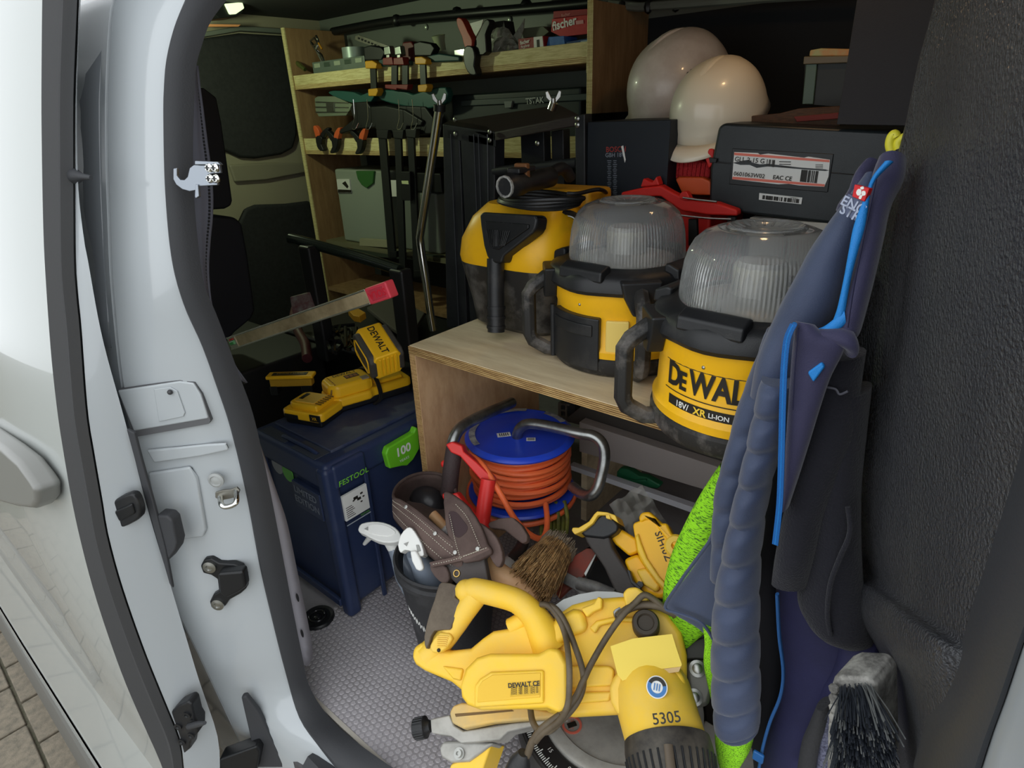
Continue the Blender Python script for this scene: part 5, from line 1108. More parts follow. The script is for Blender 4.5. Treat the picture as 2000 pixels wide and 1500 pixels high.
# ================================================================ BROOM
br = thing('scrubbing_broom', 'dirty broom head standing on end with stiff black bristles, bottom right corner', 'broom', W(1680, 1500, y=.50))
DB = mat('plastered_wood', (168, 166, 160), .8, col2=(84, 82, 80), ns=40, nd=(.4, .65), bump=.6, bs=120)
P = [W(a, b, y=.50) for a, b in [(1620, 1345), (1626, 1326), (1640, 1320), (1694, 1324), (1712, 1340), (1718, 1520), (1612, 1540), (1614, 1440)]]
build('broom_block', M().prism(P, (.01, .045, 0)), DB, br, bev=.006, seg=3)
bm2 = M(); bd2 = M()
for i in range(26):
    for j in range(9):
        u, v = (j+.5)/9, (i+.5)/26
        bx = 1640 + u*62 + random.uniform(-2, 2); by = 1338 + v*200 + random.uniform(-3, 3)
        p = W(bx, by, y=.498); tgt = (bm2 if random.random() < .86 else bd2)
        for k_ in range(9):
            s_ = p + V((random.gauss(0, .0015), 0, random.gauss(0, .0015)))
            e_ = s_ + V((.006 + .020*u + random.gauss(0, .004), -.045 + random.gauss(0, .003), .006 - .012*v + random.gauss(0, .004)))
            tgt.tube([s_, s_.lerp(e_, .5) + V((0, 0, .002)), e_], .0006, 3, caps=False)
build('black_bristles', bm2, mat('bristle_black', (38, 42, 50), .5), br, kind='stuff', flat=True)
build('dusty_bristles', bd2, mat('bristle_dusty', (92, 94, 94), .8), br, kind='stuff', flat=True)
for i in range(9):
    c = W(1629, 1345 + i*19, y=.496); build('tuft_anchor', M().ball(c, (.005, .003, .006), 8), DB, br)
# ================================================================ BACKGROUND THINGS
def ws(name, L, y, t, m, par=None, bev=.001, sm=0, **k):
    P = [W(a, b, y=y) for a, b in L]
    if sm: P = cr(P, sm, True)
    return build(name, M().prism(P, (0, t, 0)), m, par, bev=bev, **k)
def bxy(px0, py0, px1, py1, y, dep):    # axis aligned box whose front face spans two pixels
    a, b = W(px0, py0, y=y), W(px1, py1, y=y)
    return (min(a.x, b.x), y, min(a.z, b.z)), (max(a.x, b.x), y+dep, max(a.z, b.z))
BD = mat('near_black', (20, 21, 23), .5)
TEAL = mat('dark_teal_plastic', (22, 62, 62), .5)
# ---- rear platform behind the plywood box
rp_ = thing('rear_platform', 'low plywood platform behind the site lamps carrying the cases', 'platform', (-.46, 1.4, 0))
build('platform_board', M().box((-.78, 1.19, BZ1-.018), (-.16, 1.6, BZ1)), WOOD, rp_)
for x in (-.78, -.178): build('platform_leg', M().box((x, 1.19, 0), (x+.018, 1.6, BZ1-.018)), WOOD, rp_)
# ---- folding bench
fb = thing('folding_bench', 'black folding step bench with ribbed legs, standing behind the yellow vacuum', 'bench', (-1.0, 1.3, 0))
BZ = mat('bench_black', (32, 34, 38), .45, col2=(46, 48, 52), ns=10); BRN = mat('bench_top_brown', (40, 32, 32), .6, col2=(58, 48, 46), ns=30, stretch=(1, 12, 12))
YB = 1.20
zt = W(1000, 250, y=YB).z
a, b = W(965, 262, y=YB), W(1132, 226, y=YB)
tp = [W(880, 236, y=YB+.13), W(1094, 204, y=YB+.15), W(1134, 224, y=YB), W(964, 258, y=YB)]
build('bench_top', M().prism(tp, (0, 0, -.022)), BRN, fb, bev=.004)
build('top_rail', M().prism([W(864, 242, y=YB), W(968, 258, y=YB), W(960, 248, y=YB+.05), W(878, 234, y=YB+.05)], (0, 0, -.035)), BZ, fb, bev=.003)
for L_ in ([(864, 250), (896, 252), (912, 640), (872, 640)], [(898, 252), (966, 256), (966, 420), (968, 640), (918, 640)]):
    P = [W(p[0], p[1], y=YB) for p in L_]; lg = build('leg', M().prism(P, (0, .04, 0)), BZ, fb, bev=.004)
m = M()
for x0, x1 in ((880, 896), (925, 940), (934, 948), (952, 956)):
    m.tube([W(x0, 262, y=YB-.001), W(x1, 640, y=YB-.001)], .0014, 6)
build('leg_groove', m, mat('bench_edge', (70, 74, 80), .4), fb, kind='stuff')
for L_ in ([(1122, 226), (1142, 222), (1146, 345), (1128, 345)],):
    P = [W(p[0], p[1], y=YB-.004) for p in L_]; P[2].z = P[3].z = BZ1+.02; build('leg', M().prism(P, (0, .03, 0)), BZ, fb, bev=.003)
for L_ in ([(1016, 262), (1062, 256), (1066, 360), (1020, 360)], [(1076, 256), (1100, 252), (1104, 360), (1080, 360)]):
    P = [W(p[0], p[1], y=YB+.12) for p in L_]; P[2].z = P[3].z = BZ1+.02; build('rear_leg', M().prism(P, (0, .03, 0)), BZ, fb, bev=.003)
build('cross_rail', M().tube([W(966, 335, y=YB+.01), W(1128, 318, y=YB+.01)], .012, 10), BZ, fb)
for p in ((889, 234), (957, 258), (957, 274), (1128, 232), (1128, 244), (890, 262), (1050, 280), (1014, 340)):
    f_ = frame(W(*p, y=YB-.004), (1, 0, 0), (0, -1, 0)); build('bolt', M().lathe([(.0058, 0), (.0058, .002), (.003, .0035), (0, .004)], 14, f_), STL, fb)
def wing(par, base, axis, side, s=1.0):
    f_ = frame(base, side, axis)
    build('wing_nut', M().pr2([(-.004*s, 0), (-.016*s, .012*s), (-.018*s, .024*s), (-.012*s, .026*s), (-.005*s, .012*s), (0, .009*s), (.005*s, .012*s), (.012*s, .026*s), (.018*s, .024*s), (.016*s, .012*s), (.004*s, 0)], -.0025, .0025, f_, ax='y'), STL, par, bev=.0012)
    build('wing_boss', M().lathe([(.006*s, 0), (.006*s, .010*s), (0, .011*s)], 14, f_), STL, par)
wing(fb, W(1081, 202, y=YB+.02), V((0, 0, 1)), V((.8, .6, 0)))
build('tube_stub', M().tube([W(1077, 214, y=YB+.02), W(1082, 200, y=YB+.02)], .010, 14), CHR, fb)
# ---- steel tube with wing nut
tb2 = thing('steel_prop', 'bent chrome tube with a wing nut on top, leaning on the black bench', 'tube', W(845, 640, y=1.13))
T0 = [W(a_, b_, y=1.13) for a_, b_ in [(858, 214), (848, 280), (838, 345), (829, 405), (822, 450), (820, 463), (821, 476), (824, 500), (832, 550), (839, 600), (846, 645)]]
build('tube', M().tube(T0, .0112, 18), CHR, tb2)
build('end_cap', M().tube([T0[0] + V((0, 0, -.004)), T0[0] + V((.002, 0, .010))], .0145, 18), BD, tb2)
wing(tb2, T0[0] + V((.003, 0, .010)), V((.1, 0, 1)), V((.8, .6, 0)))
# ---- dark power-tool box
dz = thing('drill_box', 'tall blue-black cardboard tool box with small white and red print, left of the helmets', 'box', W(1225, 400, y=1.20))
a, b = bxy(1146, 238, 1304, 330, 1.20, .2); a = (a[0]+.002, a[1], BZ1+.001)
DBX = mat('blue_black_card', (16, 24, 34), .6)
build('carton', M().box(a, b), DBX, dz, bev=.002)
build('carton_edge', M().box((a[0]+.0, a[1]-.002, a[2]), (a[0]+.05, a[1], a[2]+.17)), mat('speckled_card', (44, 56, 66), .7, col2=(20, 26, 34), ns=300), dz)
WF = lambda px, py, y: flatfn(W(px, py, y=y), (1, 0, .03), (-.03, 0, 1), (0, -1, 0))
DG = mat('dim_print', (130, 138, 150), .6)
text('carton_print', 'BOSCH', mat('dim_red_print', (150, 50, 44), .6), dz, WF(1203, 292, 1.1995), .015, bold=.01)
text('carton_print', 'GBH 18V', DG, dz, WF(1201, 303, 1.1995), .012, bold=.01)
m = M()
for i in range(24):
    for c_ in range(2):
        q = W(1190 + c_*11, 314 + i*3.6, y=1.1992); m.cb(q, (.010 - .002*((i*7+c_) % 3), .0006, .0012))
build('small_print', m, mat('dim_print', (130, 138, 150), .6), dz, kind='stuff')
ws('torn_sticker', [(1213, 286), (1217, 284), (1222, 312), (1220, 318)], 1.1985, .001, PAP, dz)
# ---- red crate, pads, labels
rcx = thing('red_crate', 'bright red folding crate with wire handles, behind the site lamps', 'crate', W(1380, 470, y=1.2))
RC = mat('crate_red', (206, 36, 30), .5); RCD = mat('crate_red_mesh', (168, 30, 34), .8, bump=1, bs=160, bdist=.004)
a, b = bxy(1300, 436, 1470, 470, 1.20, .2)
build('crate_body', M().box((-.595, 1.22, BZ1+.001), (-.497, 1.41, W(1380, 395, y=1.22).z)), RC, rcx, bev=.006)
ws('crate_rim', [(1212, 376), (1256, 366), (1290, 362), (1310, 374), (1330, 384), (1360, 392), (1400, 396), (1440, 410), (1440, 422), (1380, 420), (1330, 412), (1312, 400), (1290, 384), (1256, 384), (1214, 392)], 1.172, .022, RC, rcx, bev=.004)
ws('crate_post', [(1250, 366), (1256, 348), (1264, 352), (1274, 356), (1282, 344), (1288, 362)], 1.174, .02, RC, rcx, bev=.003)
ws('crate_eye', [(1326, 388), (1330, 376), (1340, 374), (1346, 384), (1346, 392)], 1.165, .015, RC, rcx, bev=.004, sm=2)
for L_ in ([(1334, 386), (1360, 390), (1400, 394)], [(1326, 420), (1380, 426), (1428, 428)]):
    build('crate_wire', M().tube([W(a_, b_, y=1.162) for a_, b_ in L_], .0020, 8, sm=4), STL, rcx)
for p in ((1352, 440), (1428, 436)): ws('crate_strap', [(p[0]-8, p[1]-12), (p[0]+8, p[1]-12), (p[0]+10, p[1]+40), (p[0]-8, p[1]+40)], 1.178, .01, BD, rcx)
pd_ = thing('red_ribbed_pad', 'red ribbed mesh sleeve lying on the crate left of the laser case', 'pad', W(1330, 370, y=1.26))
R_ = [[W(1284 + 92*u + 6*v, 306 + 10*u + 54*v*(.8+.2*u), y=1.26 - .02*sin(pi*u)) + V((0, 0, .0)) for u in [i/8 for i in range(9)]] for v in [j/8 for j in range(9)]]
build('pad_body', M().prism([W(a_, b_, y=1.24) for a_, b_ in [(1282, 308), (1304, 300), (1350, 308), (1386, 318), (1384, 352), (1350, 352), (1310, 352), (1276, 346)]], (0, .08, 0)), RCD, pd_, bev=.008, seg=3)
for i in range(12):
    build('pad_rib', M().tube([W(1284 + i*8.4, 306 + i*1.2, y=1.237), W(1280 + i*8.4, 348, y=1.237)], .0020, 6), RCD, pd_)
og = thing('orange_pouch', 'orange plastic pouch under clear film, leaning against the laser case', 'pouch', W(1352, 380, y=1.23))
ws('pouch_shell', [(1318, 350), (1326, 345), (1372, 346), (1388, 354), (1388, 382), (1332, 380)], 1.225, .02, mat('burnt_orange', (206, 84, 38), .35), og, bev=.004)
ws('red_lug', [(1376, 310), (1384, 290), (1394, 292), (1392, 320), (1384, 330)], 1.22, .02, RC, og, bev=.003)
# ---- laser case
LC = W(1560, 340, y=1.20)
lc = thing('laser_case', 'black tool case with a torn white and red sticker and a barcode label', 'tool case', (LC.x, 1.27, W(1560, 430, y=1.2).z))
CAS = mat('case_black', (24, 30, 33), .42, col2=(34, 40, 42), ns=10, bump=.12, bs=700)
ws('case_body', [(1384, 400), (1386, 330), (1402, 248), (1414, 240), (1740, 256), (1760, 262), (1768, 452), (1640, 440), (1400, 412)], 1.20, .16, CAS, lc, bev=.008, seg=3)
ws('case_seam', [(1386, 314), (1750, 348), (1750, 350), (1386, 317)], 1.1985, .002, BD, lc)
ws('sticker_recess', [(1430, 290), (1628, 301), (1616, 376), (1424, 360)], 1.1975, .003, mat('case_recess_black', (18, 22, 24), .4), lc, bev=.001)
s1_ = ws('torn_sticker', [(1434, 297), (1480, 299), (1484, 302), (1500, 300), (1570, 308), (1578, 306), (1621, 312), (1618, 345), (1610, 365), (1560, 362), (1540, 359), (1520, 360), (1430, 350), (1432, 322)], 1.1955, .002, PAP, lc, bev=0)
for L_ in ([(1434, 298), (1620, 312.5), (1620, 317), (1434, 303)], [(1431, 345), (1611, 360), (1610, 364.5), (1430, 350)]):
    ws('sticker_stripe', L_, 1.195, .0005, mat('salmon_stripe', (226, 116, 96), .5), s1_, bev=0)
ws('sticker_tear', [(1431, 318), (1450, 314), (1462, 312), (1470, 318), (1484, 321), (1500, 320), (1560, 327), (1612, 331), (1619, 333), (1612, 334), (1560, 330), (1500, 325), (1478, 328), (1464, 322), (1446, 322)], 1.1945, .0008, CAS, s1_, bev=0)
def wt(name, s, m_, par, px, py, y, size, slope=.06, **k): return text(name, s, m_, par, flatfn(W(px, py, y=y), (1, 0, -slope), (slope, 0, 1), (0, -1, 0)), size, **k)
wt('sticker_print', 'GLL 2-15 G', INK, s1_, 1464, 313, 1.1944, .0115, bold=.01, align='CENTER')
wt('sticker_print', '0601063W02', INK, s1_, 1463, 342, 1.1944, .0105, bold=.01)
wt('sticker_print', 'EAC CE', INK, s1_, 1528, 348, 1.1944, .0100, bold=.02)
m = M()
def bars(m_, x0, y0, x1, y1, h, n, y, sk=0):
    for i in range(n):
        if random.random() < .75:
            t = i/(n-1); q = W(x0+(x1-x0)*t, y0+(y1-y0)*t, y=y); m_.cb(q, (.0008 + .0008*random.random(), .0006, h))
bars(m, 1563, 343, 1596, 346, .020, 20, 1.1944); bars(m, 1498, 318, 1516, 320, .012, 10, 1.1944)
for i in range(3): m.cb(W(1533, 316+i*5, y=1.1944), (.020, .0006, .0012)); m.cb(W(1600, 322+i*3, y=1.1944), (.012, .0006, .0009))
build('sticker_code', m, INK, s1_, flat=True)
s2_ = ws('barcode_label', [(1483, 377), (1567, 386), (1565, 399), (1482, 390)], 1.1975, .002, PAP, lc, bev=0)
m = M(); bars(m, 1490, 385, 1560, 393, .007, 46, 1.1968); build('barcode', m, INK, s2_, flat=True)
wt('barcode_text', '1609B0081F', INK, s2_, 1551, 386.5, 1.1968, .0028)
ws('case_latch', [(1384, 308), (1400, 310), (1398, 318), (1386, 318)], 1.192, .01, BD, lc)
# ---- grey boxes under the laser case
for i, (x0, x1, lab) in enumerate(((1468, 1541, 'pale grey carton under the laser case, the left one'), (1544, 1620, 'pale grey carton with printed rim under the laser case, beside the jacket'))):
    t = thing('grey_carton', lab, 'carton', W((x0+x1)/2, 460, y=1.22))
    a, b = W(x0, 424 + i*6, y=1.205), W(x1, 424 + i*6, y=1.205)
    build('carton_body', M().box((a.x, 1.205, BZ1+.001), (b.x, 1.34, a.z-.008)), mat('grey_carton', (150, 146, 138), .7), t, bev=.002)
    build('carton_lid', M().box((a.x-.002, 1.200, a.z-.014), (b.x+.002, 1.345, a.z)), mat('grey_carton_lid', (176, 172, 162), .6), t, bev=.002)
# ---- things on the laser case
ws('brown_boards', [(1440, 240), (1470, 226), (1520, 222), (1560, 212), (1640, 208), (1640, 246)], 1.29, .30, mat('brown_card', (86, 58, 38), .8, col2=(56, 42, 30), ns=30, stretch=(2, 2, 20)), None, label='stack of brown boards lying on top of the black laser case', cat='boards')
ws('red_board_edge', [(1550, 228), (1638, 220), (1638, 232), (1556, 238)], 1.285, .004, mat('dim_red', (110, 36, 28), .7), None, label='dull red card edge in front of the brown boards', cat='card')
cr_ = thing('green_black_crate', 'dark crate with a greenish lit corner and orange contents, beside the dark panel', 'crate', W(1620, 205, y=1.42))
ws('crate_body', [(1566, 204), (1572, 120), (1680, 118), (1680, 214)], 1.42, .2, mat('crate_dark', (26, 30, 26), .5), cr_, bev=.002)
ws('crate_lit_face', [(1566, 204), (1574, 124), (1596, 124), (1588, 204)], 1.414, .006, mat('crate_lit_face', (74, 96, 82), .45), cr_, bev=.002)  # light on the crate's left face put into a paler green
ws('crate_rim', [(1568, 126), (1570, 110), (1680, 108), (1680, 122)], 1.41, .2, mat('crate_rim_c', (96, 86, 64), .45), cr_, bev=.002)
ws('crate_contents', [(1580, 110), (1582, 98), (1604, 94), (1680, 96), (1680, 110)], 1.42, .1, mat('orange_contents', (190, 118, 58), .5, col2=(150, 170, 120), ns=20), cr_, bev=.002)
dpn = ws('partition_panel', [(1680, -40), (1656, 110), (1634, 243), (1800, 246), (1850, -40)], 1.19, .010, mat('charcoal_board', (48, 46, 48), .8, bump=.2, bs=700), None, bev=.001, label='plain charcoal board standing upright on the laser case', cat='board')
# ---- helmets
HW = mat('helmet_white', (206, 198, 190), .35, col2=(186, 174, 164), ns=10, coat=.2); HW2 = mat('helmet_ivory', (222, 212, 190), .3, coat=.3)
def helmet(label, c, up_, fw, s, m_):
    t = thing('hard_hat', label, 'helmet', (0, 0, 0))
    rows = []
    for i in range(15):
        e = i/14*pi/2
        row = []
        for j in range(40):
            a = 2*pi*j/40; rr = cos(e)**.8; x = .128*rr*cos(a); y = .108*rr*sin(a); z = .125*sin(e)
            z += .006*max(0, cos(e))*(1 if abs(y) < .03 else 0)*(.5 if i > 3 else 0)
            if i == 0: x *= 1.06; y *= 1.05; z = -.008
            row.append(V((x, y, z)))
        rows.append(row)
    sh_ = build('shell', M().grid(rows, cu=True), m_, t, solid=.003)
    P = []
    for a in [radians(q) for q in range(-62, 63, 4)]: P.append([V((.133*cos(a), .112*sin(a), -.006)), V((.150*cos(a) + .012*cos(a)**4, .118*sin(a), -.014)), V((.158*cos(a) + .022*cos(a)**4, .121*sin(a), -.024))])
    build('peak', M().grid(P), m_, t, solid=.003)
    build('harness', M().tube([V((.118*cos(a), .098*sin(a), .0)) for a in [2*pi*i/30 for i in range(30)]], .006, 6, closed=True), BD, t)
    build('crown_ridge', M().tube([V((.122*cos(e)*1.0, 0, .128*sin(e))) for e in [radians(q) for q in range(25, 160, 8)]], .010, 8, flat=.5), m_, t)
    vb = M()
    for i in range(3): vb.ball((-.02+.0*i, -.062 + .0, .108), .0, 4) if False else None
    for i in range(4):
        e = radians(58); a = radians(-120 + i*11); build('vent_hole', M().ball((.128*cos(e)**.8*cos(a), .108*cos(e)**.8*sin(a), .125*sin(e)), .0035, 8), BD, t)
    up_ = V(up_).normalized(); fw = V(fw); fw = fw - up_*fw.dot(up_); f_ = frame(c, fw, up_); t.matrix_world = f_ @ Matrix.Scale(s, 4); return t
RGT = V((.77, .635, 0)); TOC = V((.5, -.62, .35))
helmet('greyish white hard hat tipped on its side at the back, lying behind the ivory one', W(1328, 178, y=1.56), -RGT*.48 + V((0, 0, 1)) + TOC*.35, -RGT*.9 + TOC*.5, 1.04, HW)
helmet('ivory hard hat with a warm glint, in front of the greyish one', W(1402, 226, y=1.33), -RGT*.36 + V((0, 0, 1)) + TOC*.50, -RGT*.8 + TOC*1.0, .84, HW2)
build('helmet_rest', M().box((-.80, 1.42, BZ1+.001), (-.42, 1.60, .96)), DBX, None, bev=.004, label='plain dark carton at the back that the hard hats rest on', cat='carton')
# ---- top shelf
zs = zt0 + .015
def on_shelf(px, y, z): # x for a pixel column at that depth
    return W(px, 130, y=y).x
YT = YS + .03
pt_ = thing('pincers', 'steel pincers leaning up in the left corner of the top shelf', 'pliers', V((W(630, 120, y=YT+.05).x, YT+.05, zs)))
y_ = YT+.05
build('plier_arm', M().tube([W(608, 84, y=y_), W(618, 98, y=y_), W(630, 122, y=y_)], .006, 8, sm=3), STL, pt_)
build('plier_arm', M().tube([W(617, 70, y=y_), W(622, 82, y=y_), W(618, 96, y=y_), W(628, 108, y=y_), W(634, 124, y=y_)], .005, 8, sm=3), CHR, pt_)
build('plier_jaw', M().tube([W(606, 80, y=y_-.01), W(614, 74, y=y_-.01), W(620, 84, y=y_-.01), W(612, 90, y=y_-.01)], .004, 8, closed=True), STL, pt_)
build('plier_sleeve', M().tube([W(622, 84, y=y_-.012), W(629, 96, y=y_-.012)], .004, 8), mat('amber', (190, 130, 40), .4), pt_)
build('small_pliers', M().tube([W(574, 119, y=YT), W(584, 126, y=YT), W(596, 136, y=YT)], [.004, .011, .008], 8, sm=3), mat('green_steel', (120, 132, 80), .3, .7), None, label='small shiny pliers lying at the left end of the top shelf', cat='pliers')
build('tape_roll', M().lathe([(.018, 0), (.0475, 0), (.0475, .052), (.018, .052)], 32, Matrix.Translation((W(693, 110, y=YT+.06).x, YT+.06, W(693, 120, y=YT+.06).z-.004)), cap=False), mat('silver_tape', (150, 164, 160), .4, .3), None, label='silver roll of duct tape standing on the clear organiser on the top shelf', cat='tape')
og_ = thing('parts_organiser', 'flat clear parts organiser with small compartments on the top shelf', 'organiser', V((W(660, 125, y=YT).x, YT+.06, zs)))
a, b = bxy(609, 122, 714, 136, YT, .13); a = (a[0], a[1], zs)
build('organiser_tray', M().box(a, b), mat('smoky_clear', (104, 116, 108), .2, coat=.5), og_, bev=.002)
for i in range(5):
    x = a[0] + (b[0]-a[0])*(i+.5)/5; build('compartment', M().box((x-.02, a[1]-.002, b[2]-.022), (x+.02, a[1]+.01, b[2]-.006)), mat('pale_compartment', (160, 170, 150), .3) if i % 2 == 0 else mat('dark_compartment', (70, 84, 74), .3), og_, bev=.001)
m = M(); p0, p1 = W(695, 76, y=YT+.04), W(757, 97, y=YT+.04)
ws('perforated_strip', [(694, 70), (700, 68), (758, 92), (756, 100), (698, 80), (693, 77)], YT+.04, .003, STL, None, label='perforated steel fixing strip sticking out above the tape roll', cat='strip') if False else None
fs = thing('perforated_strip', 'perforated steel fixing strip sticking out above the tape roll', 'strip', V((p1.x, p1.y, zs)))
ws('strip', [(694, 70), (700, 68), (760, 90), (756, 100), (698, 80), (693, 77)], YT+.04, .003, STL, fs, bev=.0004)
for i in range(9): ws('hole', [(699+i*6.4, 72.5+i*2.6), (702.5+i*6.4, 72.5+i*2.6+1.2), (701.5+i*6.4, 77+i*2.6), (698.5+i*6.4, 76+i*2.6)], YT+.038, .003, BD, fs, bev=0)
# bar clamps gripping the upper lip
CB = mat('clamp_bar', (44, 46, 46), .45, .4); CRD = mat('clamp_red', (120, 26, 30), .45); CYL = mat('clamp_yellow', (214, 156, 36), .45)
yc = YS - .03
def red_clamp(label, dx):
    t = thing('bar_clamp', label, 'clamp', W(757+dx, 178, y=yc), group=None)
    X = lambda L: [(a_+dx, b_) for a_, b_ in L]
    ws('bar', X([(764, 126), (775, 126), (775, 176), (764, 176)]), yc, .008, CB, t)
    ws('sliding_jaw', X([(747, 113), (765, 111), (768, 127), (747, 127)]), yc-.012, .03, CRD, t, bev=.003)
    ws('pressure_head', X([(749, 92), (760, 89), (763, 106), (750, 108)]), yc-.008, .022, mat('zinc_head', (140, 146, 140), .35, .8), t, bev=.003)
    ws('spindle', X([(754, 104), (760, 104), (760, 114), (754, 114)]), yc-.004, .012, STL, t, bev=.002)
    ws('lower_jaw', X([(751, 165), (776, 165), (774, 176), (752, 173)]), yc-.010, .026, CRD, t, bev=.003)
red_clamp('dark red bar clamp on the upper shelf lip, the one nearer the tape roll', 0)
red_clamp('dark red bar clamp on the upper shelf lip, left of its red grip block', 21)
gb_ = thing('clamp_grip', 'dark red squared clamp grip standing behind the red bar clamps', 'grip', W(794, 126, y=yc+.05))
ws('grip_body', [(785, 82), (802, 80), (808, 88), (809, 126), (784, 127)], yc+.04, .035, mat('maroon_grip', (92, 26, 28), .5), gb_, bev=.006)
def yel_clamp(label, dx, dy):
    t = thing('bar_clamp', label, 'clamp', W(722+dx, 190+dy, y=yc), group=None)
    X = lambda L: [(a_+dx, b_+dy) for a_, b_ in L]
    ws('bar', X([(722, 132), (733, 132), (735, 176), (724, 176)]), yc, .008, CB, t)
    ws('upper_jaw', X([(712, 119), (726, 118), (736, 124), (734, 134), (713, 134)]), yc-.010, .03, CYL, t, bev=.004)
    ws('lower_jaw', X([(718, 174), (736, 172), (738, 178), (734, 188), (719, 188)]), yc-.010, .03, CYL, t, bev=.004)
    ws('trigger_body', X([(710, 92), (722, 88), (744, 92), (752, 102), (744, 118), (712, 118)]), yc+.01, .03, BD, t, bev=.005)
    ws('teal_handle', X([(738, 116), (760, 112), (800, 118), (800, 128), (740, 130)]), yc+.012, .02, TEAL, t, bev=.005)
yel_clamp('yellow-jawed quick clamp beside the parts organiser', 0, 0)
yel_clamp('yellow-jawed quick clamp right of the dark red clamps', 97, -8)
# lower clamp bodies in the gap
tq = thing('quick_clamp', 'dark teal quick clamp body hanging under the upper shelf, left of the others', 'clamp', W(680, 190, y=yc+.03))
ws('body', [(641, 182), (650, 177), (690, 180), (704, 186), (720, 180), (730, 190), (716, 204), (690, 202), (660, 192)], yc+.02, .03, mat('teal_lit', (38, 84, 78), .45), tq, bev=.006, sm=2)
tq2 = thing('quick_clamp', 'dark teal quick clamp body under the red clamps', 'clamp', W(780, 190, y=yc+.03))
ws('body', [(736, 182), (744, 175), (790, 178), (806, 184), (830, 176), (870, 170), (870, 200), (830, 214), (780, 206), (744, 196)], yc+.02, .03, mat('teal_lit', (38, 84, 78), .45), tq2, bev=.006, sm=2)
bx_ = 0
for lab, L in (('black pistol clamp with wire loops in front of the metal case', [(688, 200), (716, 198), (722, 208), (752, 206), (790, 214), (826, 236), (822, 246), (794, 248), (790, 262), (738, 262), (732, 250), (700, 252), (664, 262), (660, 256), (690, 232), (682, 212)]), ('black pistol clamp further right on the lower shelf, beside the chrome tube', [(776, 206), (830, 208), (846, 230), (846, 262), (800, 266), (786, 240)])):
    t = thing('pistol_clamp', lab, 'clamp', W(L[0][0]+20, 262, y=yc+.02))
    ws('clamp_body', L, yc + .0 + .012*bx_, .05, BD, t, bev=.006); bx_ += 1
    for i in range(2):
        x0 = L[0][0] + 4 + i*27
        build('wire_loop', M().tube([W(x0-2, 194, y=yc-.01), W(x0, 230, y=yc-.012), W(x0-4, 250, y=yc-.014), W(x0+2, 252, y=yc-.014), W(x0+8, 240, y=yc-.012)], .0014, 6, sm=4), CHR, t)
al = thing('metal_case', 'small ribbed aluminium case on the lower shelf behind the clamps', 'case', W(650, 228, y=YS+.04))
ws('case_shell', [(614, 192), (620, 188), (655, 188), (690, 205), (676, 226), (622, 228), (616, 216)], YS+.03, .09, mat('bright_aluminium', (168, 180, 158), .35, .6), al, bev=.003)
for k_ in range(3): ws('case_rib', [(616, 198+k_*10), (680, 200+k_*9), (680, 202+k_*9), (616, 200.5+k_*10)], YS+.027, .004, STL, al, bev=0)
ws('case_clasp', [(636, 200), (652, 200), (652, 218), (638, 218)], YS+.024, .006, STL, al, bev=.001)
# orange spring clamps over the lower lip and one big one above
OJ = mat('clamp_orange', (206, 92, 48), .5)
def spring(label, x, y, s, yy, ori=1, big=False):
    t = thing('spring_clamp', label, 'clamp', W(x, y+24*s, y=yy))
    X = lambda L: [(x + a_*s*ori, y + b_*s) for a_, b_ in L]
    ws('jaw', X([(-8, 0), (2, -4), (8, 4), (6, 18), (12, 32), (4, 34), (-4, 24)]), yy-.02, .022, BD, t, bev=.004, sm=2)
    ws('orange_handle', X([(-14, -26), (-8, -28), (0, -16), (2, -4), (-6, 2), (-10, -8)]), yy-.018, .02, OJ, t, bev=.004, sm=2)
    ws('black_handle', X([(2, -4), (8, -14), (20, -24), (24, -18), (16, -8), (8, 6)]), yy-.012, .02, BD, t, bev=.004, sm=2)
spring('orange and black spring clamp clipped on the lower lip, nearest the side panel', 622, 268, .8, YS-.01)
spring('orange and black spring clamp clipped on the lower lip, second from the side panel', 653, 272, .8, YS-.012, -1)
spring('orange and black spring clamp clipped on the lower lip, third from the side panel', 702, 274, .8, YS-.014, -1)
big = thing('spring_clamp', 'large red and black spring clamp with open handles biting the top shelf lip', 'clamp', W(920, 148, y=YS-.01))
ws('jaw', [(905, 96), (912, 88), (924, 92), (928, 112), (926, 128), (931, 146), (918, 147), (908, 132), (904, 112)], YS-.04, .03, BLKC, big, bev=.005, sm=2)
ws('red_handle', [(891, 38), (896, 34), (904, 40), (914, 62), (922, 78), (920, 94), (908, 94), (902, 72), (894, 54)], YS-.038, .028, mat('clamp_salmon', (176, 66, 52), .45), big, bev=.006, sm=2)
ws('black_handle', [(926, 82), (936, 60), (946, 40), (954, 38), (956, 48), (948, 68), (950, 102), (936, 108), (926, 100)], YS-.028, .028, BLKC, big, bev=.006, sm=2)
# long bar clamps hanging down
for i, (L, lab) in enumerate((([(738, 262), (752, 262), (772, 505), (758, 505)], 'long black clamp bar hanging from the lower shelf, nearest the white case'), ([(770, 262), (782, 262), (792, 540), (780, 540)], 'long black clamp bar hanging in the middle of the three'), ([(795, 260), (807, 260), (820, 542), (808, 542)], 'long black clamp bar hanging nearest the chrome tube'))):
    t = thing('long_clamp', lab, 'clamp', W(L[2][0], L[2][1], y=yc))
    ws('bar', L, yc-.01, .010, CB, t, bev=.001)
    ws('jaw', [(L[0][0]-4, L[0][1]-8), (L[1][0]+6, L[1][1]-8), (L[1][0]+4, L[1][1]+10), (L[0][0]-2, L[0][1]+8)], yc-.016, .022, BD, t, bev=.003)
    ws('bar_stop', [(L[2][0]-12, L[2][1]-14), (L[2][0]+2, L[2][1]-14), (L[2][0]+2, L[2][1]-2), (L[2][0]-12, L[2][1]-2)], yc-.014, .018, BD, t, bev=.002)
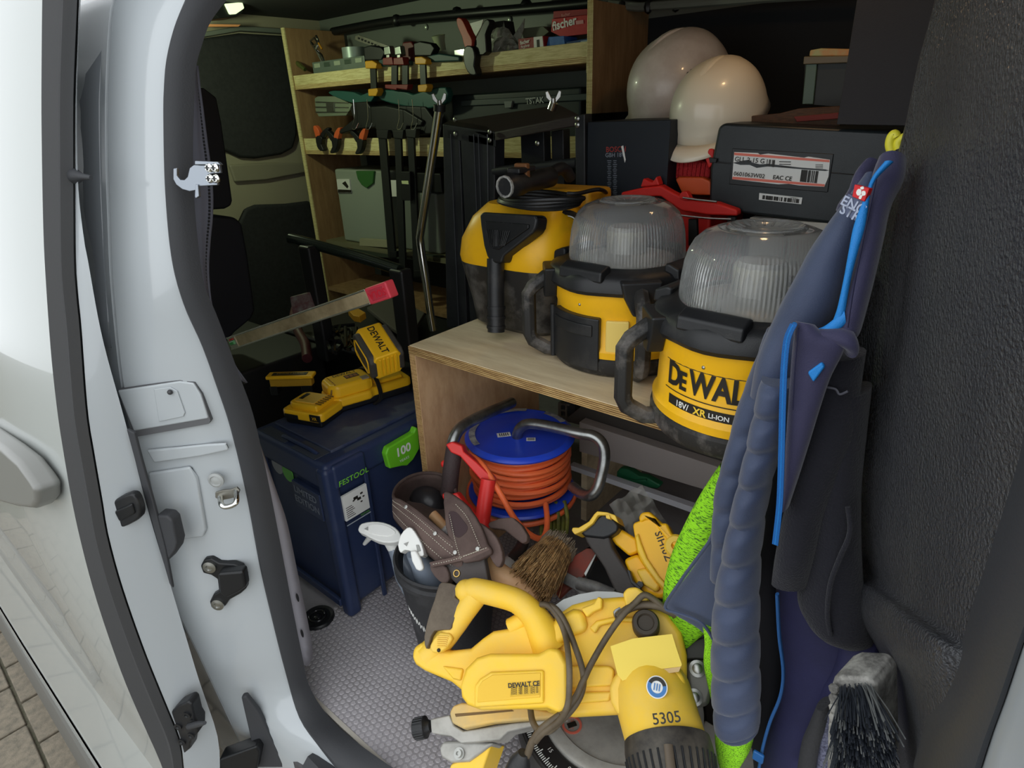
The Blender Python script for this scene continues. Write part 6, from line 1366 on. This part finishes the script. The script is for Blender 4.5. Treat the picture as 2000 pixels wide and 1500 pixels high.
sl4 = thing('sliding_clamp_head', 'small clamp head with a pale label on the hanging bars', 'clamp', W(788, 365, y=yc-.02))
ws('head_block', [(782, 335), (800, 335), (802, 392), (784, 392)], yc-.026, .014, BD, sl4, bev=.003)
ws('head_label', [(784, 353), (797, 353), (798, 360), (785, 359)], yc-.028, .003, mat('lit_label', (214, 222, 170), .5), sl4, bev=0)
# right part of the top shelf: cartons, bag, screws
RBX = mat('carton_red', (186, 30, 42), .45, col2=(200, 60, 60), ns=20, nd=(.5, .8)); 
def sbox(name, label, L, y, dep, m_, cat='carton', **k):
    P = [W(a_, b_, y=y) for a_, b_ in L]; lo = min(P, key=lambda q: q.z)
    t = thing(name, label, cat, V((sum(q.x for q in P)/len(P), y+dep/2, max(zs, lo.z))))
    build('carton', M().prism(P, (0, dep, 0)), m_, t, bev=.001, **k); return t
f1 = sbox('fixings_carton', 'red carton with white lettering and dark front on the top shelf, torn film behind it', [(1012, 76), (1061, 70), (1064, 98), (1013, 104)], YT, .08, mat('carton_dark_red', (138, 24, 34), .5))
ws('carton_white_panel', [(1042, 72.5), (1059, 70.5), (1062, 98), (1043, 100.5)], YT-.001, .001, PAP, f1, bev=0)
ws('carton_screw', [(1048, 78), (1053, 77), (1054, 96), (1049, 97)], YT-.002, .001, INK, f1, bev=0)
tw = lambda s_, px, py, size, par, m_=WINK, **k: text('carton_lettering', s_, m_, par, flatfn(W(px, py, y=YT-.002), (1, 0, .10), (-.10, 0, 1), (0, -1, 0)), size, **k)
tw('fischer', 1025, 82, .014, f1, bold=.02); tw('FireStop', 1026, 90, .010, f1); tw('8x80', 1021, 97, .009, f1)
f2 = sbox('fixings_carton', 'large bright red carton with big white lettering, stacked highest at the divider', [(1078, 37), (1154, 28), (1156, 66), (1150, 66), (1096, 72), (1076, 62)], YT+.03, .11, RBX)
text('carton_lettering', 'fischer', WINK, f2, flatfn(W(1102, 46, y=YT+.028), (1, 0, .11), (-.11, 0, 1), (0, -1, 0)), .032, bold=.03)
ws('carton_white_mark', [(1124, 41), (1139, 39), (1140, 46), (1125, 48)], YT+.028, .001, mat('pink_print', (220, 150, 150), .5), f2, bev=0)
f3 = sbox('fixings_carton', 'crumpled dark red carton lying at the very back, topmost on the shelf', [(1081, 22), (1150, 17), (1156, 28), (1080, 36)], YT+.06, .08, mat('carton_dull_red', (150, 30, 44), .5))
text('carton_lettering', 'fischer', mat('pink_print', (220, 150, 150), .5), f3, flatfn(W(1105, 29, y=YT+.058), (1, 0, .08), (-.08, 0, 1), (0, -1, 0)), .012)
f4 = sbox('blue_carton', 'small bright blue packet on the top shelf under the large red carton', [(1071, 72), (1101, 70), (1104, 92), (1066, 97)], YT+.01, .07, mat('packet_blue', (36, 92, 168), .4, col2=(56, 110, 180), ns=40), cat='packet')
f5 = sbox('blue_white_carton', 'dark blue carton with a pale end label, against the divider panel', [(1106, 82), (1152, 74), (1153, 88), (1108, 93)], YT, .08, mat('carton_blue', (36, 66, 116), .5))
ws('end_label', [(1134, 80), (1152, 77), (1152, 88), (1135, 90)], YT-.001, .001, mat('pale_blue_label', (160, 180, 196), .5), f5, bev=0)
f6 = sbox('green_packet', 'grey-green folded packet leaning on the shelf behind the red carton', [(1018, 56), (1060, 51), (1072, 62), (1062, 70), (1022, 74)], YT+.04, .05, mat('sage_packet', (92, 98, 80), .6), cat='packet')
f7 = sbox('glass_jar', 'small green glass jar on its side on the top shelf', [(887, 98), (910, 95), (912, 108), (888, 111)], YT, .03, mat('green_glass', (48, 112, 70), .15, coat=.6), cat='jar')
f8 = sbox('dark_crate', 'dark squared holder behind the big spring clamp on the top shelf', [(940, 46), (984, 40), (990, 74), (960, 84), (950, 74)], YT+.08, .05, mat('dark_holder', (36, 36, 38), .6), cat='holder')
f9 = sbox('white_papers', 'white paper leaflet standing behind the big spring clamp', [(916, 46), (944, 38), (940, 52), (928, 74), (920, 64)], YT+.03, .004, PAP, cat='paper')
pc = W(858, 80, y=YT+.06)
build('clear_cup', M().lathe([(.018, -.03), (.020, .0), (.025, .016), (.022, .018)], 20, frame(pc, (1, 0, 0), (.1, -.2, 1)), cap=False), mat('pale_clear_plastic', (176, 184, 150), .2, coat=.5), None, label='small clear plastic cup on the top shelf behind the yellow-jawed clamp', cat='cup')
# clear bag
rows = []
for j in range(7):
    v = j/6; row = []
    for i in range(11):
        u = i/10; top = 58 + 18*abs(u-.6) if u < .9 else 36; px = 950 + 62*u + random.uniform(-2, 2) + (8*v*(1-v)); py = (108-6*u) - v*((108-6*u) - (100 - 48*sin(pi*(.15+.75*u))))
        row.append(W(px, py + random.uniform(-2, 2), y=YT - .005 + .045*v + random.uniform(-.008, .008)))
    rows.append(row)
cb_ = thing('clear_bag', 'crumpled clear plastic bag of fixings between spring clamp and red carton', 'bag', W(980, 105, y=YT+.02))
build('bag_skin', M().grid(rows), mat('crumpled_clear', (172, 176, 166), .2, coat=.6, col2=(120, 122, 114), ns=40), cb_, flat=True, solid=.001)
ws('bag_corner', [(1002, 70), (1016, 50), (1024, 36), (1022, 58), (1014, 84)], YT+.03, .004, mat('crumpled_clear', (172, 176, 166), .2), cb_)
# TSTAK case between the shelves
ts = thing('stacking_case', 'black stacking tool case between the two shelf boards', 'tool case', (W(1010, 240, y=1.72).x, 1.8, zb0+.016))
a, b = bxy(880, 186, 1150, 262, 1.70, .2); a = (a[0], a[1], zb0+.016)
build('case_body', M().box(a, (b[0]-.03, b[1], b[2])), mat('case_dark_green', (24, 34, 36), .5), ts, bev=.008)
ws('case_top_band', [(900, 196), (1150, 182), (1150, 196), (900, 208)], 1.692, .01, mat('case_band', (46, 56, 58), .5), ts, bev=.003)
text('case_lettering', 'TSTAK', mat('dim_white', (170, 176, 172), .5), ts, flatfn(W(1044, 197, y=1.69), (1, 0, .03), (-.03, 0, 1), (0, -1, 0)), .024, bold=.02)
ws('case_latch', [(984, 198), (1000, 197), (998, 210), (986, 211)], 1.686, .01, mat('latch_grey', (104, 110, 108), .5), ts)
# lower compartment: white systems case and black case
w1 = thing('white_systems_case', 'pale grey-white stacking case with a green latch in the lower shelf bay', 'tool case', (W(700, 490, y=1.70).x, 1.8, zl+.001))
a, b = bxy(652, 330, 770, 480, 1.70, .2); a = (a[0], a[1], zl+.001)
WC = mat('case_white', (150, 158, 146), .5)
build('case_body', M().box(a, b), WC, w1, bev=.01, seg=3)
ws('latch', [(694, 334), (730, 334), (728, 358), (716, 368), (706, 362), (698, 350)], 1.69, .012, mat('dim_green', (54, 104, 50), .5), w1, bev=.004)
ws('label_card', [(657, 350), (682, 350), (685, 377), (660, 377)], 1.693, .008, PAP, w1, bev=.001)
ws('label_picture', [(668, 358), (674, 354), (680, 364), (678, 368), (672, 362)], 1.691, .003, INK, w1, bev=0)
ws('label_band', [(660, 370), (685, 371), (685, 376), (660, 376)], 1.691, .003, INK, w1, bev=0)
w2 = thing('white_systems_case', 'pale grey case with a small label, behind the hanging clamp bars', 'tool case', (W(800, 490, y=1.70).x, 1.8, zl+.001))
a, b = bxy(772, 372, 860, 490, 1.71, .18); a = (a[0], a[1], zl+.001)
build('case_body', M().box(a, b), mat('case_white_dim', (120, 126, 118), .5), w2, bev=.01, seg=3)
ws('label_card', [(760, 352), (774, 352), (776, 384), (762, 384)], 1.695, .008, PAP, w2, bev=.001)
w3 = thing('black_small_case', 'black case with small print on top of the pale grey case', 'tool case', (W(820, 370, y=1.70).x, 1.8, b[2]+.001))
a3, b3 = bxy(776, 335, 862, 369, 1.705, .18)
build('case_body', M().box((a3[0], a3[1], b[2]+.001), (b3[0], b3[1], b3[2])), BD, w3, bev=.006)
text('case_lettering', 'SYS', DG, w3, flatfn(W(812, 348, y=1.702), (1, 0, 0), (0, 0, 1), (0, -1, 0)), .012)
w4 = thing('beige_tray', 'beige plywood tray with green handles on the shelf board below the cases', 'tray', (W(760, 500, y=1.66).x, 1.68, zl+.001))
ws('tray_lip', [(702, 466), (760, 470), (760, 484), (702, 480)], 1.668, .02, mat('tray_beige', (164, 160, 132), .6), w4, bev=.001)
ws('tray_front', [(690, 486), (860, 500), (860, 512), (690, 498)], 1.67, .02, mat('tray_dark', (56, 64, 52), .6), w4, bev=.001)
# ---- black cases at the left behind the seal
c1_ = thing('black_tool_case', 'black hard case with chamfered corner, upper one behind the hook latch', 'tool case', W(420, 405, x=-1.7))
wallpoly('case_shell', [(380, 170), (398, 170), (424, 190), (434, 240), (455, 392), (452, 402), (440, 408), (380, 412)], -1.70, .12, mat('case_navy_black', (34, 36, 44), .5, bump=.1, bs=500), c1_, .006)
c2_ = thing('black_tool_case', 'larger black hard case below, leaning behind the perforated trim strip', 'tool case', W(440, 690, x=-1.66))
wallpoly('case_shell', [(380, 424), (410, 420), (460, 424), (474, 436), (486, 500), (500, 606), (492, 624), (460, 650), (420, 700), (380, 700)], -1.66, .16, mat('case_navy_black', (34, 36, 44), .5, bump=.1, bs=500), c2_, .01)
c3_ = thing('grey_locker', 'low dark grey box against the rear doors, behind the charger', 'box', (-1.95, .9, 0))
build('locker_body', M().box((-2.3, .62, 0), (-1.6, .98, .42)), mat('locker_dark', (34, 34, 36), .6), c3_, bev=.01)
# ---- stack with trolley handle
tr_ = thing('trolley_box', 'black wheeled tool box with telescopic bar handle, behind the blue case', 'tool box', (-1.6, 1.2, 0))
build('box_body', M().box((-1.95, 1.0, 0), (-1.22, 1.38, .42)), mat('trolley_black', (26, 26, 28), .45), tr_, bev=.015, seg=3)
H = [(567, 466, 1.72), (600, 474, 1.70), (680, 496, 1.66), (740, 514, 1.61), (782, 528, 1.57)]
hp_ = [W(a_, b_, d=c_) for a_, b_, c_ in H]
build('handle_bar', M().tube(hp_, .0150, 16, sm=4), mat('handle_gloss_black', (26, 34, 30), .22), tr_)
for (x, y, d_, w) in ((603, 484, 1.69, .026), (782, 530, 1.57, .026)):
    p = W(x, y, d=d_); build('handle_post', M().box((p.x-w, p.y-.02, .40), (p.x+w, p.y+.02, p.z+.008)), mat('trolley_black', (26, 26, 28), .45), tr_, bev=.008)
build('post_foot', M().box((W(782, 640, d=1.57).x-.05, W(782, 640, d=1.57).y-.04, .42), (W(782, 640, d=1.57).x+.05, W(782, 640, d=1.57).y+.04, .45)), BD, tr_, bev=.004)
ze = .425
def zp_(L, z): return [W(a_, b_, z=z) for a_, b_ in L]
build('yellow_angle', M().prism(zp_([(679, 604), (700, 602), (714, 610), (702, 618), (690, 616)], .52), (0, 0, -.02)), mat('ochre_plastic', (206, 150, 34), .45), None, label='yellow plastic angle piece on the dark clutter behind the spirit level', cat='bracket', bev=.002)
build('grey_ledge', M().prism(zp_([(716, 600), (760, 576), (830, 610), (800, 660), (766, 640)], .46), (0, 0, -.015)), mat('grey_felt', (88, 84, 78), .8), None, label='grey padded ledge beside the trolley handle post', cat='ledge', bev=.004)
gd = M()
for k_ in range(7):
    gd.tube([W(640 + random.uniform(0, 60), 660 + random.uniform(-30, 30), z=.47 + random.uniform(0, .02)) for _ in range(4)], .006, 7, sm=4)
build('black_cable_tangle', gd, mat('dark_gloss', (30, 30, 32), .12), None, label='glossy black cable tangle behind the yellow charger', cat='cable')
rd_ = M().tube([W(578, 600, z=.50), W(574, 622, z=.5), W(584, 650, z=.48), (W(596, 672, z=.47)), W(600, 700, z=.46)], .014, 10, sm=4)
build('maroon_hose', rd_, mat('maroon_plastic', (70, 24, 30), .5), None, label='dark maroon hose curve left of the cable tangle', cat='hose')
build('red_tin', M().prism([W(a_, b_, d=1.72) for a_, b_ in [(566, 580), (600, 572), (604, 612), (572, 620)]], (.0, .05, 0)), mat('dull_red_box', (92, 52, 54), .6, col2=(120, 116, 112), ns=40), None, label='small dull red and grey carton left of the spirit level middle', cat='carton', bev=.002)
# ---- spirit level
sv_ = thing('spirit_level', 'aluminium spirit level with a pink-red end cap and green vial, slanting over the tool boxes', 'spirit level', W(600, 640, d=1.3))
p0, p1 = W(455, 669, d=1.55), W(766, 563, d=1.22)
dl = (p1-p0).normalized(); up2 = V((0, 0, 1)); fr = frame(p0, dl, up2); Lg = (p1-p0).length
h_ = .0155
build('beam', M().box((.0, -.011, -h_), (Lg-.062, .011, h_), fr), mat('scuffed_aluminium', (206, 186, 148), .42, .25, col2=(158, 138, 104), ns=10, stretch=(1, 1, 1)), sv_, bev=.0015)
build('beam_flange', M().box((.0, -.0125, h_-.003), (Lg-.062, .0125, h_+.001), fr).box((.0, -.0125, -h_-.001), (Lg-.062, .0125, -h_+.003), fr), mat('bright_edge', (214, 210, 200), .25, .9), sv_, bev=.0008)
ecp = build('end_cap', M().box((Lg-.062, -.0135, -h_-.002), (Lg, .0135, h_+.002), fr), mat('coral_cap', (228, 72, 88), .45), sv_, bev=.004, seg=3)
build('cap_panel', M().box((Lg-.050, -.0145, -h_+.004), (Lg-.010, -.0130, h_-.004), fr), mat('coral_cap_dark', (206, 62, 78), .5), ecp, bev=.001)
e_ = fr @ V((Lg-.030, -.0147, 0)); text('cap_lettering', 'SOLA', mat('coral_print', (226, 40, 60), .5), ecp, flatfn(e_, -dl, -(fr.to_3x3() @ V((0, 0, 1))), fr.to_3x3() @ V((0, -1, 0))), .020, bold=.02)
build('vial_frame', M().box((.003, -.0128, -h_+.002), (.034, -.010, h_-.002), fr), mat('bright_edge', (214, 210, 200), .25, .9), sv_)
build('vial', M().tube([fr @ V((.012, -.0128, 0)), fr @ V((.027, -.0128, 0))], .0055, 12), mat('vial_green', (60, 170, 80), .15, coat=.6), sv_)
build('vial_cap', M().cb((.0195, -.0130, .009), (.014, .004, .004), fr), RED, sv_)
# ================================================================ BATTERIES AND CHARGER on the blue case
ZT = .4145
def gframe(p, q, z):                     # ground frame between two pixels at height z
    a_, b_ = W(*p, z=z), W(*q, z=z); return frame(a_.lerp(b_, .5), b_-a_, (0, 0, 1)), (b_-a_).length
BYD = mat('battery_yellow', (240, 184, 30), .38)
f_, L_ = gframe((572, 806), (648, 778), ZT)
b1 = thing('flat_battery', 'flat yellow cordless battery pack lying nearest the front of the blue case lid', 'battery', (0, 0, 0))
build('pack_base', M().box((-.040, -.032, .001), (.040, .032, .014)), BLKC, b1, bev=.003)
build('pack_shell', M().pr2([(-.044, -.030), (-.036, -.036), (.036, -.036), (.044, -.028), (.044, .028), (.036, .036), (-.036, .036), (-.044, .030)], .010, .026), BYD, b1, bev=.004, seg=3)
build('pack_rail', M().pr2([(-.034, -.020), (-.024, -.026), (.030, -.026), (.030, .026), (-.024, .026), (-.034, .020)], .024, .036), BYD, b1, bev=.004, seg=3)
build('rail_plate', M().box((-.022, -.019, .0355), (.020, .019, .038)), mat('battery_pale', (220, 176, 70), .5), b1, bev=.001)
build('terminal_window', M().box((-.020, -.010, .037), (-.012, .012, .0388)), BLKC, b1)
for i in range(6): build('vent_slot', M().box((.022, -.018+i*.007, .0355), (.034, -.0155+i*.007, .0372)), mat('slot_brown', (120, 84, 20), .6), b1)
build('maker_badge', M().box((.020, -.0375, .013), (.043, -.035, .025)), BLKC, b1, bev=.001)
build('side_window', M().box((-.036, -.0375, .012), (-.006, -.035, .020)), BLKC, b1, bev=.001)
text('badge_lettering', 'XR', BYD, b1, flatfn((.0315, -.0380, .019), (1, 0, 0), (0, 0, 1), (0, -1, 0)), .008)
b1.matrix_world = Matrix.Translation(W(616, 816, z=ZT)) @ Matrix.Rotation(radians(18), 4, 'Z') @ Matrix.Diagonal((1.28, 1.28, 1.4, 1))
b2 = thing('clip_holder', 'slim yellow battery clip with a black label, behind the flat battery', 'battery clip', (0, 0, 0))
build('clip_body', M().box((-.045, -.010, .0), (.045, .010, .020)), mat('clip_ochre', (190, 146, 40), .45), b2, bev=.003)
build('clip_rail', M().box((-.050, -.014, .018), (.050, .014, .026)), BYD, b2, bev=.003)
build('clip_label', M().box((-.038, -.008, .0255), (.036, .006, .0268)), INK, b2)
text('clip_lettering', 'DEWALT LI-ION', mat('battery_pale', (220, 176, 70), .5), b2, flatfn((0, -.001, .027), (1, 0, 0), (0, 1, 0), (0, 0, 1)), .008)
build('clip_foot', M().box((-.046, -.012, -.018), (-.030, .012, .002)), BLKC, b2, bev=.002)
build('clip_foot', M().box((.02, -.01, -.018), (.044, .01, .002)), BLKC, b2, bev=.002)
pb2 = W(572, 752, z=ZT+.03); b2.matrix_world = Matrix.Translation(pb2) @ Matrix.Rotation(radians(38), 4, 'Z') @ Matrix.Scale(1.2, 4)
ch = thing('battery_charger', 'yellow battery charger with vent slots and coiled lead, on the blue case', 'charger', (0, 0, 0))
build('charger_base', M().box((-.088, -.036, .001), (.088, .036, .016)), BLKC, ch, bev=.004)
build('charger_shell', M().pr2([(-.094, -.026), (-.078, -.042), (-.010, -.044), (.0, -.036), (.086, -.036), (.094, -.028), (.094, .028), (.086, .036), (.0, .036), (-.010, .042), (-.080, .040), (-.094, .026)], .012, .030), BYD, ch, bev=.006, seg=3)
build('charger_hood', M().pr2([(-.092, -.022), (-.078, -.036), (-.006, -.036), (.006, -.026), (.006, .026), (-.006, .034), (-.078, .034), (-.092, .022)], .026, .052), BYD, ch, bev=.012, seg=4)
build('charger_dock', M().box((.014, -.022, .028), (.078, .022, .036)), BYD, ch, bev=.003)
for i in range(7): build('vent_slot', M().tube([V((-.094 + .001*i, -.028+i*.0075, .024)), V((-.086, -.027+i*.0075, .044)), V((-.076, -.026+i*.0075, .0525))], .0017, 6), mat('slot_brown', (120, 84, 20), .6), ch)
build('charge_window', M().box((-.020, -.034, .0505), (-.004, -.018, .0528)), mat('window_grey', (150, 134, 120), .3), ch)
text('charger_lettering', 'DEWALT', INK, ch, flatfn((-.040, .018, .0525), (1, 0, 0), (0, 1, 0), (0, 0, 1)), .013, bold=.02)
build('charger_label', M().box((-.046, -.010, .052), (-.016, .008, .0528)), mat('label_brown', (70, 50, 30), .5), ch)
for i in range(3): build('label_cell', M().box((-.044+i*.009, -.008, .0527), (-.038+i*.009, .004, .0533)), mat('label_orange', (150, 90, 50), .5), ch)
build('power_mark', M().tube([V((-.016+.004*cos(a), -.0425, .022+.004*sin(a))) for a in [radians(q) for q in range(-230, 60, 20)]], .0006, 5), INK, ch)
ld = M()
for k_ in range(3): ld.tube([V((-.004+.003*k_, .046, .008)), V((-.002+.003*k_, .036, .046)), V((.004+.003*k_, 0, .058)), V((.008+.003*k_, -.036, .042)), V((.008+.003*k_, -.046, .012)), V((-.01+.003*k_, -.05, .004))], .0019, 6, sm=5)
build('lead_wrap', ld, BLKC, ch)
A0, A1 = W(640, 786, z=ZT+.02), W(790, 742, z=ZT+.02)
ch.matrix_world = Matrix.Translation(V((0, 0, ZT+.001)) + V(((A0.x+A1.x)/2, (A0.y+A1.y)/2, 0))) @ Matrix.Rotation(atan2(A1.y-A0.y, A1.x-A0.x), 4, 'Z') @ Matrix.Diagonal((1.13, 1.13, 1.35, 1))
# big battery standing tilted on the charger
bb = thing('large_battery', 'large black and yellow battery pack standing tilted on the charger dock', 'battery', (0, 0, 0))
G_ = mat('battery_grey', (62, 58, 54), .6, bump=.3, bs=600)
prof = [(-.038, -.020), (-.034, .022), (-.026, .034), (.026, .034), (.034, .022), (.038, -.020), (.028, -.034), (-.028, -.034)]
build('battery_core', M().pr2([(a_*.97, b_*.97) for a_, b_ in prof], -.052, .052, ax='y'), BYD, bb, bev=.004, seg=3)
for s_ in (-1, 1):
    P2 = [(-.046, -.022), (-.038, -.032), (.036, -.032), (.046, -.022), (.046, .018), (.034, .030), (-.036, .030), (-.046, .020)]
    sd = build('side_guard', M().pr2(P2, s_*.026, s_*.042, ax='x') if False else M().pr2([(a_*1.15, b_*1.05) for a_, b_ in P2], s_*.024, s_*.040, ax='x'), G_, bb, bev=.005, seg=3)
    if s_ < 0:
        build('guard_frame', M().tube([V((-.0408, a_*.85, b_*.75)) for a_, b_ in P2], .0016, 6, closed=True), BYD, sd)
        build('guard_stripe', M().prism([V((-.0405, a_, b_)) for a_, b_ in [(-.03, -.016), (.0, -.022), (.034, -.012), (.034, -.020), (.0, -.028), (-.03, -.024)]], (-.001, 0, 0)), BYD, sd)
text('maker_lettering', 'DEWALT', INK, bb, flatfn((0, 0, .0332), (0, -1, 0), (1, 0, 0), (0, 0, 1)), .022, bold=.02)
for i in range(5): build('end_rib', M().box((-.020+i*.009, -.0545, -.026), (-.015+i*.009, -.050, .026)), BYD, bb, bev=.001)
bc = W(740, 684, d=1.36)
def eul(x, z): return frame(bc, x, z)
yax = (W(715, 650, d=1.40) - W(765, 715, d=1.30)).normalized()   # long axis: upper left/back to lower right/front
nrm_ = (V((.35, -.25, .9)))
xax = yax.cross(nrm_).normalized(); mb_ = frame(bc, xax, nrm_)
bb.matrix_world = mb_
import numpy as np
c=np.array([1000,750.]);f=1190.
def setup(f=1190.,vx=(-550,280),v=(1110,3400)):
    # orthogonalise
    X=-np.array([vx[0]-1000,vx[1]-750,f]);X/=np.linalg.norm(X)
    Zd=np.array([v[0]-1000,v[1]-750,f]);Zd-=X*(X@Zd);Zd/=np.linalg.norm(Zd)
    Z=-Zd;Y=np.cross(Z,X)  # in y-down cam coords handedness flips
    if Y[2]<0:Y=-Y
    return np.array([X,Y,Z]) # rows: world axes in cam coords
R=setup()
C=np.array([0,0,1.06])
def ray(px,py):
    d=np.array([px-1000,py-750,f]);return R@d
def proj(P,C=None):
    C=globals()['C'] if C is None else C
    q=R.T@(np.asarray(P,float)-C);return 1000+f*q[0]/q[2],750+f*q[1]/q[2],q[2]
def onz(px,py,z):
    d=ray(px,py);return C+d*(z-C[2])/d[2]
def onx(px,py,x):
    d=ray(px,py);return C+d*(x-C[0])/d[0]
def ony(px,py,y):
    d=ray(px,py);return C+d*(y-C[1])/d[1]
